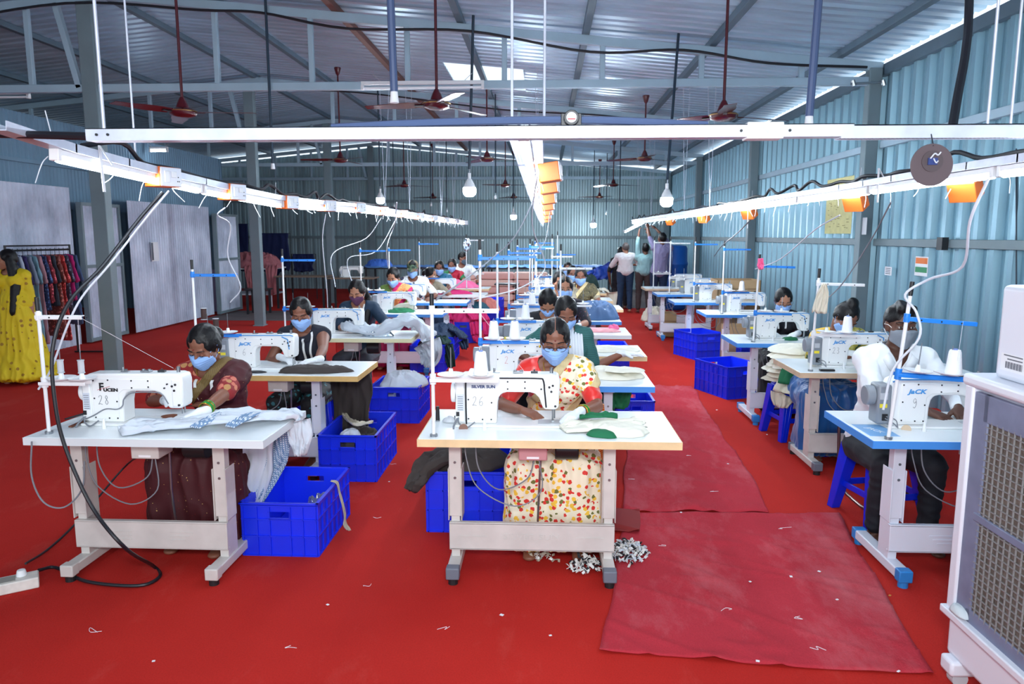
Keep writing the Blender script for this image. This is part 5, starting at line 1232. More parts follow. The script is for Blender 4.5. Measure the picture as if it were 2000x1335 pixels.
person('w_l6', 'woman in a teal sari with white gloves on the white table', hz(858, 523, 12.4), yaw=4, pitch=14, skin='b', hair='long', detail=1, topm=M_teal, top='blouse', sleeve=.3, hands=[ty(850, 12.0), ty(872, 12.0)], sari=(M_teal, M_teal, .3), lower='skirt', lowm=M_teal, extras=[bindi])
person('w_l7', 'woman in a crimson and green sari holding pink cloth', hz(883, 518, 13.8), yaw=-4, pitch=16, skin='b', hair='long', detail=1, topm=M_green, top='blouse', sleeve=.4, hands=[ty(868, 13.4, .86), ty(905, 13.4, .86)], sari=(M_crimson, M_crimson, .16), lower='skirt', lowm=M_crimson)
person('m_l8', 'man in a white shirt with grey mask, turned sideways at the back left', hz(904, 505, 14.9), yaw=55, pitch=8, skin='b', fem=False, hair='short', mask='slate', detail=1, topm=M_wshirt, top='shirt', sleeve=.6, hands=[tz(905, 545, .84), tz(935, 545, .84)], glove=(0, 0), lower='trousers', lowm=M_navyp)
# centre row
def dupatta(i):
    fr, nb = i['front'], i['nb']; b = MB()
    for k in range(5):
        x = nb.x+.035+.021*k; pts = spline([V((x*.9, nb.y+.05, nb.z+.0)), V((x, nb.y-.03, nb.z-.002-.01*k))]+[fr(x+.004*q, nb.z-.07-.07*q, .012) for q in range(6)], 3)
        b.tube(pts, .012, 6)
    b.build('dupatta', M_gauze, i['root'], smooth=True)
person('w_c2', 'woman in striped teal sleeves and white dupatta stretching out her gloved arm', hz(1105, 612, 5.32), yaw=6, pitch=34, skin='b', hair='long', detail=1, topm=M_stripe, top='blouse', sleeve=.48,
       hands=[tz(1040, 705, .80), tz(1216, 690, .83)], lower='skirt', lowm=M_blk, extras=[dupatta], handdir=[None, (1, -.15, 0)], curl=.2, hint=[None or (-.9, .35, -.45), (.5, .1, -.9)], pel=(.22, 5.45, 0))
person('w_c3', 'woman in a black top, head bowed so only her brown-black hair shows', hz(1070, 590, 6.45), yaw=0, pitch=62, skin='c', hair='long', detail=1, topm=M_blk, top='blouse', sleeve=.5, hands=[ty(1040, 6.15), ty(1100, 6.15)], lower='skirt', lowm=M_blk, mask='blue')
person('w_c4', 'woman with straight dark brows over a blue mask, looking ahead, centre row', hz(1104, 563, 7.75), yaw=0, pitch=9, skin='c', hair='bun', detail=1, topm=M_darkfl, top='blouse', sleeve=.55, hands=[ty(1080, 7.4), ty(1130, 7.4)], lower='skirt', lowm=M_darkfl, extras=[parting])
person('w_c5', 'woman half hidden behind another, dark hair and olive blouse, centre row', hz(1093, 550, 8.85), yaw=12, pitch=12, skin='c', hair='bun', mask=None, detail=0, topm=M_greybl, top='blouse', sleeve=.5, hands=[ty(1075, 8.5), ty(1108, 8.5)], lower='skirt', lowm=M_blk)
person('w_c6', 'woman in an olive black sari with gold edge and looking down', hz(1134, 539, 10.2), yaw=-3, pitch=17, skin='b', hair='bun', detail=1, topm=M_greybl, top='blouse', sleeve=.35, hands=[ty(1118, 9.9), ty(1158, 9.9)], sari=(M_olive, M_goldborder, .26), lower='skirt', lowm=M_olive, extras=[bindi, necklace()])
person('w_c7', 'woman tucked between two others far back in the centre row', hz(1118, 534, 11.5), yaw=8, pitch=14, skin='b', hair='bun', detail=0, topm=M_green, top='blouse', sleeve=.4, hands=[ty(1105, 11.1), ty(1132, 11.1)], lower='skirt', lowm=M_green)
person('w_c8', 'farthest woman of the centre row, blue mask and dark hair', hz(1109, 526, 12.9), yaw=0, pitch=8, skin='b', hair='bun', detail=0, topm=M_darkfl, top='blouse', sleeve=.4, hands=[ty(1098, 12.5), ty(1120, 12.5)], lower='skirt', lowm=M_blk)
# right row
person('w_r2', 'woman in a yellow blouse and blue sari bowing low over machine 23', hz(1652, 620, 5.72), yaw=22, pitch=50, roll=8, skin='b', hair='topbun', detail=2, topm=M_ylw, top='blouse', sleeve=.45,
       hands=[tz(1665, 690, .80)+V((0, 0, 0)), tz(1700, 690, .80)], sari=(M_yfloral, M_yfloral, .3), lower='skirt', lowm=M_bluesari, pel=(hz(1652, 620, 5.72).x-.1, 5.98, 0), extras=[], handdir=[(.9, -.3, -.1), None])
person('w_r3', 'woman in a black embroidered kurta and glasses at machine 7 on the right', hz(1530, 587, 7.22), yaw=-4, pitch=28, skin='c', hair='bun', detail=1, topm=pattern('black_embroidered', (14, 14, 26), [(14, 14, 26), (14, 14, 26), (90, 60, 60)], 26, .3), top='kurta', sleeve=.85,
       hands=[ty(1502, 6.92), ty(1560, 6.88)], lower='skirt', lowm=M_blk, extras=[specs, tape(-.05, .02, -.16)], handdir=[(.6, -.6, -.1), (-.6, -.6, -.1)])
# standing men at the far end
person('man_a', 'grey-haired man in an ivory shirt and jeans, back turned, at the far wall', atY(1222, 484, 16.5), rz=pi, pitch=8, standing=True, skin='c', fem=False, hair='grey', mask=None, detail=1, topm=M_ivory, top='shirt', sleeve=.9, lower='trousers', lowm=M_jeans, glove=(0, 0), pel=(atY(1222, 484, 16.5).x, 16.45, 0), hands=[V((2.05, 16.8, 1.05)), V((1.6, 16.8, 1.05))])
person('man_b', 'man in a sea-green shirt and brown trousers reaching up to the light, back turned', atY(1261, 486, 16.4), rz=pi, pitch=-12, standing=True, skin='e', fem=False, hair='short', mask=None, detail=1, topm=M_sea, top='shirt', sleeve=.85, lower='trousers', lowm=M_brownp, glove=(0, 0), pel=(atY(1258, 486, 16.4).x, 16.35, 0), hands=[V((2.2, 16.5, 1.93)), V((2.05, 16.5, 1.85))])
person('man_c', 'man in a lilac shirt reaching up to the light beside the blue barrel', atY(1293, 466, 16.0), rz=pi, pitch=-12, yaw=25, standing=True, skin='e', fem=False, hair='short', mask=None, detail=1, topm=M_lil, top='shirt', sleeve=.5, lower='trousers', lowm=M_navyp, glove=(0, 0), pel=(atY(1288, 466, 16.0).x, 15.95, 0), hands=[V((2.3, 16.3, 1.96)), V((2.2, 16.3, 1.90))])
person('boy', 'dark-haired person mostly hidden behind the grey-haired man', atY(1212, 493, 17.3), rz=pi, pitch=8, standing=True, skin='e', fem=False, hair='short', mask=None, detail=0, topm=M_blk, top='shirt', sleeve=.5, lower='trousers', lowm=M_blkp, glove=(0, 0), pel=(atY(1213, 493, 17.3).x, 17.25, 0))
# yellow kurta woman at the left edge
person('w_yellow', 'woman with long dark hair in a yellow printed dress at the left edge', atY(12, 507, 8.2), yaw=-52, pitch=6, standing=True, skin='c', hair='loose', mask=None, detail=1, topm=M_ykurta, top='dress_top', sleeve=.62, lower='skirt', lowm=M_ykurta, glove=(0, 0), pel=(atY(24, 507, 8.2).x, 8.2, 0), hands=[None, None])
# ================================================================ CRATES, STOOLS, CLOTH
def crate(loc, rz, lab, w=.42, d=.60, h=.33, s=1):
    r = thing('plastic_crate', lab, 'crate', loc, rz, 'royal blue plastic crates'); r.scale = (s, s, s)
    b = MB(); t = .006
    b.bb(-w/2+.012, w/2-.012, .012, d-.012, .0, .012)
    fl = b.build('base', M_crate, r)
    for nm in range(4):
        b = MB()
        if nm < 2:
            y0 = 0 if nm == 0 else d; sg = -1 if nm == 0 else 1
            ya, yb = (0, t) if nm == 0 else (d-t, d); W2 = w/2; hx = .055; hz0, hz1 = h-.085, h-.05
            b.bb(-W2, W2, ya, yb, 0, hz0); b.bb(-W2, W2, ya, yb, hz1, h); b.bb(-W2, -hx, ya, yb, hz0, hz1); b.bb(hx, W2, ya, yb, hz0, hz1)
            o_ = -.010 if nm == 0 else d; 
            for z in (0, h*.36, h*.68, h-.02): b.bb(-W2-.004, W2+.004, o_, o_+.010, z, z+.007)
            b.bb(-W2-.014, W2+.014, o_-.004 if nm == 0 else o_, o_+.012, h-.008, h+.002)
            for x in (-W2, -W2*.62, -W2*.28, W2*.28, W2*.62, W2-.006): b.bb(x, x+.006, o_, o_+.010, 0, h-.018 if abs(x) > .1 or True else hz0)
            for x in (-hx-.006, hx): b.bb(x, x+.006, o_, o_+.010, hz0, hz1)
            b.bb(-hx, hx, o_, o_+.010, hz0-.006, hz0)
        else:
            sg = -1 if nm == 2 else 1; xa, xb = (-w/2, -w/2+t) if sg < 0 else (w/2-t, w/2)
            b.bb(xa, xb, 0, d, 0, h); o_ = -w/2-.010 if sg < 0 else w/2
            for z in (0, h*.36, h*.68, h-.02): b.bb(o_, o_+.010, -.004, d+.004, z, z+.007)
            b.bb(o_-(.004 if sg < 0 else 0), o_+.010+(.004 if sg > 0 else 0), -.014, d+.014, h-.008, h+.002)
            for k in range(8): y = k*(d-.006)/7; b.bb(o_, o_+.010, y, y+.006, 0, h-.01)
            for k in (2, 3): y = k*(d-.006)/7+.02; b.bb(o_, o_+.005, y, y+.04, h*.70, h*.9)
        b.build('wall_panel', M_crate, r)
    return r
CR = {}
for key, x, y, rz, lab, kw in [
    ('c1', -1.405, 3.69, -.01, 'open blue crate with a clear bag inside, nearest crate in the left aisle', dict(w=.40, d=.60, h=.295)),
    ('c2', -1.365, 4.90, .0, 'blue crate holding brown and white scraps, second along the left aisle', dict(w=.39, d=.68)),
    ('c3', -1.37, 6.52, -.02, 'blue crate topped with pale grey cloth, third along the left aisle', dict(w=.44, d=.56)),
    ('c4', -1.47, 9.04, 0, 'blue crate with dark green cloth hanging from it, fourth along the left aisle', dict()),
    ('c5', -1.45, 9.85, 0, 'blue crate under dark navy cloth, fifth along the left aisle', dict()),
    ('c6', -1.30, 11.6, 0, 'blue crate under magenta cloth in the left aisle', dict()),
    ('c7', -1.30, 13.2, 0, 'blue crate under teal and coral cloth in the left aisle', dict()),
    ('c8', -1.06, 14.4, 0, 'farthest blue crate of the left aisle, beside the pink fabric rolls', dict(h=.45)),
    ('cC', -.44, 4.05, 0, 'blue crate under the front centre table with dark brown cloth over its rim', dict(w=.46, d=.6, h=.36)),
    ('cD', .78, 6.2, 0, 'blue crate under the right end of the second centre table', dict(w=.30, d=.5, h=.3)),
    ('cE', .86, 9.0, 0, 'small blue crate far back under the right ends of the centre tables', dict(w=.34)),
    ('r1', 2.12, 7.72, .38, 'blue crate with a white paper inside by the third right table', dict(w=.46, h=.34)),
    ('r2', 2.28, 10.15, .35, 'blue crate under the tables farther up the right row', dict(w=.44, h=.36)),
    ('r3', 2.75, 9.6, .1, 'blue crate deeper under the fourth right table beside cardboard', dict(w=.4, h=.34))]:
    CR[key] = crate((x, y, 0), rz, lab, **kw)
def heap(name, c, r, hgt, m, lab, cat, seed=0, rz=0, fold=.35, parent=None, group=None, sharp=1, droop=0):
    n, k = 72, 26; b = MB(); vs = []; fs = []; c = V(c)
    for i in range(k+1):
        t = i/k
        for j in range(n):
            a = 2*pi*j/n; ex = 1+.22*noise.noise(V((cos(a)*1.6+seed, sin(a)*1.6, seed*.7)))+.07*noise.noise(V((cos(a)*6, sin(a)*6, seed)))
            x, y = cos(a)*r[0]*t*ex, sin(a)*r[1]*t*ex
            q = V((x*8+seed*3.1, y*8, seed)); q2 = V((x*19+seed, y*19, 3+seed)); q += V((noise.noise(q*.7), noise.noise(q*.7+V((5, 0, 0))), 0))*1.1
            rd = (1-min(1, (noise.noise(q)*2.3)**2))*.55+(1-min(1, (noise.noise(q2)*2.0)**2))*.22
            z = hgt*((1-t**3.0)*(1-fold)+fold*rd*(1-t**6)*1.15)+.003
            z = max(z, .003)
            if i == k: z = 0
            vs.append(V((x, y, z)))
    for i in range(k):
        for j in range(n): a = i*n+j; d = i*n+(j+1) % n; fs.append((a, d, d+n, a+n))
    fs.append(tuple(range(k*n, (k+1)*n))[::-1])
    R = Matrix.Rotation(rz, 3, 'Z'); vs = [R @ p for p in vs]
    b.add(vs, fs); o = b.build(name, m, parent, smooth=True, angle=120); o.location = c
    if parent is None: tag(o, lab, cat, group)
    return o
def drape(name, pts, w, m, lab, cat, th=.02, seed=0, waves=3, amp=.014, side=None, parent=None, group=None, sub=7):
    """crumpled cloth lofted along a path; w list of half widths"""
    P = spline(pts, sub); n = len(P); ws = []
    for i in range(n):
        u = i/(n-1)*(len(w)-1); a = int(min(u, len(w)-2)); ws.append(w[a]+(w[a+1]-w[a])*(u-a))
    K = 22; b = MB(); vs = []; fs = []
    sd0 = V(side) if side else None
    for i, p in enumerate(P):
        t = (P[min(i+1, n-1)]-P[max(i-1, 0)]).normalized()
        s_ = sd0 if sd0 is not None else (t.cross(V((0, 0, 1))) if abs(t.z) < .9 else V((1, 0, 0)))
        s_ = (s_-t*s_.dot(t)).normalized(); nn = t.cross(s_); nn = nn if nn.z >= 0 or abs(nn.z) < .3 else -nn
        ring = []
        for q in range(K):
            u = q/(K-1)*2-1; e = 1+.18*noise.noise(V((i*.16+seed, u*2, 1)))
            f = amp*(noise.noise(V((u*waves+seed, i*.13, seed)))*1.6+.6*noise.noise(V((u*waves*3, i*.3+seed, 2)))+.35*(1-abs(noise.noise(V((u*waves*2+i*.12, i*.22+seed, 5))))*4)+.4)
            en = max(0, (i/(n-1)-.8)*5); ring.append((p+s_*u*ws[i]*e+t*(.35*ws[i]*en*(noise.noise(V((u*2.2+seed, seed, 9)))*1.5-.5*abs(u))), f))
        for (c, f) in ring: vs.append(c+nn*(th*.5+f))
        for (c, f) in reversed(ring): vs.append(c+nn*(f*.25-.0))
    M_ = 2*K
    for i in range(n-1):
        for q in range(M_): a = i*M_+q; d = i*M_+(q+1) % M_; fs.append((a, d, d+M_, a+M_))
    fs.append(tuple(range(M_))[::-1]); fs.append(tuple(range((n-1)*M_, n*M_)))
    b.add(vs, fs); o = b.build(name, m, parent, smooth=True, angle=120)
    if parent is None: tag(o, lab, cat, group)
    return o
C_grey = mat('pale_grey_cloth', (205, 212, 222), .8, bump=.1, bscale=40)
C_check = striped('blue_white_check', (222, 228, 236), (110, 140, 175), 26, 'X', axis2='Z')
C_wfloral = mat('ivory_cloth', (232, 228, 212), .85, bump=.1, bscale=60)
C_green = mat('bottle_green_cloth', (14, 104, 66), .75); C_brown = mat('dark_brown_cloth', (58, 50, 48), .85); C_silver = mat('silver_grey_satin', (190, 198, 208), .4)
C_foil = mat('silver_foil_print', (200, 210, 220), .15, 1); C_navy = pattern('navy_print_cloth', (22, 44, 72), [(90, 120, 150), (22, 44, 72)], 60, .2); C_dgreen = mat('dark_green_cloth', (16, 50, 48), .8)
C_mag = mat('magenta_cotton', (206, 36, 108), .75); C_tealp = pattern('teal_print_cloth', (34, 90, 110), [(60, 120, 140), (24, 60, 80)], 60, .3); C_coral = mat('coral_cloth', (226, 140, 130), .8)
C_denim = pattern('denim_cloth', (66, 98, 140), [(66, 98, 140), (66, 98, 140), (200, 210, 225)], 30, .22); C_pink = mat('bright_pink_cloth', (244, 110, 160), .7); C_lpink = mat('light_pink_cloth', (240, 170, 176), .7)
C_tan = mat('tan_strap', (176, 166, 148), .8); C_beige = mat('beige_cotton', (212, 204, 186), .88, bump=.1, bscale=60); C_dpink = mat('dusty_pink_cloth', (176, 104, 110), .85)
M_clear = mat('clear_plastic', (225, 232, 245), .12, trans=.85, spec=.6)
Z0 = .762
# table 28: grey-white garment from the needle to the right edge, falling behind
drape('garment', [(-2.02, 3.33, Z0), (-1.90, 3.42, Z0+.015), (-1.72, 3.46, Z0+.02), (-1.52, 3.52, Z0+.04), (-1.38, 3.62, Z0+.02), (-1.29, 3.68, Z0-.0), (-1.262, 3.66, .66), (-1.255, 3.64, .57)], [.06, .10, .09, .11, .09, .07, .06, .03], C_grey, 'pale grey garment being sewn on table 28, trailing over its right edge', 'garment', th=.012, seed=3, amp=.024, waves=4)
drape('garment_piece', [(-1.66, 3.34, Z0+.03), (-1.63, 3.42, Z0+.05), (-1.60, 3.54, Z0+.05)], [.03, .035, .03], C_check, 'narrow blue checked facing folded on the grey garment of table 28', 'cloth', th=.006, seed=8, amp=.008)
drape('garment_piece', [(-1.50, 3.36, Z0+.03), (-1.46, 3.44, Z0+.055), (-1.44, 3.54, Z0+.05)], [.03, .04, .03], C_check, 'second blue checked strip further right on the grey garment of table 28', 'cloth', th=.006, seed=9, amp=.008)
drape('hanging_garment', [(-1.57, 3.84, .70), (-1.61, 3.86, .45), (-1.68, 3.88, .22), (-1.71, 3.88, .08)], [.12, .12, .10, .08], C_grey, 'long pale grey garment hanging behind the right leg of table 28', 'garment', th=.02, seed=5, amp=.03, waves=6, side=(1, 0, 0))
drape('hanging_garment', [(-1.43, 3.87, .72), (-1.47, 3.88, .48), (-1.60, 3.88, .22)], [.05, .055, .03], C_check, 'blue and white checked edge of cloth hanging behind table 28', 'garment', th=.012, seed=6, amp=.02, waves=4, side=(1, 0, 0))
# table 26
drape('sewn_cloth', [(.09, 3.48, Z0), (.2, 3.52, Z0+.01), (.36, 3.56, Z0+.012), (.50, 3.55, Z0+.01)], [.05, .08, .09, .07], C_wfloral, 'cream cloth feeding from the needle of the front centre machine', 'cloth', th=.012, seed=1, amp=.014, waves=4)
heap('fabric_pile', (.36, 3.46, Z0), (.135, .085), .05, C_wfloral, 'folded cream cloth heap on the right of the front centre table', 'cloth', seed=2, fold=.5)
heap('fabric_piece', (.27, 3.40, Z0), (.07, .04), .03, C_green, 'small bottle green piece at the front of the cream heap on table 26', 'cloth', seed=4, rz=-.4)
drape('fabric_piece', [(.18, 3.60, Z0+.03), (.27, 3.57, Z0+.05), (.36, 3.59, Z0+.04)], [.012, .022, .012], C_green, 'narrow green strip lying across the back of the cream heap on table 26', 'cloth', th=.01, seed=5)
# table 6
drape('sari_end', [(.27, 4.16, .74), (.28, 4.18, .5), (.28, 4.2, .22), (.28, 4.2, .14)], [.07, .075, .08, .08], striped('red_yellow_stripes', (190, 30, 26), (230, 160, 40), 26, 'Z'), 'red and yellow striped end of a sari hanging by the right leg of table 26', 'sari', th=.02, seed=6, amp=.015, side=(1, 0, 0))
heap('garment', (-1.60, 5.0, Z0), (.26, .11), .045, C_brown, 'dark brown garment being sewn on the table of machine 6', 'garment', seed=7, rz=.1, fold=.55)
drape('hanging_garment', [(-1.48, 5.46, .72), (-1.47, 5.48, .5), (-1.5, 5.5, .2)], [.13, .16, .13], C_brown, 'dark brown cloth hanging behind the second left table', 'garment', th=.03, seed=11, amp=.03, waves=6, side=(1, 0, 0))
heap('hook_tool', (-2.0, 4.93, Z0), (.075, .03), .012, M_dsteel, 'small dark metal snips on the table of machine 6', 'tool', seed=2, fold=.4)
# L3
drape('garment', [(-1.92, 6.95, Z0+.06), (-1.80, 6.9, Z0+.04), (-1.60, 6.9, Z0+.02), (-1.40, 6.95, Z0+.09), (-1.25, 6.98, Z0+.09), (-1.14, 6.98, .70), (-1.10, 6.97, .56), (-1.13, 6.95, .44)], [.07, .14, .17, .19, .17, .14, .11, .06], C_silver, 'silver grey garment heaped on the third left table and falling over its end', 'garment', th=.025, seed=13, amp=.05, waves=5)
heap('foil_trim', (-1.56, 6.78, Z0+.0), (.14, .05), .06, C_foil, 'shiny silver foil trim on the grey garment of the third left table', 'trim', seed=3, fold=.8)
# L4
heap('fabric_piece', (-1.78, 9.0, Z0), (.18, .12), .05, C_green, 'dark green cloth under the hands of the woman in the orange sari', 'cloth', seed=4); heap('fabric_piece', (-1.74, 9.12, Z0+.03), (.15, .09), .07, C_wfloral, 'white cloth on the fourth left table before the orange sari', 'cloth', seed=6)
# crates' contents
heap('cloth_scraps', (-1.37, 5.24, .16), (.155, .24), .15, C_brown, 'dark brown scraps inside the second crate of the left aisle', 'cloth', seed=2, fold=.7)
drape('cloth_strip', [(-1.56, 5.50, .34), (-1.50, 5.40, .32), (-1.42, 5.26, .33), (-1.36, 5.18, .33), (-1.28, 5.28, .32)], [.012, .02, .03, .03, .02], C_beige, 'beige strip of cloth trailing into the second crate of the left aisle', 'cloth', th=.006, seed=3)
heap('cloth_scraps', (-1.40, 5.12, .25), (.08, .08), .07, C_grey, 'light grey scrap on top of the brown scraps in the second crate', 'cloth', seed=12, fold=.6)
heap('folded_cloth', (-1.34, 6.76, .31), (.22, .22), .14, C_grey, 'crumpled pale grey cloth on the third crate of the left aisle', 'cloth', seed=9, fold=.55)
heap('plastic_bag', (-1.30, 4.02, .10), (.06, .13), .16, M_clear, 'clear crumpled plastic bag inside the nearest blue crate', 'plastic bag', seed=2, fold=.8)
heap('cloth_scraps', (-1.42, 3.88, .02), (.13, .12), .12, C_grey, 'off-white scraps low in the nearest blue crate', 'cloth', seed=15, fold=.7)
drape('strap', [(-1.215, 4.0, .312), (-1.182, 4.0, .30), (-1.165, 3.99, .24), (-1.135, 3.97, .14), (-1.13, 3.95, .08), (-1.10, 3.92, .05)], [.012, .014, .014, .017, .022, .02], C_tan, 'tan cloth strap hanging over the side of the nearest blue crate', 'strap', th=.004, seed=2, amp=.003, side=(0, 1, 0))
heap('folded_cloth', (-1.47, 9.25, .31), (.15, .16), .10, C_brown, 'brown cloth bundle on the fourth crate of the left aisle', 'cloth', seed=19)
drape('hanging_cloth', [(-1.35, 9.2, .40), (-1.25, 9.15, .36), (-1.2, 9.12, .2), (-1.17, 9.1, .05)], [.08, .08, .07, .05], C_dgreen, 'dark green cloth hanging from the fourth crate of the left aisle', 'cloth', th=.03, seed=5, amp=.03)
heap('cloth_pile', (-1.43, 10.1, .31), (.26, .25), .20, C_navy, 'navy printed cloth piled on the fifth crate of the left aisle', 'cloth', seed=21, fold=.5); drape('hanging_cloth', [(-1.3, 10.0, .42), (-1.15, 9.95, .34), (-1.08, 9.9, .16)], [.09, .09, .05], C_navy, 'corner of navy printed cloth hanging off the fifth crate', 'cloth', th=.03, seed=7, amp=.03)
heap('cloth_pile', (-1.28, 11.9, .31), (.32, .28), .24, C_mag, 'magenta cloth piled on a crate in the left aisle', 'cloth', seed=23, fold=.5)
for k, (x, w_) in enumerate(((-1.12, .09), (-.94, .07), (-1.52, .07))): drape('hanging_cloth', [(x-.08, 11.7, .46), (x, 11.62, .36), (x+.03, 11.56, .16), (x+.06, 11.5, .03)], [w_, w_, w_, w_*.8], C_mag, 'magenta cloth falling from its crate, %s fold' % ['middle', 'right', 'left'][k], 'cloth', th=.03, seed=7+k, amp=.03)
heap('cloth_pile', (-1.28, 13.4, .31), (.30, .26), .20, C_tealp, 'teal printed cloth piled on a crate in the left aisle', 'cloth', seed=27, fold=.5); heap('cloth_pile', (-1.1, 13.65, .31), (.24, .2), .26, C_coral, 'coral cloth behind the teal cloth in the left aisle', 'cloth', seed=28, fold=.5)
heap('cloth_pile', (-.46, 4.35, .33), (.24, .26), .12, C_brown, 'dark brown cloth piled in the crate under the front centre table', 'cloth', seed=31, fold=.55)
drape('hanging_cloth', [(-.50, 4.2, .42), (-.62, 4.12, .40), (-.70, 4.05, .33), (-.745, 4.0, .25)], [.10, .10, .07, .035], C_brown, 'dark brown cloth corner hanging off the left rim of the centre crate', 'cloth', th=.02, seed=9, amp=.03)
# centre row cloth
for i, (x, y, z, rx, ry, h_, m, lab, sd) in enumerate([
    (-1.72, 13.3, Z0, .5, .18, .16, C_pink, 'bright pink cloth on the lap table of the woman in crimson and green', 1), (-1.55, 11.9, Z0, .35, .16, .07, C_mag, 'pink cloth beside the gloved hand on the white table', 2),
    (.46, 4.95, Z0, .20, .20, .055, C_wfloral, 'folded white cloth stack on the blue-edged second centre table', 3), (.52, 4.85, Z0+.05, .13, .10, .02, C_wfloral, 'upper folded white cloth on the second centre table', 4),
    (.55, 6.05, Z0, .24, .14, .035, C_wfloral, 'cream sheet on the table where the gloved hand reaches', 5), (.55, 7.25, Z0, .20, .10, .035, C_lpink, 'flat light pink cloth on the fourth centre table', 6), (.68, 7.28, Z0+.02, .06, .06, .05, C_pink, 'bright pink knot of cloth on the fourth centre table', 7),
    (.58, 8.4, Z0, .26, .22, .22, C_denim, 'blue denim garment heap on the fifth centre table', 8), (.45, 9.7, Z0, .16, .10, .03, C_lpink, 'pink scrap on the sixth centre table', 9), (.62, 12.4, Z0, .36, .24, .08, C_wfloral, 'white cloth spread on the last centre table', 10), (.5, 13.6, .74, .4, .3, .3, C_beige, 'beige and green bundle behind the last centre table', 11), (.78, 13.5, .74, .2, .2, .28, C_dgreen, 'dark green bundle behind the last centre table', 12)]):
    heap('cloth_heap', (x, y, z), (rx, ry), h_, m, lab, 'cloth', seed=sd*2.3, fold=.45)
drape('hanging_cloth', [(.46, 5.02, .66), (.47, 5.03, .62), (.48, 5.04, .50)], [.14, .14, .10], C_green, 'green cloth hanging below the second centre table', 'cloth', th=.03, seed=3, amp=.02, side=(1, 0, 0))
drape('hanging_cloth', [(.90, 12.3, .80), (1.03, 12.3, .76), (1.06, 12.3, .5)], [.16, .16, .12], C_beige, 'cream cloth slipping off the end of the last centre table', 'cloth', th=.02, seed=5, amp=.02)
# right row cloth
sx, sy = 2.13, 6.25
for k in range(7):
    zz = .48+.042*k; m = [C_beige, C_beige, C_wfloral, C_wfloral, C_wfloral, C_wfloral, C_wfloral][k]
    o = heap('folded_cloth', (sx+.02*sin(k*2), sy+.02*cos(k*3), zz), (.27-.012*abs(k-3), .21), .06, m, '%s folded cream cloth of the stack on the blue stool' % ['lowest', 'second lowest', 'third', 'fourth', 'fifth', 'second highest', 'topmost'][k], 'cloth', seed=k*1.7+40, fold=.3, rz=.05*k, group='folded cream cloths stacked on the blue stool')
for k, (x, z) in enumerate(((-.12, .60), (.06, .64))): heap('green_bundle', (sx+x, sy-.21, z-.1), (.09, .06), .17, C_green, '%s bottle green bundle stuffed into the cream stack on the stool' % ['left', 'right'][k], 'cloth', seed=50+k, fold=.6)
drape('hanging_cloth', [(sx-.1, sy-.18, .52), (sx-.17, sy-.23, .42), (sx-.20, sy-.24, .30)], [.10, .11, .06], C_beige, 'cream cloth corner hanging down from the stack on the blue stool', 'cloth', th=.02, seed=5, amp=.02)
heap('fabric_piece', (2.22, 6.72, Z0), (.07, .05), .03, C_green, 'little green piece at the needle of machine 7', 'cloth', seed=3); heap('fabric_piece', (2.33, 3.72, Z0), (.075, .05), .022, C_green, 'little green piece by the hands of the man in white', 'cloth', seed=5)
heap('fabric_piece', (2.28, 3.82, Z0), (.10, .07), .02, C_wfloral, 'white cloth under the fingers of the man in the white shirt', 'cloth', seed=6); heap('fabric_piece', (2.48, 5.3, Z0), (.12, .07), .02, mat('pale_blue_cloth', (130, 170, 225), .7), 'pale blue cloth piece on the table of machine 23', 'cloth', seed=7)
heap('floor_bundle', (2.22, 14.9, .005), (.28, .35), .30, C_beige, 'off-white cloth bundle on the floor beside the far right tables', 'cloth', seed=61, fold=.5)
MB().bb(2.14, 2.24, 5.03, 5.06, Z0, Z0+.012).build('marker_box', M_black); tag(bpy.data.objects['marker_box'], 'small black and red gadget on the left of the tan-edged table', 'gadget'); bpy.data.objects['marker_box'].location = (-.22, .12, 0)
drape('cloth_bag', [(1.86, 5.03, 1.38), (1.855, 5.03, 1.30), (1.84, 5.03, 1.18)], [.012, .04, .05], C_beige, 'small beige cloth bag tied near the top of the weathered thread stand', 'bag', th=.03, seed=3, side=(1, 0, 0), amp=.01)
drape('knotted_rag', [(1.87, 6.56, 1.50), (1.875, 6.56, 1.44), (1.88, 6.55, 1.40)], [.02, .03, .015], C_pink, 'pink rag knotted round the stand of the third right table', 'rag', th=.03, seed=5, side=(1, 0, 0), amp=.015)
drape('plastic_wrap', [(-1.02, 4.64+5, 1.66), (-1.02, 9.64, 1.58), (-1.03, 9.64, 1.5)], [.02, .05, .03], C_foil, 'grey plastic scrap tied to the tip of a tall thread stand', 'plastic', th=.04, seed=7, side=(1, 0, 0), amp=.02)
# scrap heap by the front centre table
rnd = random.Random(8)
def scrapheap(c, rx, ry, n, lab, cols):
    b = MB()
    for k in range(n):
        a = rnd.uniform(0, 2*pi); t = rnd.random()**.6; p = V(c)+V((cos(a)*rx*t, sin(a)*ry*t, .008+rnd.random()*.07*(1-t))); d = V((rnd.uniform(-1, 1), rnd.uniform(-1, 1), rnd.uniform(-.2, .5))).normalized()*rnd.uniform(.015, .035)
        b.use(cols[k % len(cols)]); q = p+d*.6+V((rnd.uniform(-.01, .01), rnd.uniform(-.01, .01), .01)); up = V((rnd.uniform(-1, 1), rnd.uniform(-1, 1), 1)).normalized()
        p.z = max(p.z, .012); q.z = max(q.z, .012); e = q+d*.5+V((0, 0, -.008)); e.z = max(e.z, .01)
        b.bar(p, q, .014, .0025, up); b.bar(q, e, .012, .0025, up)
    o = b.build('fabric_scraps', None); return tag(o, lab, 'scraps', kind='stuff')
CW, CB = mat('scrap_white', (225, 225, 222), .8), mat('scrap_black', (30, 32, 38), .8)
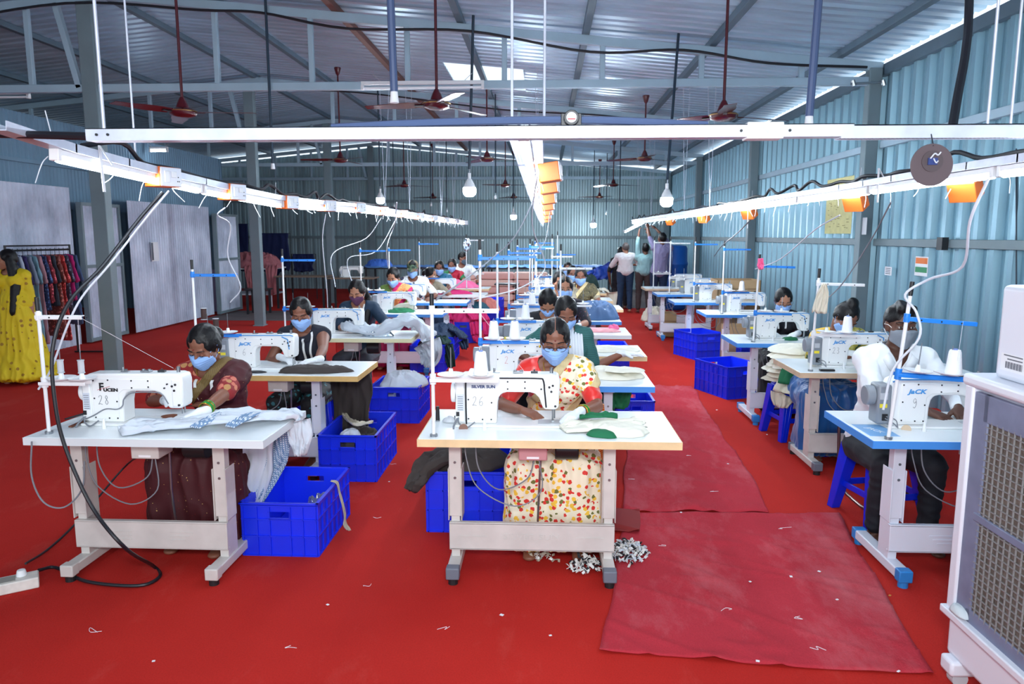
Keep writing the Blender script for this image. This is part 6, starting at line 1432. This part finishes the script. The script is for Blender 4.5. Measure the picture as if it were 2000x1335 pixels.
scrapheap((.45, 3.77, .006), .11, .13, 220, 'heap of black and white fabric scraps by the right leg of table 26', [CW, CB, CW, C_grey]); scrapheap((.22, 3.60, .003), .11, .07, 90, 'scattered black and white scraps under the front centre table', [CW, CB, CW]); scrapheap((.0, 3.68, .003), .09, .04, 26, 'few cream and brown scraps near the pedal of table 26', [CW, C_tan])
# lint, paper bits and threads on the floor: every visible bit is its own thing
BITS = [(555, 1262, 0), (1738, 1162, 2), (1210, 852, 1), (1530, 860, 1), (1525, 1030, 0), (1600, 1115, 1), (1545, 1125, 1), (1290, 1063, 0), (1422, 905, 1), (1635, 1170, 1), (1498, 848, 1), (1228, 935, 0), (1555, 1205, 0), (1465, 1135, 1), (1075, 1240, 1), (700, 1140, 0), (760, 940, 1), (810, 820, 1), (765, 905, 0), (1330, 1000, 1), (1385, 960, 0), (300, 1290, 1), (180, 1230, 0), (980, 1200, 1), (1400, 800, 1), (1450, 760, 1), (1755, 1310, 1), (1480, 1290, 1), (1650, 905, 1), (1690, 985, 2), (735, 1010, 0), (870, 1225, 0), (1420, 1190, 0), (1580, 1265, 0), (640, 1180, 1), (1340, 890, 0)]
for k, (x, y, ty) in enumerate(BITS):
    p = atZ(x, y, .016 if x > 1180 else .004); rr = random.Random(k)
    side = 'on the pink-red mat' if x > 1180 else 'on the bright red carpet'
    if ty == 0:
        pts = [p+V((rr.uniform(-.035, .035)+.012*q, rr.uniform(-.02, .02), 0)) for q in range(4)]; o = pipe('thread_end', spline(pts, 4), .0011, M_thr, 'curled white thread end lying %s' % side, 'thread', 'thread ends '+side, n=4)
    else:
        b = MB(); b.box(p, (rr.uniform(.008, .018), rr.uniform(.006, .014), .002), Matrix.Rotation(rr.random()*3, 3, 'Z')); o = b.build('paper_scrap', M_paper if ty == 1 else mat('tan_scrap', (205, 140, 60), .7)); tag(o, ('tiny white scrap lying ' if ty == 1 else 'tiny orange-tan scrap lying ')+side, 'scrap', 'paper scraps '+side)
# ---- stools
def stool(loc, rz, lab, m=None, h=.46, name='plastic_stool'):
    m = m or M_stool; r = thing(name, lab, 'stool', loc, rz)
    MB().bb(-.15, .15, -.15, .15, h-.028, h).build('seat', m, r, bevel=.02, segs=3)
    MB().bb(-.155, .155, -.155, .155, h-.07, h-.02).build('seat_skirt', m, r, bevel=.012)
    for sx_ in (-1, 1):
        for sy_ in (-1, 1):
            b = MB(); a = V((sx_*.125, sy_*.125, h-.03)); c = V((sx_*.185, sy_*.185, 0)); vs = []
            for p, w_ in ((a, .045), (c, .028)):
                for dx, dy in ((-1, -1), (1, -1), (1, 1), (-1, 1)): vs.append(p+V((dx*w_, dy*w_, 0)))
            b.add(vs, [(0, 1, 2, 3), (4, 7, 6, 5), (0, 4, 5, 1), (1, 5, 6, 2), (2, 6, 7, 3), (3, 7, 4, 0)])
            for dx in (-.4, .4): b.bar(a+V((dx*.045, sy_*.045, -.04)), c+V((dx*.03, sy_*.029, .01)), .008, .008)
            b.build('leg', m, r, bevel=.006)
    b = MB(); z = .17; q = .16
    for s_ in (-1, 1): b.bb(-q, q, s_*q-.006, s_*q+.006, z-.02, z+.02); b.bb(s_*q-.006, s_*q+.006, -q, q, z-.02, z+.02)
    b.build('brace', m, r, bevel=.004)
    return r
stool((2.05, 4.42, 0), .2, 'blue plastic stool under the man in the white shirt'); stool((2.13, 6.25, 0), .15, 'blue plastic stool carrying the stack of cream cloth'); stool((2.34, 5.86, 0), .1, 'blue plastic stool under the woman at machine 23')
stool((-1.86, 5.72, 0), 0, 'blue plastic stool beneath the dark floral trousers at machine 6'); stool((.04, 4.38, 0), 0, 'blue plastic stool behind the floral skirt at the front centre table', h=.42); stool((-1.90, 4.34, 0), 0, 'blue plastic stool behind the maroon sari at the front left', h=.42)
M_redp = mat('red_plastic', (205, 28, 30), .3)
r = stool((-2.06, 7.62, 0), 0, 'red plastic chair under the woman in the dark blue shirt', M_redp, .44, 'plastic_chair'); r['category'] = 'chair'
MB().bb(-.2, .2, .16, .185, .44, .80).build('backrest', M_redp, r, bevel=.02); 
for s_ in (-1, 1): MB().bb(s_*.2-.012, s_*.2+.012, -.16, .17, .60, .63).build('armrest', M_redp, r, bevel=.008)
# steel chair frame behind the man in white
r = thing('steel_chair', 'brown metal tube chair standing behind the man in the white shirt', 'chair', (2.2, 4.72, 0))
for s_ in (-1, 1): b = MB(); b.tube(spline([(s_*.2, .25, .42), (s_*.2, .2, .06), (s_*.2, .12, .012), (s_*.2, -.22, .012), (s_*.2, -.28, .10), (s_*.2, -.2, .44)], 6), .011, 8); b.build('side_frame', mat('brown_tube', (90, 62, 62), .3, .6), r, smooth=True)
MB().bb(-.19, .2, .02, .24, .43, .45).build('seat', M_brownp, r, bevel=.01)
# scissors, brush and tools on the two front tables
def scissors(p, rz, lab):
    r = thing('scissors', lab, 'scissors', p, rz)
    MB().prism([(0, 0), (.12, .012), (.13, .022), (0, .008)], 0, .004, Matrix(((1, 0, 0, 0), (0, 0, 1, 0), (0, 1, 0, .002), (0, 0, 0, 1)))).build('blade', M_dsteel, r)
    for k in (0, 1): b = MB(); c = V((.165, .012+.03*(1 if k else -1)*.8+.01, .01)); b.tube([c+V((cos(a)*.034, sin(a)*.018, 0)) for a in [2*pi*q/18 for q in range(19)]], .006, 7, False); b.build('handle', M_scis, r, smooth=True)
    return r
scissors(atZ(262, 827, Z0), .55, 'tailor scissors with brown handles on the front left table')
scissors(atZ(318, 800, Z0)+V((0, .06, 0)), .1, 'second brown-handled scissors behind the arm of machine 28')
for nm, a, c_, w_, m, lab in (('wooden_ruler', (137, 833), (185, 812), .018, M_scis, 'thin brown ruler lying left on the front left table'), ('screwdriver', (128, 818), (168, 806), .012, M_dsteel, 'small screwdriver with pale handle at the left end of the front left table')):
    b = MB(); b.bar(atZ(*a, Z0+.006), atZ(*c_, Z0+.006), w_, .006); tag(b.build(nm, m), lab, 'tool')
r = thing('cleaning_brush', 'grey bristle brush with black handle left on the front centre table', 'brush', atZ(880, 823, Z0))
heap('bristles', (0, 0, .0), (.04, .025), .03, M_lgrey, '', '', parent=r); MB().bar((.02, .02, .02), (.09, .07, .035), .012, .010).build('handle', M_black, r)
r = thing('black_handle', 'upright black handle standing near the corner of the front centre table', 'handle', atZ(855, 821, Z0)); MB().cyl((0, 0, 0), (0, 0, .004), .012, n=12).build('foot', M_steel, r); MB().cyl((0, 0, .004), (0, 0, .075), .011, .009, n=12).build('grip', M_black, r, bevel=.002)
for k, (x, y) in enumerate(((905, 836), (1770, 838))):
    tag(MB().cyl(atZ(x, y, Z0-.001), atZ(x, y, Z0+.0025), .022, n=24).build('cable_grommet', M_scis if k == 0 else M_tan), ['round cable hole behind machine 26', 'round cable hole beside machine 9'][k], 'grommet')
# ---- power strip and floor cables
p = atZ(30, 1150, 0); r = thing('power_strip', 'dirty white extension socket board on the carpet at the lower left', 'power strip', (-2.585, 3.24, 0), radians(35))
MB().bb(-.14, .13, -.045, .055, 0, .055).build('case', mat('offwhite_plastic', (222, 218, 210), .45, var=.15, vscale=20), r, bevel=.006)
for x in (-.09, .0): MB().bb(x-.035, x+.035, -.03, .035, .055, .058).build('socket', mat('dirty_socket', (150, 148, 140), .5), r)
MB().cyl((.06, .02, .055), (.06, .02, .085), .024, .018, n=16).build('plug', M_white, r, bevel=.003)
def cable(px, r_, m, lab, sp=6): return pipe('cable', [atY(x, y, Y) if Y > 0 else atZ(x, y, -Y) for x, y, Y in px], r_, m, lab, 'cable', sp=sp)
cable([(318, 375, 3.55), (270, 430, 3.5), (200, 520, 3.35), (135, 590, 3.2), (103, 680, 3.12), (108, 790, 3.1), (130, 880, 3.1), (180, 990, 3.08), (245, 1070, 3.05), (300, 1105, -.02), (312, 1125, -.012), (270, 1143, -.012), (170, 1135, -.012), (110, 1108, -.012), (75, 1113, -.03)], .0085, M_cabk, 'thick black cable swooping from the nearest orange box to the floor socket board')
cable([(330, 372, 3.6), (282, 430, 3.55), (215, 515, 3.45), (160, 580, 3.38), (130, 640, 3.36), (100, 720, 3.36), (75, 760, 3.36)], .005, M_cabw, 'white cable running beside the black one down to the front left stand')
cable([(50, 1100, -.05), (90, 1075, -.01), (135, 1035, -.01), (180, 985, -.01), (250, 905, -.2), (300, 880, -.5)], .006, M_cabk, 'black cable from the floor socket board toward the pedal of table 28')
cable([(62, 862, 3.24), (62, 930, 3.24), (85, 980, 3.24), (125, 990, 3.26), (160, 955, 3.35), (165, 900, 3.4)], .004, M_cabg, 'grey lead looping below the left end of the front left table')
for k, px in enumerate([[(440, 405, 4.4), (425, 420, 4.4), (450, 440, 4.6), (445, 500, 4.7), (470, 560, 4.8), (450, 590, 4.84)], [(636, 418, 6.4), (630, 470, 6.5), (638, 560, 6.6), (640, 600, 6.7)], [(745, 425, 8.5), (715, 465, 8.4), (650, 495, 7.6), (655, 560, 7.0)], [(775, 425, 9.7), (735, 490, 9.3), (680, 505, 9), (690, 560, 8.9)], [(1060, 350, 4.8), (1010, 455, 4.7), (960, 505, 4.6), (895, 555, 3.6), (852, 585, 3.35)], [(1050, 330, 4.0), (1040, 440, 5.2), (1065, 520, 5.7), (1020, 560, 4.8), (925, 585, 4.63)], [(1075, 410, 8), (1065, 470, 7), (1040, 500, 6), (1035, 570, 5.8)], [(1465, 430, 4.4), (1440, 455, 6), (1410, 480, 8), (1395, 500, 8.95)], [(1640, 420, 4.0), (1590, 450, 5), (1525, 505, 6.3), (1475, 525, 6.6)], [(1740, 395, 3.7), (1700, 470, 4.6), (1640, 560, 5.0), (1585, 605, 5.05)], [(1930, 350, 2.8), (1895, 430, 2.9), (1880, 520, 3.1), (1815, 545, 3.3), (1768, 575, 3.35), (1790, 610, 3.33), (1795, 660, 3.3), (1745, 720, 3.33), (1725, 800, 3.3)], [(775, 395, 4.6), (770, 440, 9), (755, 490, 9), (765, 560, 10.3)]]):
    cable(px, .0042 if k != 10 else .0055, [M_cabw, M_cabw, M_cabw, M_cabw, M_cabg, M_cabw, M_cabg, M_cabk, M_cabw, M_cabg, M_cabw, M_cabw][k], ['white lead dropping from the second left box to the stand of machine 6', 'white lead dropping to the third left stand', 'white lead sweeping from the left rail to the third left table', 'white lead sweeping from the left rail to the fourth left stand', 'grey cable slanting from the middle rail down to the front centre stand', 'pale cable from the middle rail to the second centre stand', 'thin grey cable from the middle rail to the third centre stand', 'dark cable from the right rail to the fourth right stand', 'white cable from the right rail to the stand with the pink rag', 'grey cable from the right rail to the weathered stand with the bag', 'white cable looping from the right rail to the front right stand', 'thin cable from the left rail to the fifth left stand'][k])
pipe('wall_conduit', [atX(1985, 290, WX-.07), atX(1985, 560, WX-.07)], .006, M_pipedk, 'thin dark conduit running down the right wall at the right edge', 'conduit')
# ---- air cooler at the front right
M_cool = mat('cooler_white_plastic', (226, 230, 240), .35); M_coolg = mat('cooler_grey_plastic', (118, 126, 152), .5, var=.15, vscale=12)
r = thing('air_cooler', 'big white evaporative air cooler with grey honeycomb pads at the right edge', 'air cooler', (1.58, 1.70, 0), radians(1))
L_, Wd = 1.04, .85
b = MB(); b.bb(0, Wd, 0, L_, .10, .27); b.build('water_tank', M_cool, r, bevel=.02, segs=3); b = MB(); b.bb(-.025, Wd+.02, -.02, L_+.02, .26, .29); b.build('tank_rim', M_cool, r, bevel=.006)
b = MB(); b.bb(.02, Wd-.02, .02, L_-.02, .28, 1.16); b.build('cabinet', M_cool, r, bevel=.01)
MB().bb(-.01, .03, L_-.045, L_+.005, .28, 1.16).build('corner_post', M_cool, r, bevel=.008); MB().bb(-.01, .03, -.005, .045, .28, 1.16).build('corner_post', M_cool, r, bevel=.008)
b = MB(); b.bb(.0, .02, .04, .12, .28, 1.14); b.bb(0, .02, L_-.13, L_-.04, .28, 1.14); b.bb(0, .02, .1, L_-.1, 1.04, 1.14); b.bb(0, .02, .1, L_-.1, .28, .34); b.bb(-.004, .018, .1, L_-.1, .675, .705); b.build('pad_frame', M_coolg, r, bevel=.004)
M_pad = mat('honeycomb_pad', (108, 96, 88), .9, bump=.8, bscale=120, var=.35, vscale=30)
MB().bb(.006, .0195, .11, L_-.12, .33, 1.05).build('cooling_pad', M_pad, r)
b = MB()
for k in range(1, 30): z = .33+k*.024; b.bb(-.001, .004, .11, L_-.12, z, z+.0028)
for k in range(1, 26): y = .11+k*.031; b.bb(-.001, .004, y, y+.0028, .33, 1.05)
b.build('grille', mat('grille_grey', (140, 140, 140), .6), r)['kind'] = 'stuff'
b = MB(); b.bb(-.02, Wd+.01, -.02, L_+.015, 1.155, 1.20); b.build('lid', M_cool, r, bevel=.015, segs=3)
b = MB(); b.bb(.035, Wd-.06, .12, L_-.08, 1.20, 1.53); tb = b.build('top_box', M_cool, r, bevel=.02, segs=3)
b = MB()
for k in range(18): b.bb(.0335, .0345, L_-.20+.005*k-.03, L_-.20+.005*k-.03+(.003 if k % 3 else .0015), 1.245, 1.268)
for k in range(2): b.bb(.0335, .0345, L_-.23, L_-.15+.02*k, 1.275+.012*k, 1.279+.012*k)
b.build('barcode', M_ink, tb); MB().bb(.0343, .036, L_-.245, L_-.115, 1.235, 1.295).build('label_paper', M_paper, tb)
for (x, y) in ((.04, L_-.06), (.04, .06), (Wd-.05, L_-.06), (Wd-.05, .06)):
    b = MB(); b.bb(x-.07, x+.04, y-.04, y+.04, .05, .11); b.build('foot_bracket', M_cool, r, bevel=.012); MB().cyl((x-.02, y-.02, .03), (x-.02, y+.02, .03), .03, n=16).build('castor', M_lgrey, r)
rnd = random.Random(5); heap('lime_scale', (.0, L_-.08, .30), (.03, .05), .03, mat('lime_scale', (200, 210, 215), .9), '', '', parent=r, seed=4, fold=.8)
# ---- clothes rail at the left
A_, B_ = V((-7.02, 9.35, 1.50)), V((-6.78, 10.3, 1.50))
r = thing('clothes_rail', 'black metal clothes rail full of garments before the left partition', 'clothes rail', (A_.x, A_.y, 0)); D = B_-A_
b = MB(); b.tube([(0, 0, 1.5), (D.x, D.y, 1.5)], .013, 8); b.tube([(0, 0, 1.56), (D.x, D.y, 1.56)], .010, 8); b.build('top_bar', M_black, r)
for q in (V((0, 0, 0)), V((D.x, D.y, 0))):
    MB().cyl(q+V((0, 0, .03)), q+V((0, 0, 1.57)), .014, n=8).build('upright', M_black, r); MB().tube([q+V((-.05, 0, .025)), q+V((.45, .03, .025))], .013, 8).build('base_bar', M_black, r)
GC = [('navy', (34, 40, 70)), ('white', (180, 190, 210)), ('purple', (50, 40, 92)), ('grey', (132, 144, 164)), ('pale teal', (120, 160, 175)), ('dusty pink', (180, 130, 140)), ('dark blue printed', (40, 60, 100)), ('red and white', (150, 50, 60)), ('charcoal', (50, 58, 72)), ('rust printed', (130, 66, 60)), ('red printed', (180, 50, 50)), ('checked', (60, 62, 80)), ('magenta', (190, 30, 110)), ('slate blue', (70, 92, 130))]
for k, (nm, c) in enumerate(GC):
    t = (k+.5)/len(GC); p = A_+D*t; L = [1.0, .95, .75, 1.15, 1.2, 1.25, .8, .7, .75, 1.2, 1.25, .85, .70, 1.05][k]
    m = mat('rail_'+nm.replace(' ', '_'), c, .85) if k not in (6, 7, 9, 10, 11) else pattern('rail_'+nm.replace(' ', '_'), c, [tuple(min(255, int(q*1.6+30)) for q in c), c], 30, .4)
    g = thing('hanging_garment', '%s garment hanging on the black rail, %s from the left' % (nm, ['first', 'second', 'third', 'fourth', 'fifth', 'sixth', 'seventh', 'eighth', 'ninth', 'tenth', 'eleventh', 'twelfth', 'thirteenth', 'last'][k]), 'garment', p, math.atan2(D.y, D.x)-pi/2-.25, 'garments on the clothes rail')
    pr = [hull([((-.10, 0, -.09), (.07, .018, .02)), ((.13, 0, -.09), (.09, .018, .02)), ((0, 0, -.5), (.2, .03, .03))]), hull([((0, 0, -.5), (.2, .03, .03)), ((.01, 0, -L), (.24, .035, .02))]),
          hull([((.16, 0, -.10), (.05, .018, .03)), ((.30, -.01, -.42), (.055, .02, .03))]), hull([((-.13, 0, -.10), (.05, .018, .03)), ((-.26, .01, -.42), (.055, .02, .03))])]
    blob('fabric', pr, .014, m, g, smooth=2, disp=folds(.014, 16, (1, 1, .15), k*1.3))
    b = MB(); b.tube([(0, 0, -.075), (0, 0, -.02), (.012, 0, .01), (0, 0, .022), (-.014, 0, .008)], .003, 5); b.tube([(-.17, 0, -.10), (0, 0, -.065), (.17, 0, -.10)], .005, 5); b.build('hanger', M_black, g)
# ---- far side: tables, cloth, barrel, boxes
def plain_table(name, x0, x1, y0, y1, z, mt, ml, lab, th=.03, shelf=False):
    r = thing(name, lab, 'table', ((x0+x1)/2, (y0+y1)/2, 0)); hx, hy = (x1-x0)/2, (y1-y0)/2
    MB().bb(-hx, hx, -hy, hy, z-th, z).build('tabletop', mt, r, bevel=.004)
    nleg = [(-hx+.06, -hy+.05), (hx-.06, -hy+.05), (-hx+.06, hy-.05), (hx-.06, hy-.05)]+([(0, -hy+.05), (0, hy-.05)] if hx > 1.2 else [])
    for x, y in nleg: MB().bb(x-.022, x+.022, y-.022, y+.022, 0, z-th).build('leg', ml, r)
    if shelf: MB().bb(-hx+.04, hx-.04, -hy+.04, hy-.04, .28, .31).build('shelf', ml, r)
    return r
M_bluecloth = mat('light_blue_sheet', (110, 160, 225), .5, bump=.2, bscale=10); M_brnlam = mat('brown_laminate', (120, 100, 84), .5)
plain_table('cutting_table', -4.5, -1.55, 18.1, 19.2, .90, M_dsteel, M_dsteel, 'long dark cutting table under a light blue sheet at the back left'); plain_table('cutting_table', -1.45, 1.7, 18.1, 19.2, .90, M_dsteel, M_dsteel, 'long cutting table under a light blue sheet at the back, left of the standing men')
for k, (x0, x1) in enumerate(((-4.45, -1.6), (-1.4, 1.68))):
    rug('table_sheet', [(x0-.03, 18.05), (x1+.03, 18.05), (x1+.03, 19.25), (x0-.03, 19.25)], ['light blue sheet over the back left cutting table', 'light blue sheet over the cutting table beside the standing men'][k], .905, 3+k, M_bluecloth, .02, 'sheet')
heap('blue_bundle', (-4.15, 18.4, .91), (.35, .25), .22, mat('cornflower_cloth', (70, 120, 215), .6), 'crumpled cornflower blue cloth at the left end of the blue cutting table', 'cloth', seed=77, fold=.6)
drape('plastic_sheet', [(1.2, 18.02, .89), (1.25, 17.98, .78), (1.25, 17.98, .62)], [.42, .38, .22], mat('blue_film', (50, 90, 200), .3), 'bright blue plastic film hanging off the right end of the cutting table', 'plastic sheet', th=.02, seed=4, amp=.06, side=(1, 0, 0))
plain_table('work_table', -7.9, -6.5, 17.3, 18.3, .92, M_white, M_wframe, 'white steel-legged table piled with pink cloth at the back left', shelf=True)
heap('cloth_pile', (-7.1, 17.75, .92), (.72, .42), .42, C_dpink, 'heap of dusty pink garments on the white table at the back left', 'cloth', seed=81, fold=.6)
for k, (x, y0_) in enumerate(((-7.75, .25), (-7.0, .45), (-6.5, .30))): drape('hanging_cloth', [(x, 17.4, .98), (x+.02, 17.26, .85), (x+.03, 17.24, y0_)], [.14, .14, .09], C_dpink, '%s dusty pink garment hanging off the front of the white table' % ['left', 'middle', 'right'][k], 'garment', th=.03, seed=k+2, amp=.04, side=(1, 0, 0))
for k, (x0, x1, z1) in enumerate(((-8.75, -7.9, 2.0), (-7.88, -6.82, 1.75), (-6.8, -6.15, 1.2))):
    b = MB(); b.tube([(x0, 19.62, 0), (x0, 19.62, z1), (x1, 19.62, z1), (x1, 19.62, 0)], .012, 6); tag(b.build('drying_frame', M_dsteel), ['tallest', 'middle', 'lowest'][k]+' dark frame holding a dark blue cloth at the back left', 'frame')
M_dblue = mat('dark_blue_cloth_sheet', (16, 30, 78), .85, bump=.2, bscale=8)
for k, (x0, x1, z0, z1) in enumerate(((-8.7, -7.95, .75, 2.0), (-7.85, -6.85, .7, 1.75), (-6.75, -6.2, .72, 1.2))):
    drape('dark_sheet', [((x0+x1)/2, 19.6, z1), ((x0+x1)/2, 19.58, (z0+z1)/2), ((x0+x1)/2, 19.6, z0)], [(x1-x0)/2]*3, M_dblue, '%s dark blue cloth hanging at the back left behind the pink heap' % ['leftmost', 'middle', 'lowest, rightmost'][k], 'cloth', th=.02, seed=k+9, amp=.03, side=(1, 0, 0), waves=6)
plain_table('work_table', -6.3, -5.1, 16.9, 17.5, .76, M_brnlam, M_dsteel, 'brown-topped table behind the second post at the back left'); plain_table('work_table', -5.0, -3.9, 16.6, 17.2, .74, M_brnlam, M_dsteel, 'brown-topped machine table with an old machine at the back left')
machine('sewing_machine', 'OLD', None, 'old beige sewing machine on a brown table at the back left', (-4.45, 16.85, .74), 0, 0)
plain_table('metal_stool', -6.5, -6.0, 15.6, 16.0, .55, M_dsteel, M_dsteel, 'dark metal stool standing on bare floor at the back left'); plain_table('metal_stool', -1.06, -.55, 15.3, 15.7, .70, M_dsteel, M_dsteel, 'dark square metal stool in front of the pink fabric stacks')
b = MB(); b.bb(-7.65, -7.2, 16.0, 16.05, .02, .95); tag(b.build('lilac_panel', mat('lilac_board', (150, 140, 180), .6)), 'pale lilac board standing beside the far partition door', 'board')
M_fold = mat('peach_fabric', (232, 196, 182), .85); M_fold2 = mat('dusty_rose_fabric', (222, 172, 164), .85)
for cix, (x, y) in enumerate(((-2.05, 17.6), (-1.15, 17.55), (-.35, 17.6))):
    for k in range(5):
        b = MB(); pts = [(x-.37, y), (x+.37, y)]; zz = .09+.165*k
        m = M_fold if (k+cix) % 2 == 0 else M_fold2
        o = MB(); o.prism([(-.38+.02*sin(k*2+cix), -.075), (.38, -.08), (.41, -.03), (.41, .04), (.38, .075), (-.36, .08), (-.41, .04), (-.41, -.04)], -.28, .28); q = o.build('fabric_stack', m, bevel=.025, segs=3); q.location = (x, y, zz); q.rotation_euler = (0, 0, .03*sin(k*5+cix))
        tag(q, '%s folded fabric bale in the %s stack under the cutting table' % (['bottom', 'second', 'middle', 'fourth', 'top'][k], ['left', 'middle', 'right'][cix]), 'fabric bale', 'peach and rose fabric bales')
c = V((2.98, 17.2, 0)); r = thing('water_barrel', 'tall blue plastic barrel partly wrapped in clear film in the far right corner', 'barrel', c)
MB().lathe([(.24, 0), (.27, .04), (.275, .5), (.29, .53), (.29, .57), (.275, .6), (.275, 1.0), (.29, 1.03), (.29, 1.07), (.275, 1.1), (.27, 1.40), (.24, 1.46), (.10, 1.48), (.001, 1.48)], n=32).build('barrel_body', mat('barrel_blue', (20, 96, 190), .35), r, smooth=True)
drape('film_wrap', [(-.20, -.22, 1.46), (-.22, -.24, 1.1), (-.2, -.24, .8)], [.10, .13, .09], M_clear, '', '', th=.01, seed=3, amp=.03, side=(1, -.5, 0), parent=r)
def carton(x0, x1, y0, y1, z0, z1, lab):
    r = thing('cardboard_box', lab, 'box', ((x0+x1)/2, (y0+y1)/2, z0)); hx, hy, H_ = (x1-x0)/2, (y1-y0)/2, z1-z0
    b = MB(); b.bb(-hx, hx, -hy, hy, 0, .01); b.bb(-hx, hx, -hy, -hy+.008, 0, H_); b.bb(-hx, hx, hy-.008, hy, 0, H_); b.bb(-hx, -hx+.008, -hy, hy, 0, H_); b.bb(hx-.008, hx, -hy, hy, 0, H_); b.build('carton_walls', M_cardb, r)
    MB().bar((0, -hy, H_), (0, -hy-.02, H_-.12), hx*1.9, .006).build('flap', M_cardb, r)
carton(2.62, 3.2, 10.9, 11.4, 0, .58, 'lower cardboard box behind the fourth right table'); carton(2.52, 3.14, 10.9, 11.4, .58, 1.05, 'open cardboard box on top of another behind the fourth right machine'); carton(2.42, 2.85, 9.75, 10.2, 0, .50, 'cardboard box on the floor between the right tables')
carton(1.98, 2.2, 12.4, 12.8, 0, .4, 'small brown box under the far right tables')
r = thing('paper_notice', 'small paper notice taped on the white corrugated partition', 'notice', atX(302, 490, LX+.27)); MB().bb(0, .01, -.12, .12, -.18, .16).build('sheet', M_paper, r); MB().bb(.01, .012, -.12, -.06, -.16, .15).build('dark_edge', M_ink, r)
MB().bb(WX-.16, WX-.10, 7.2, 7.3, 1.56, 1.68).build('wall_switch', M_dsteel); tag(bpy.data.objects['wall_switch'], 'small dark object on the rail of the right wall', 'switch')
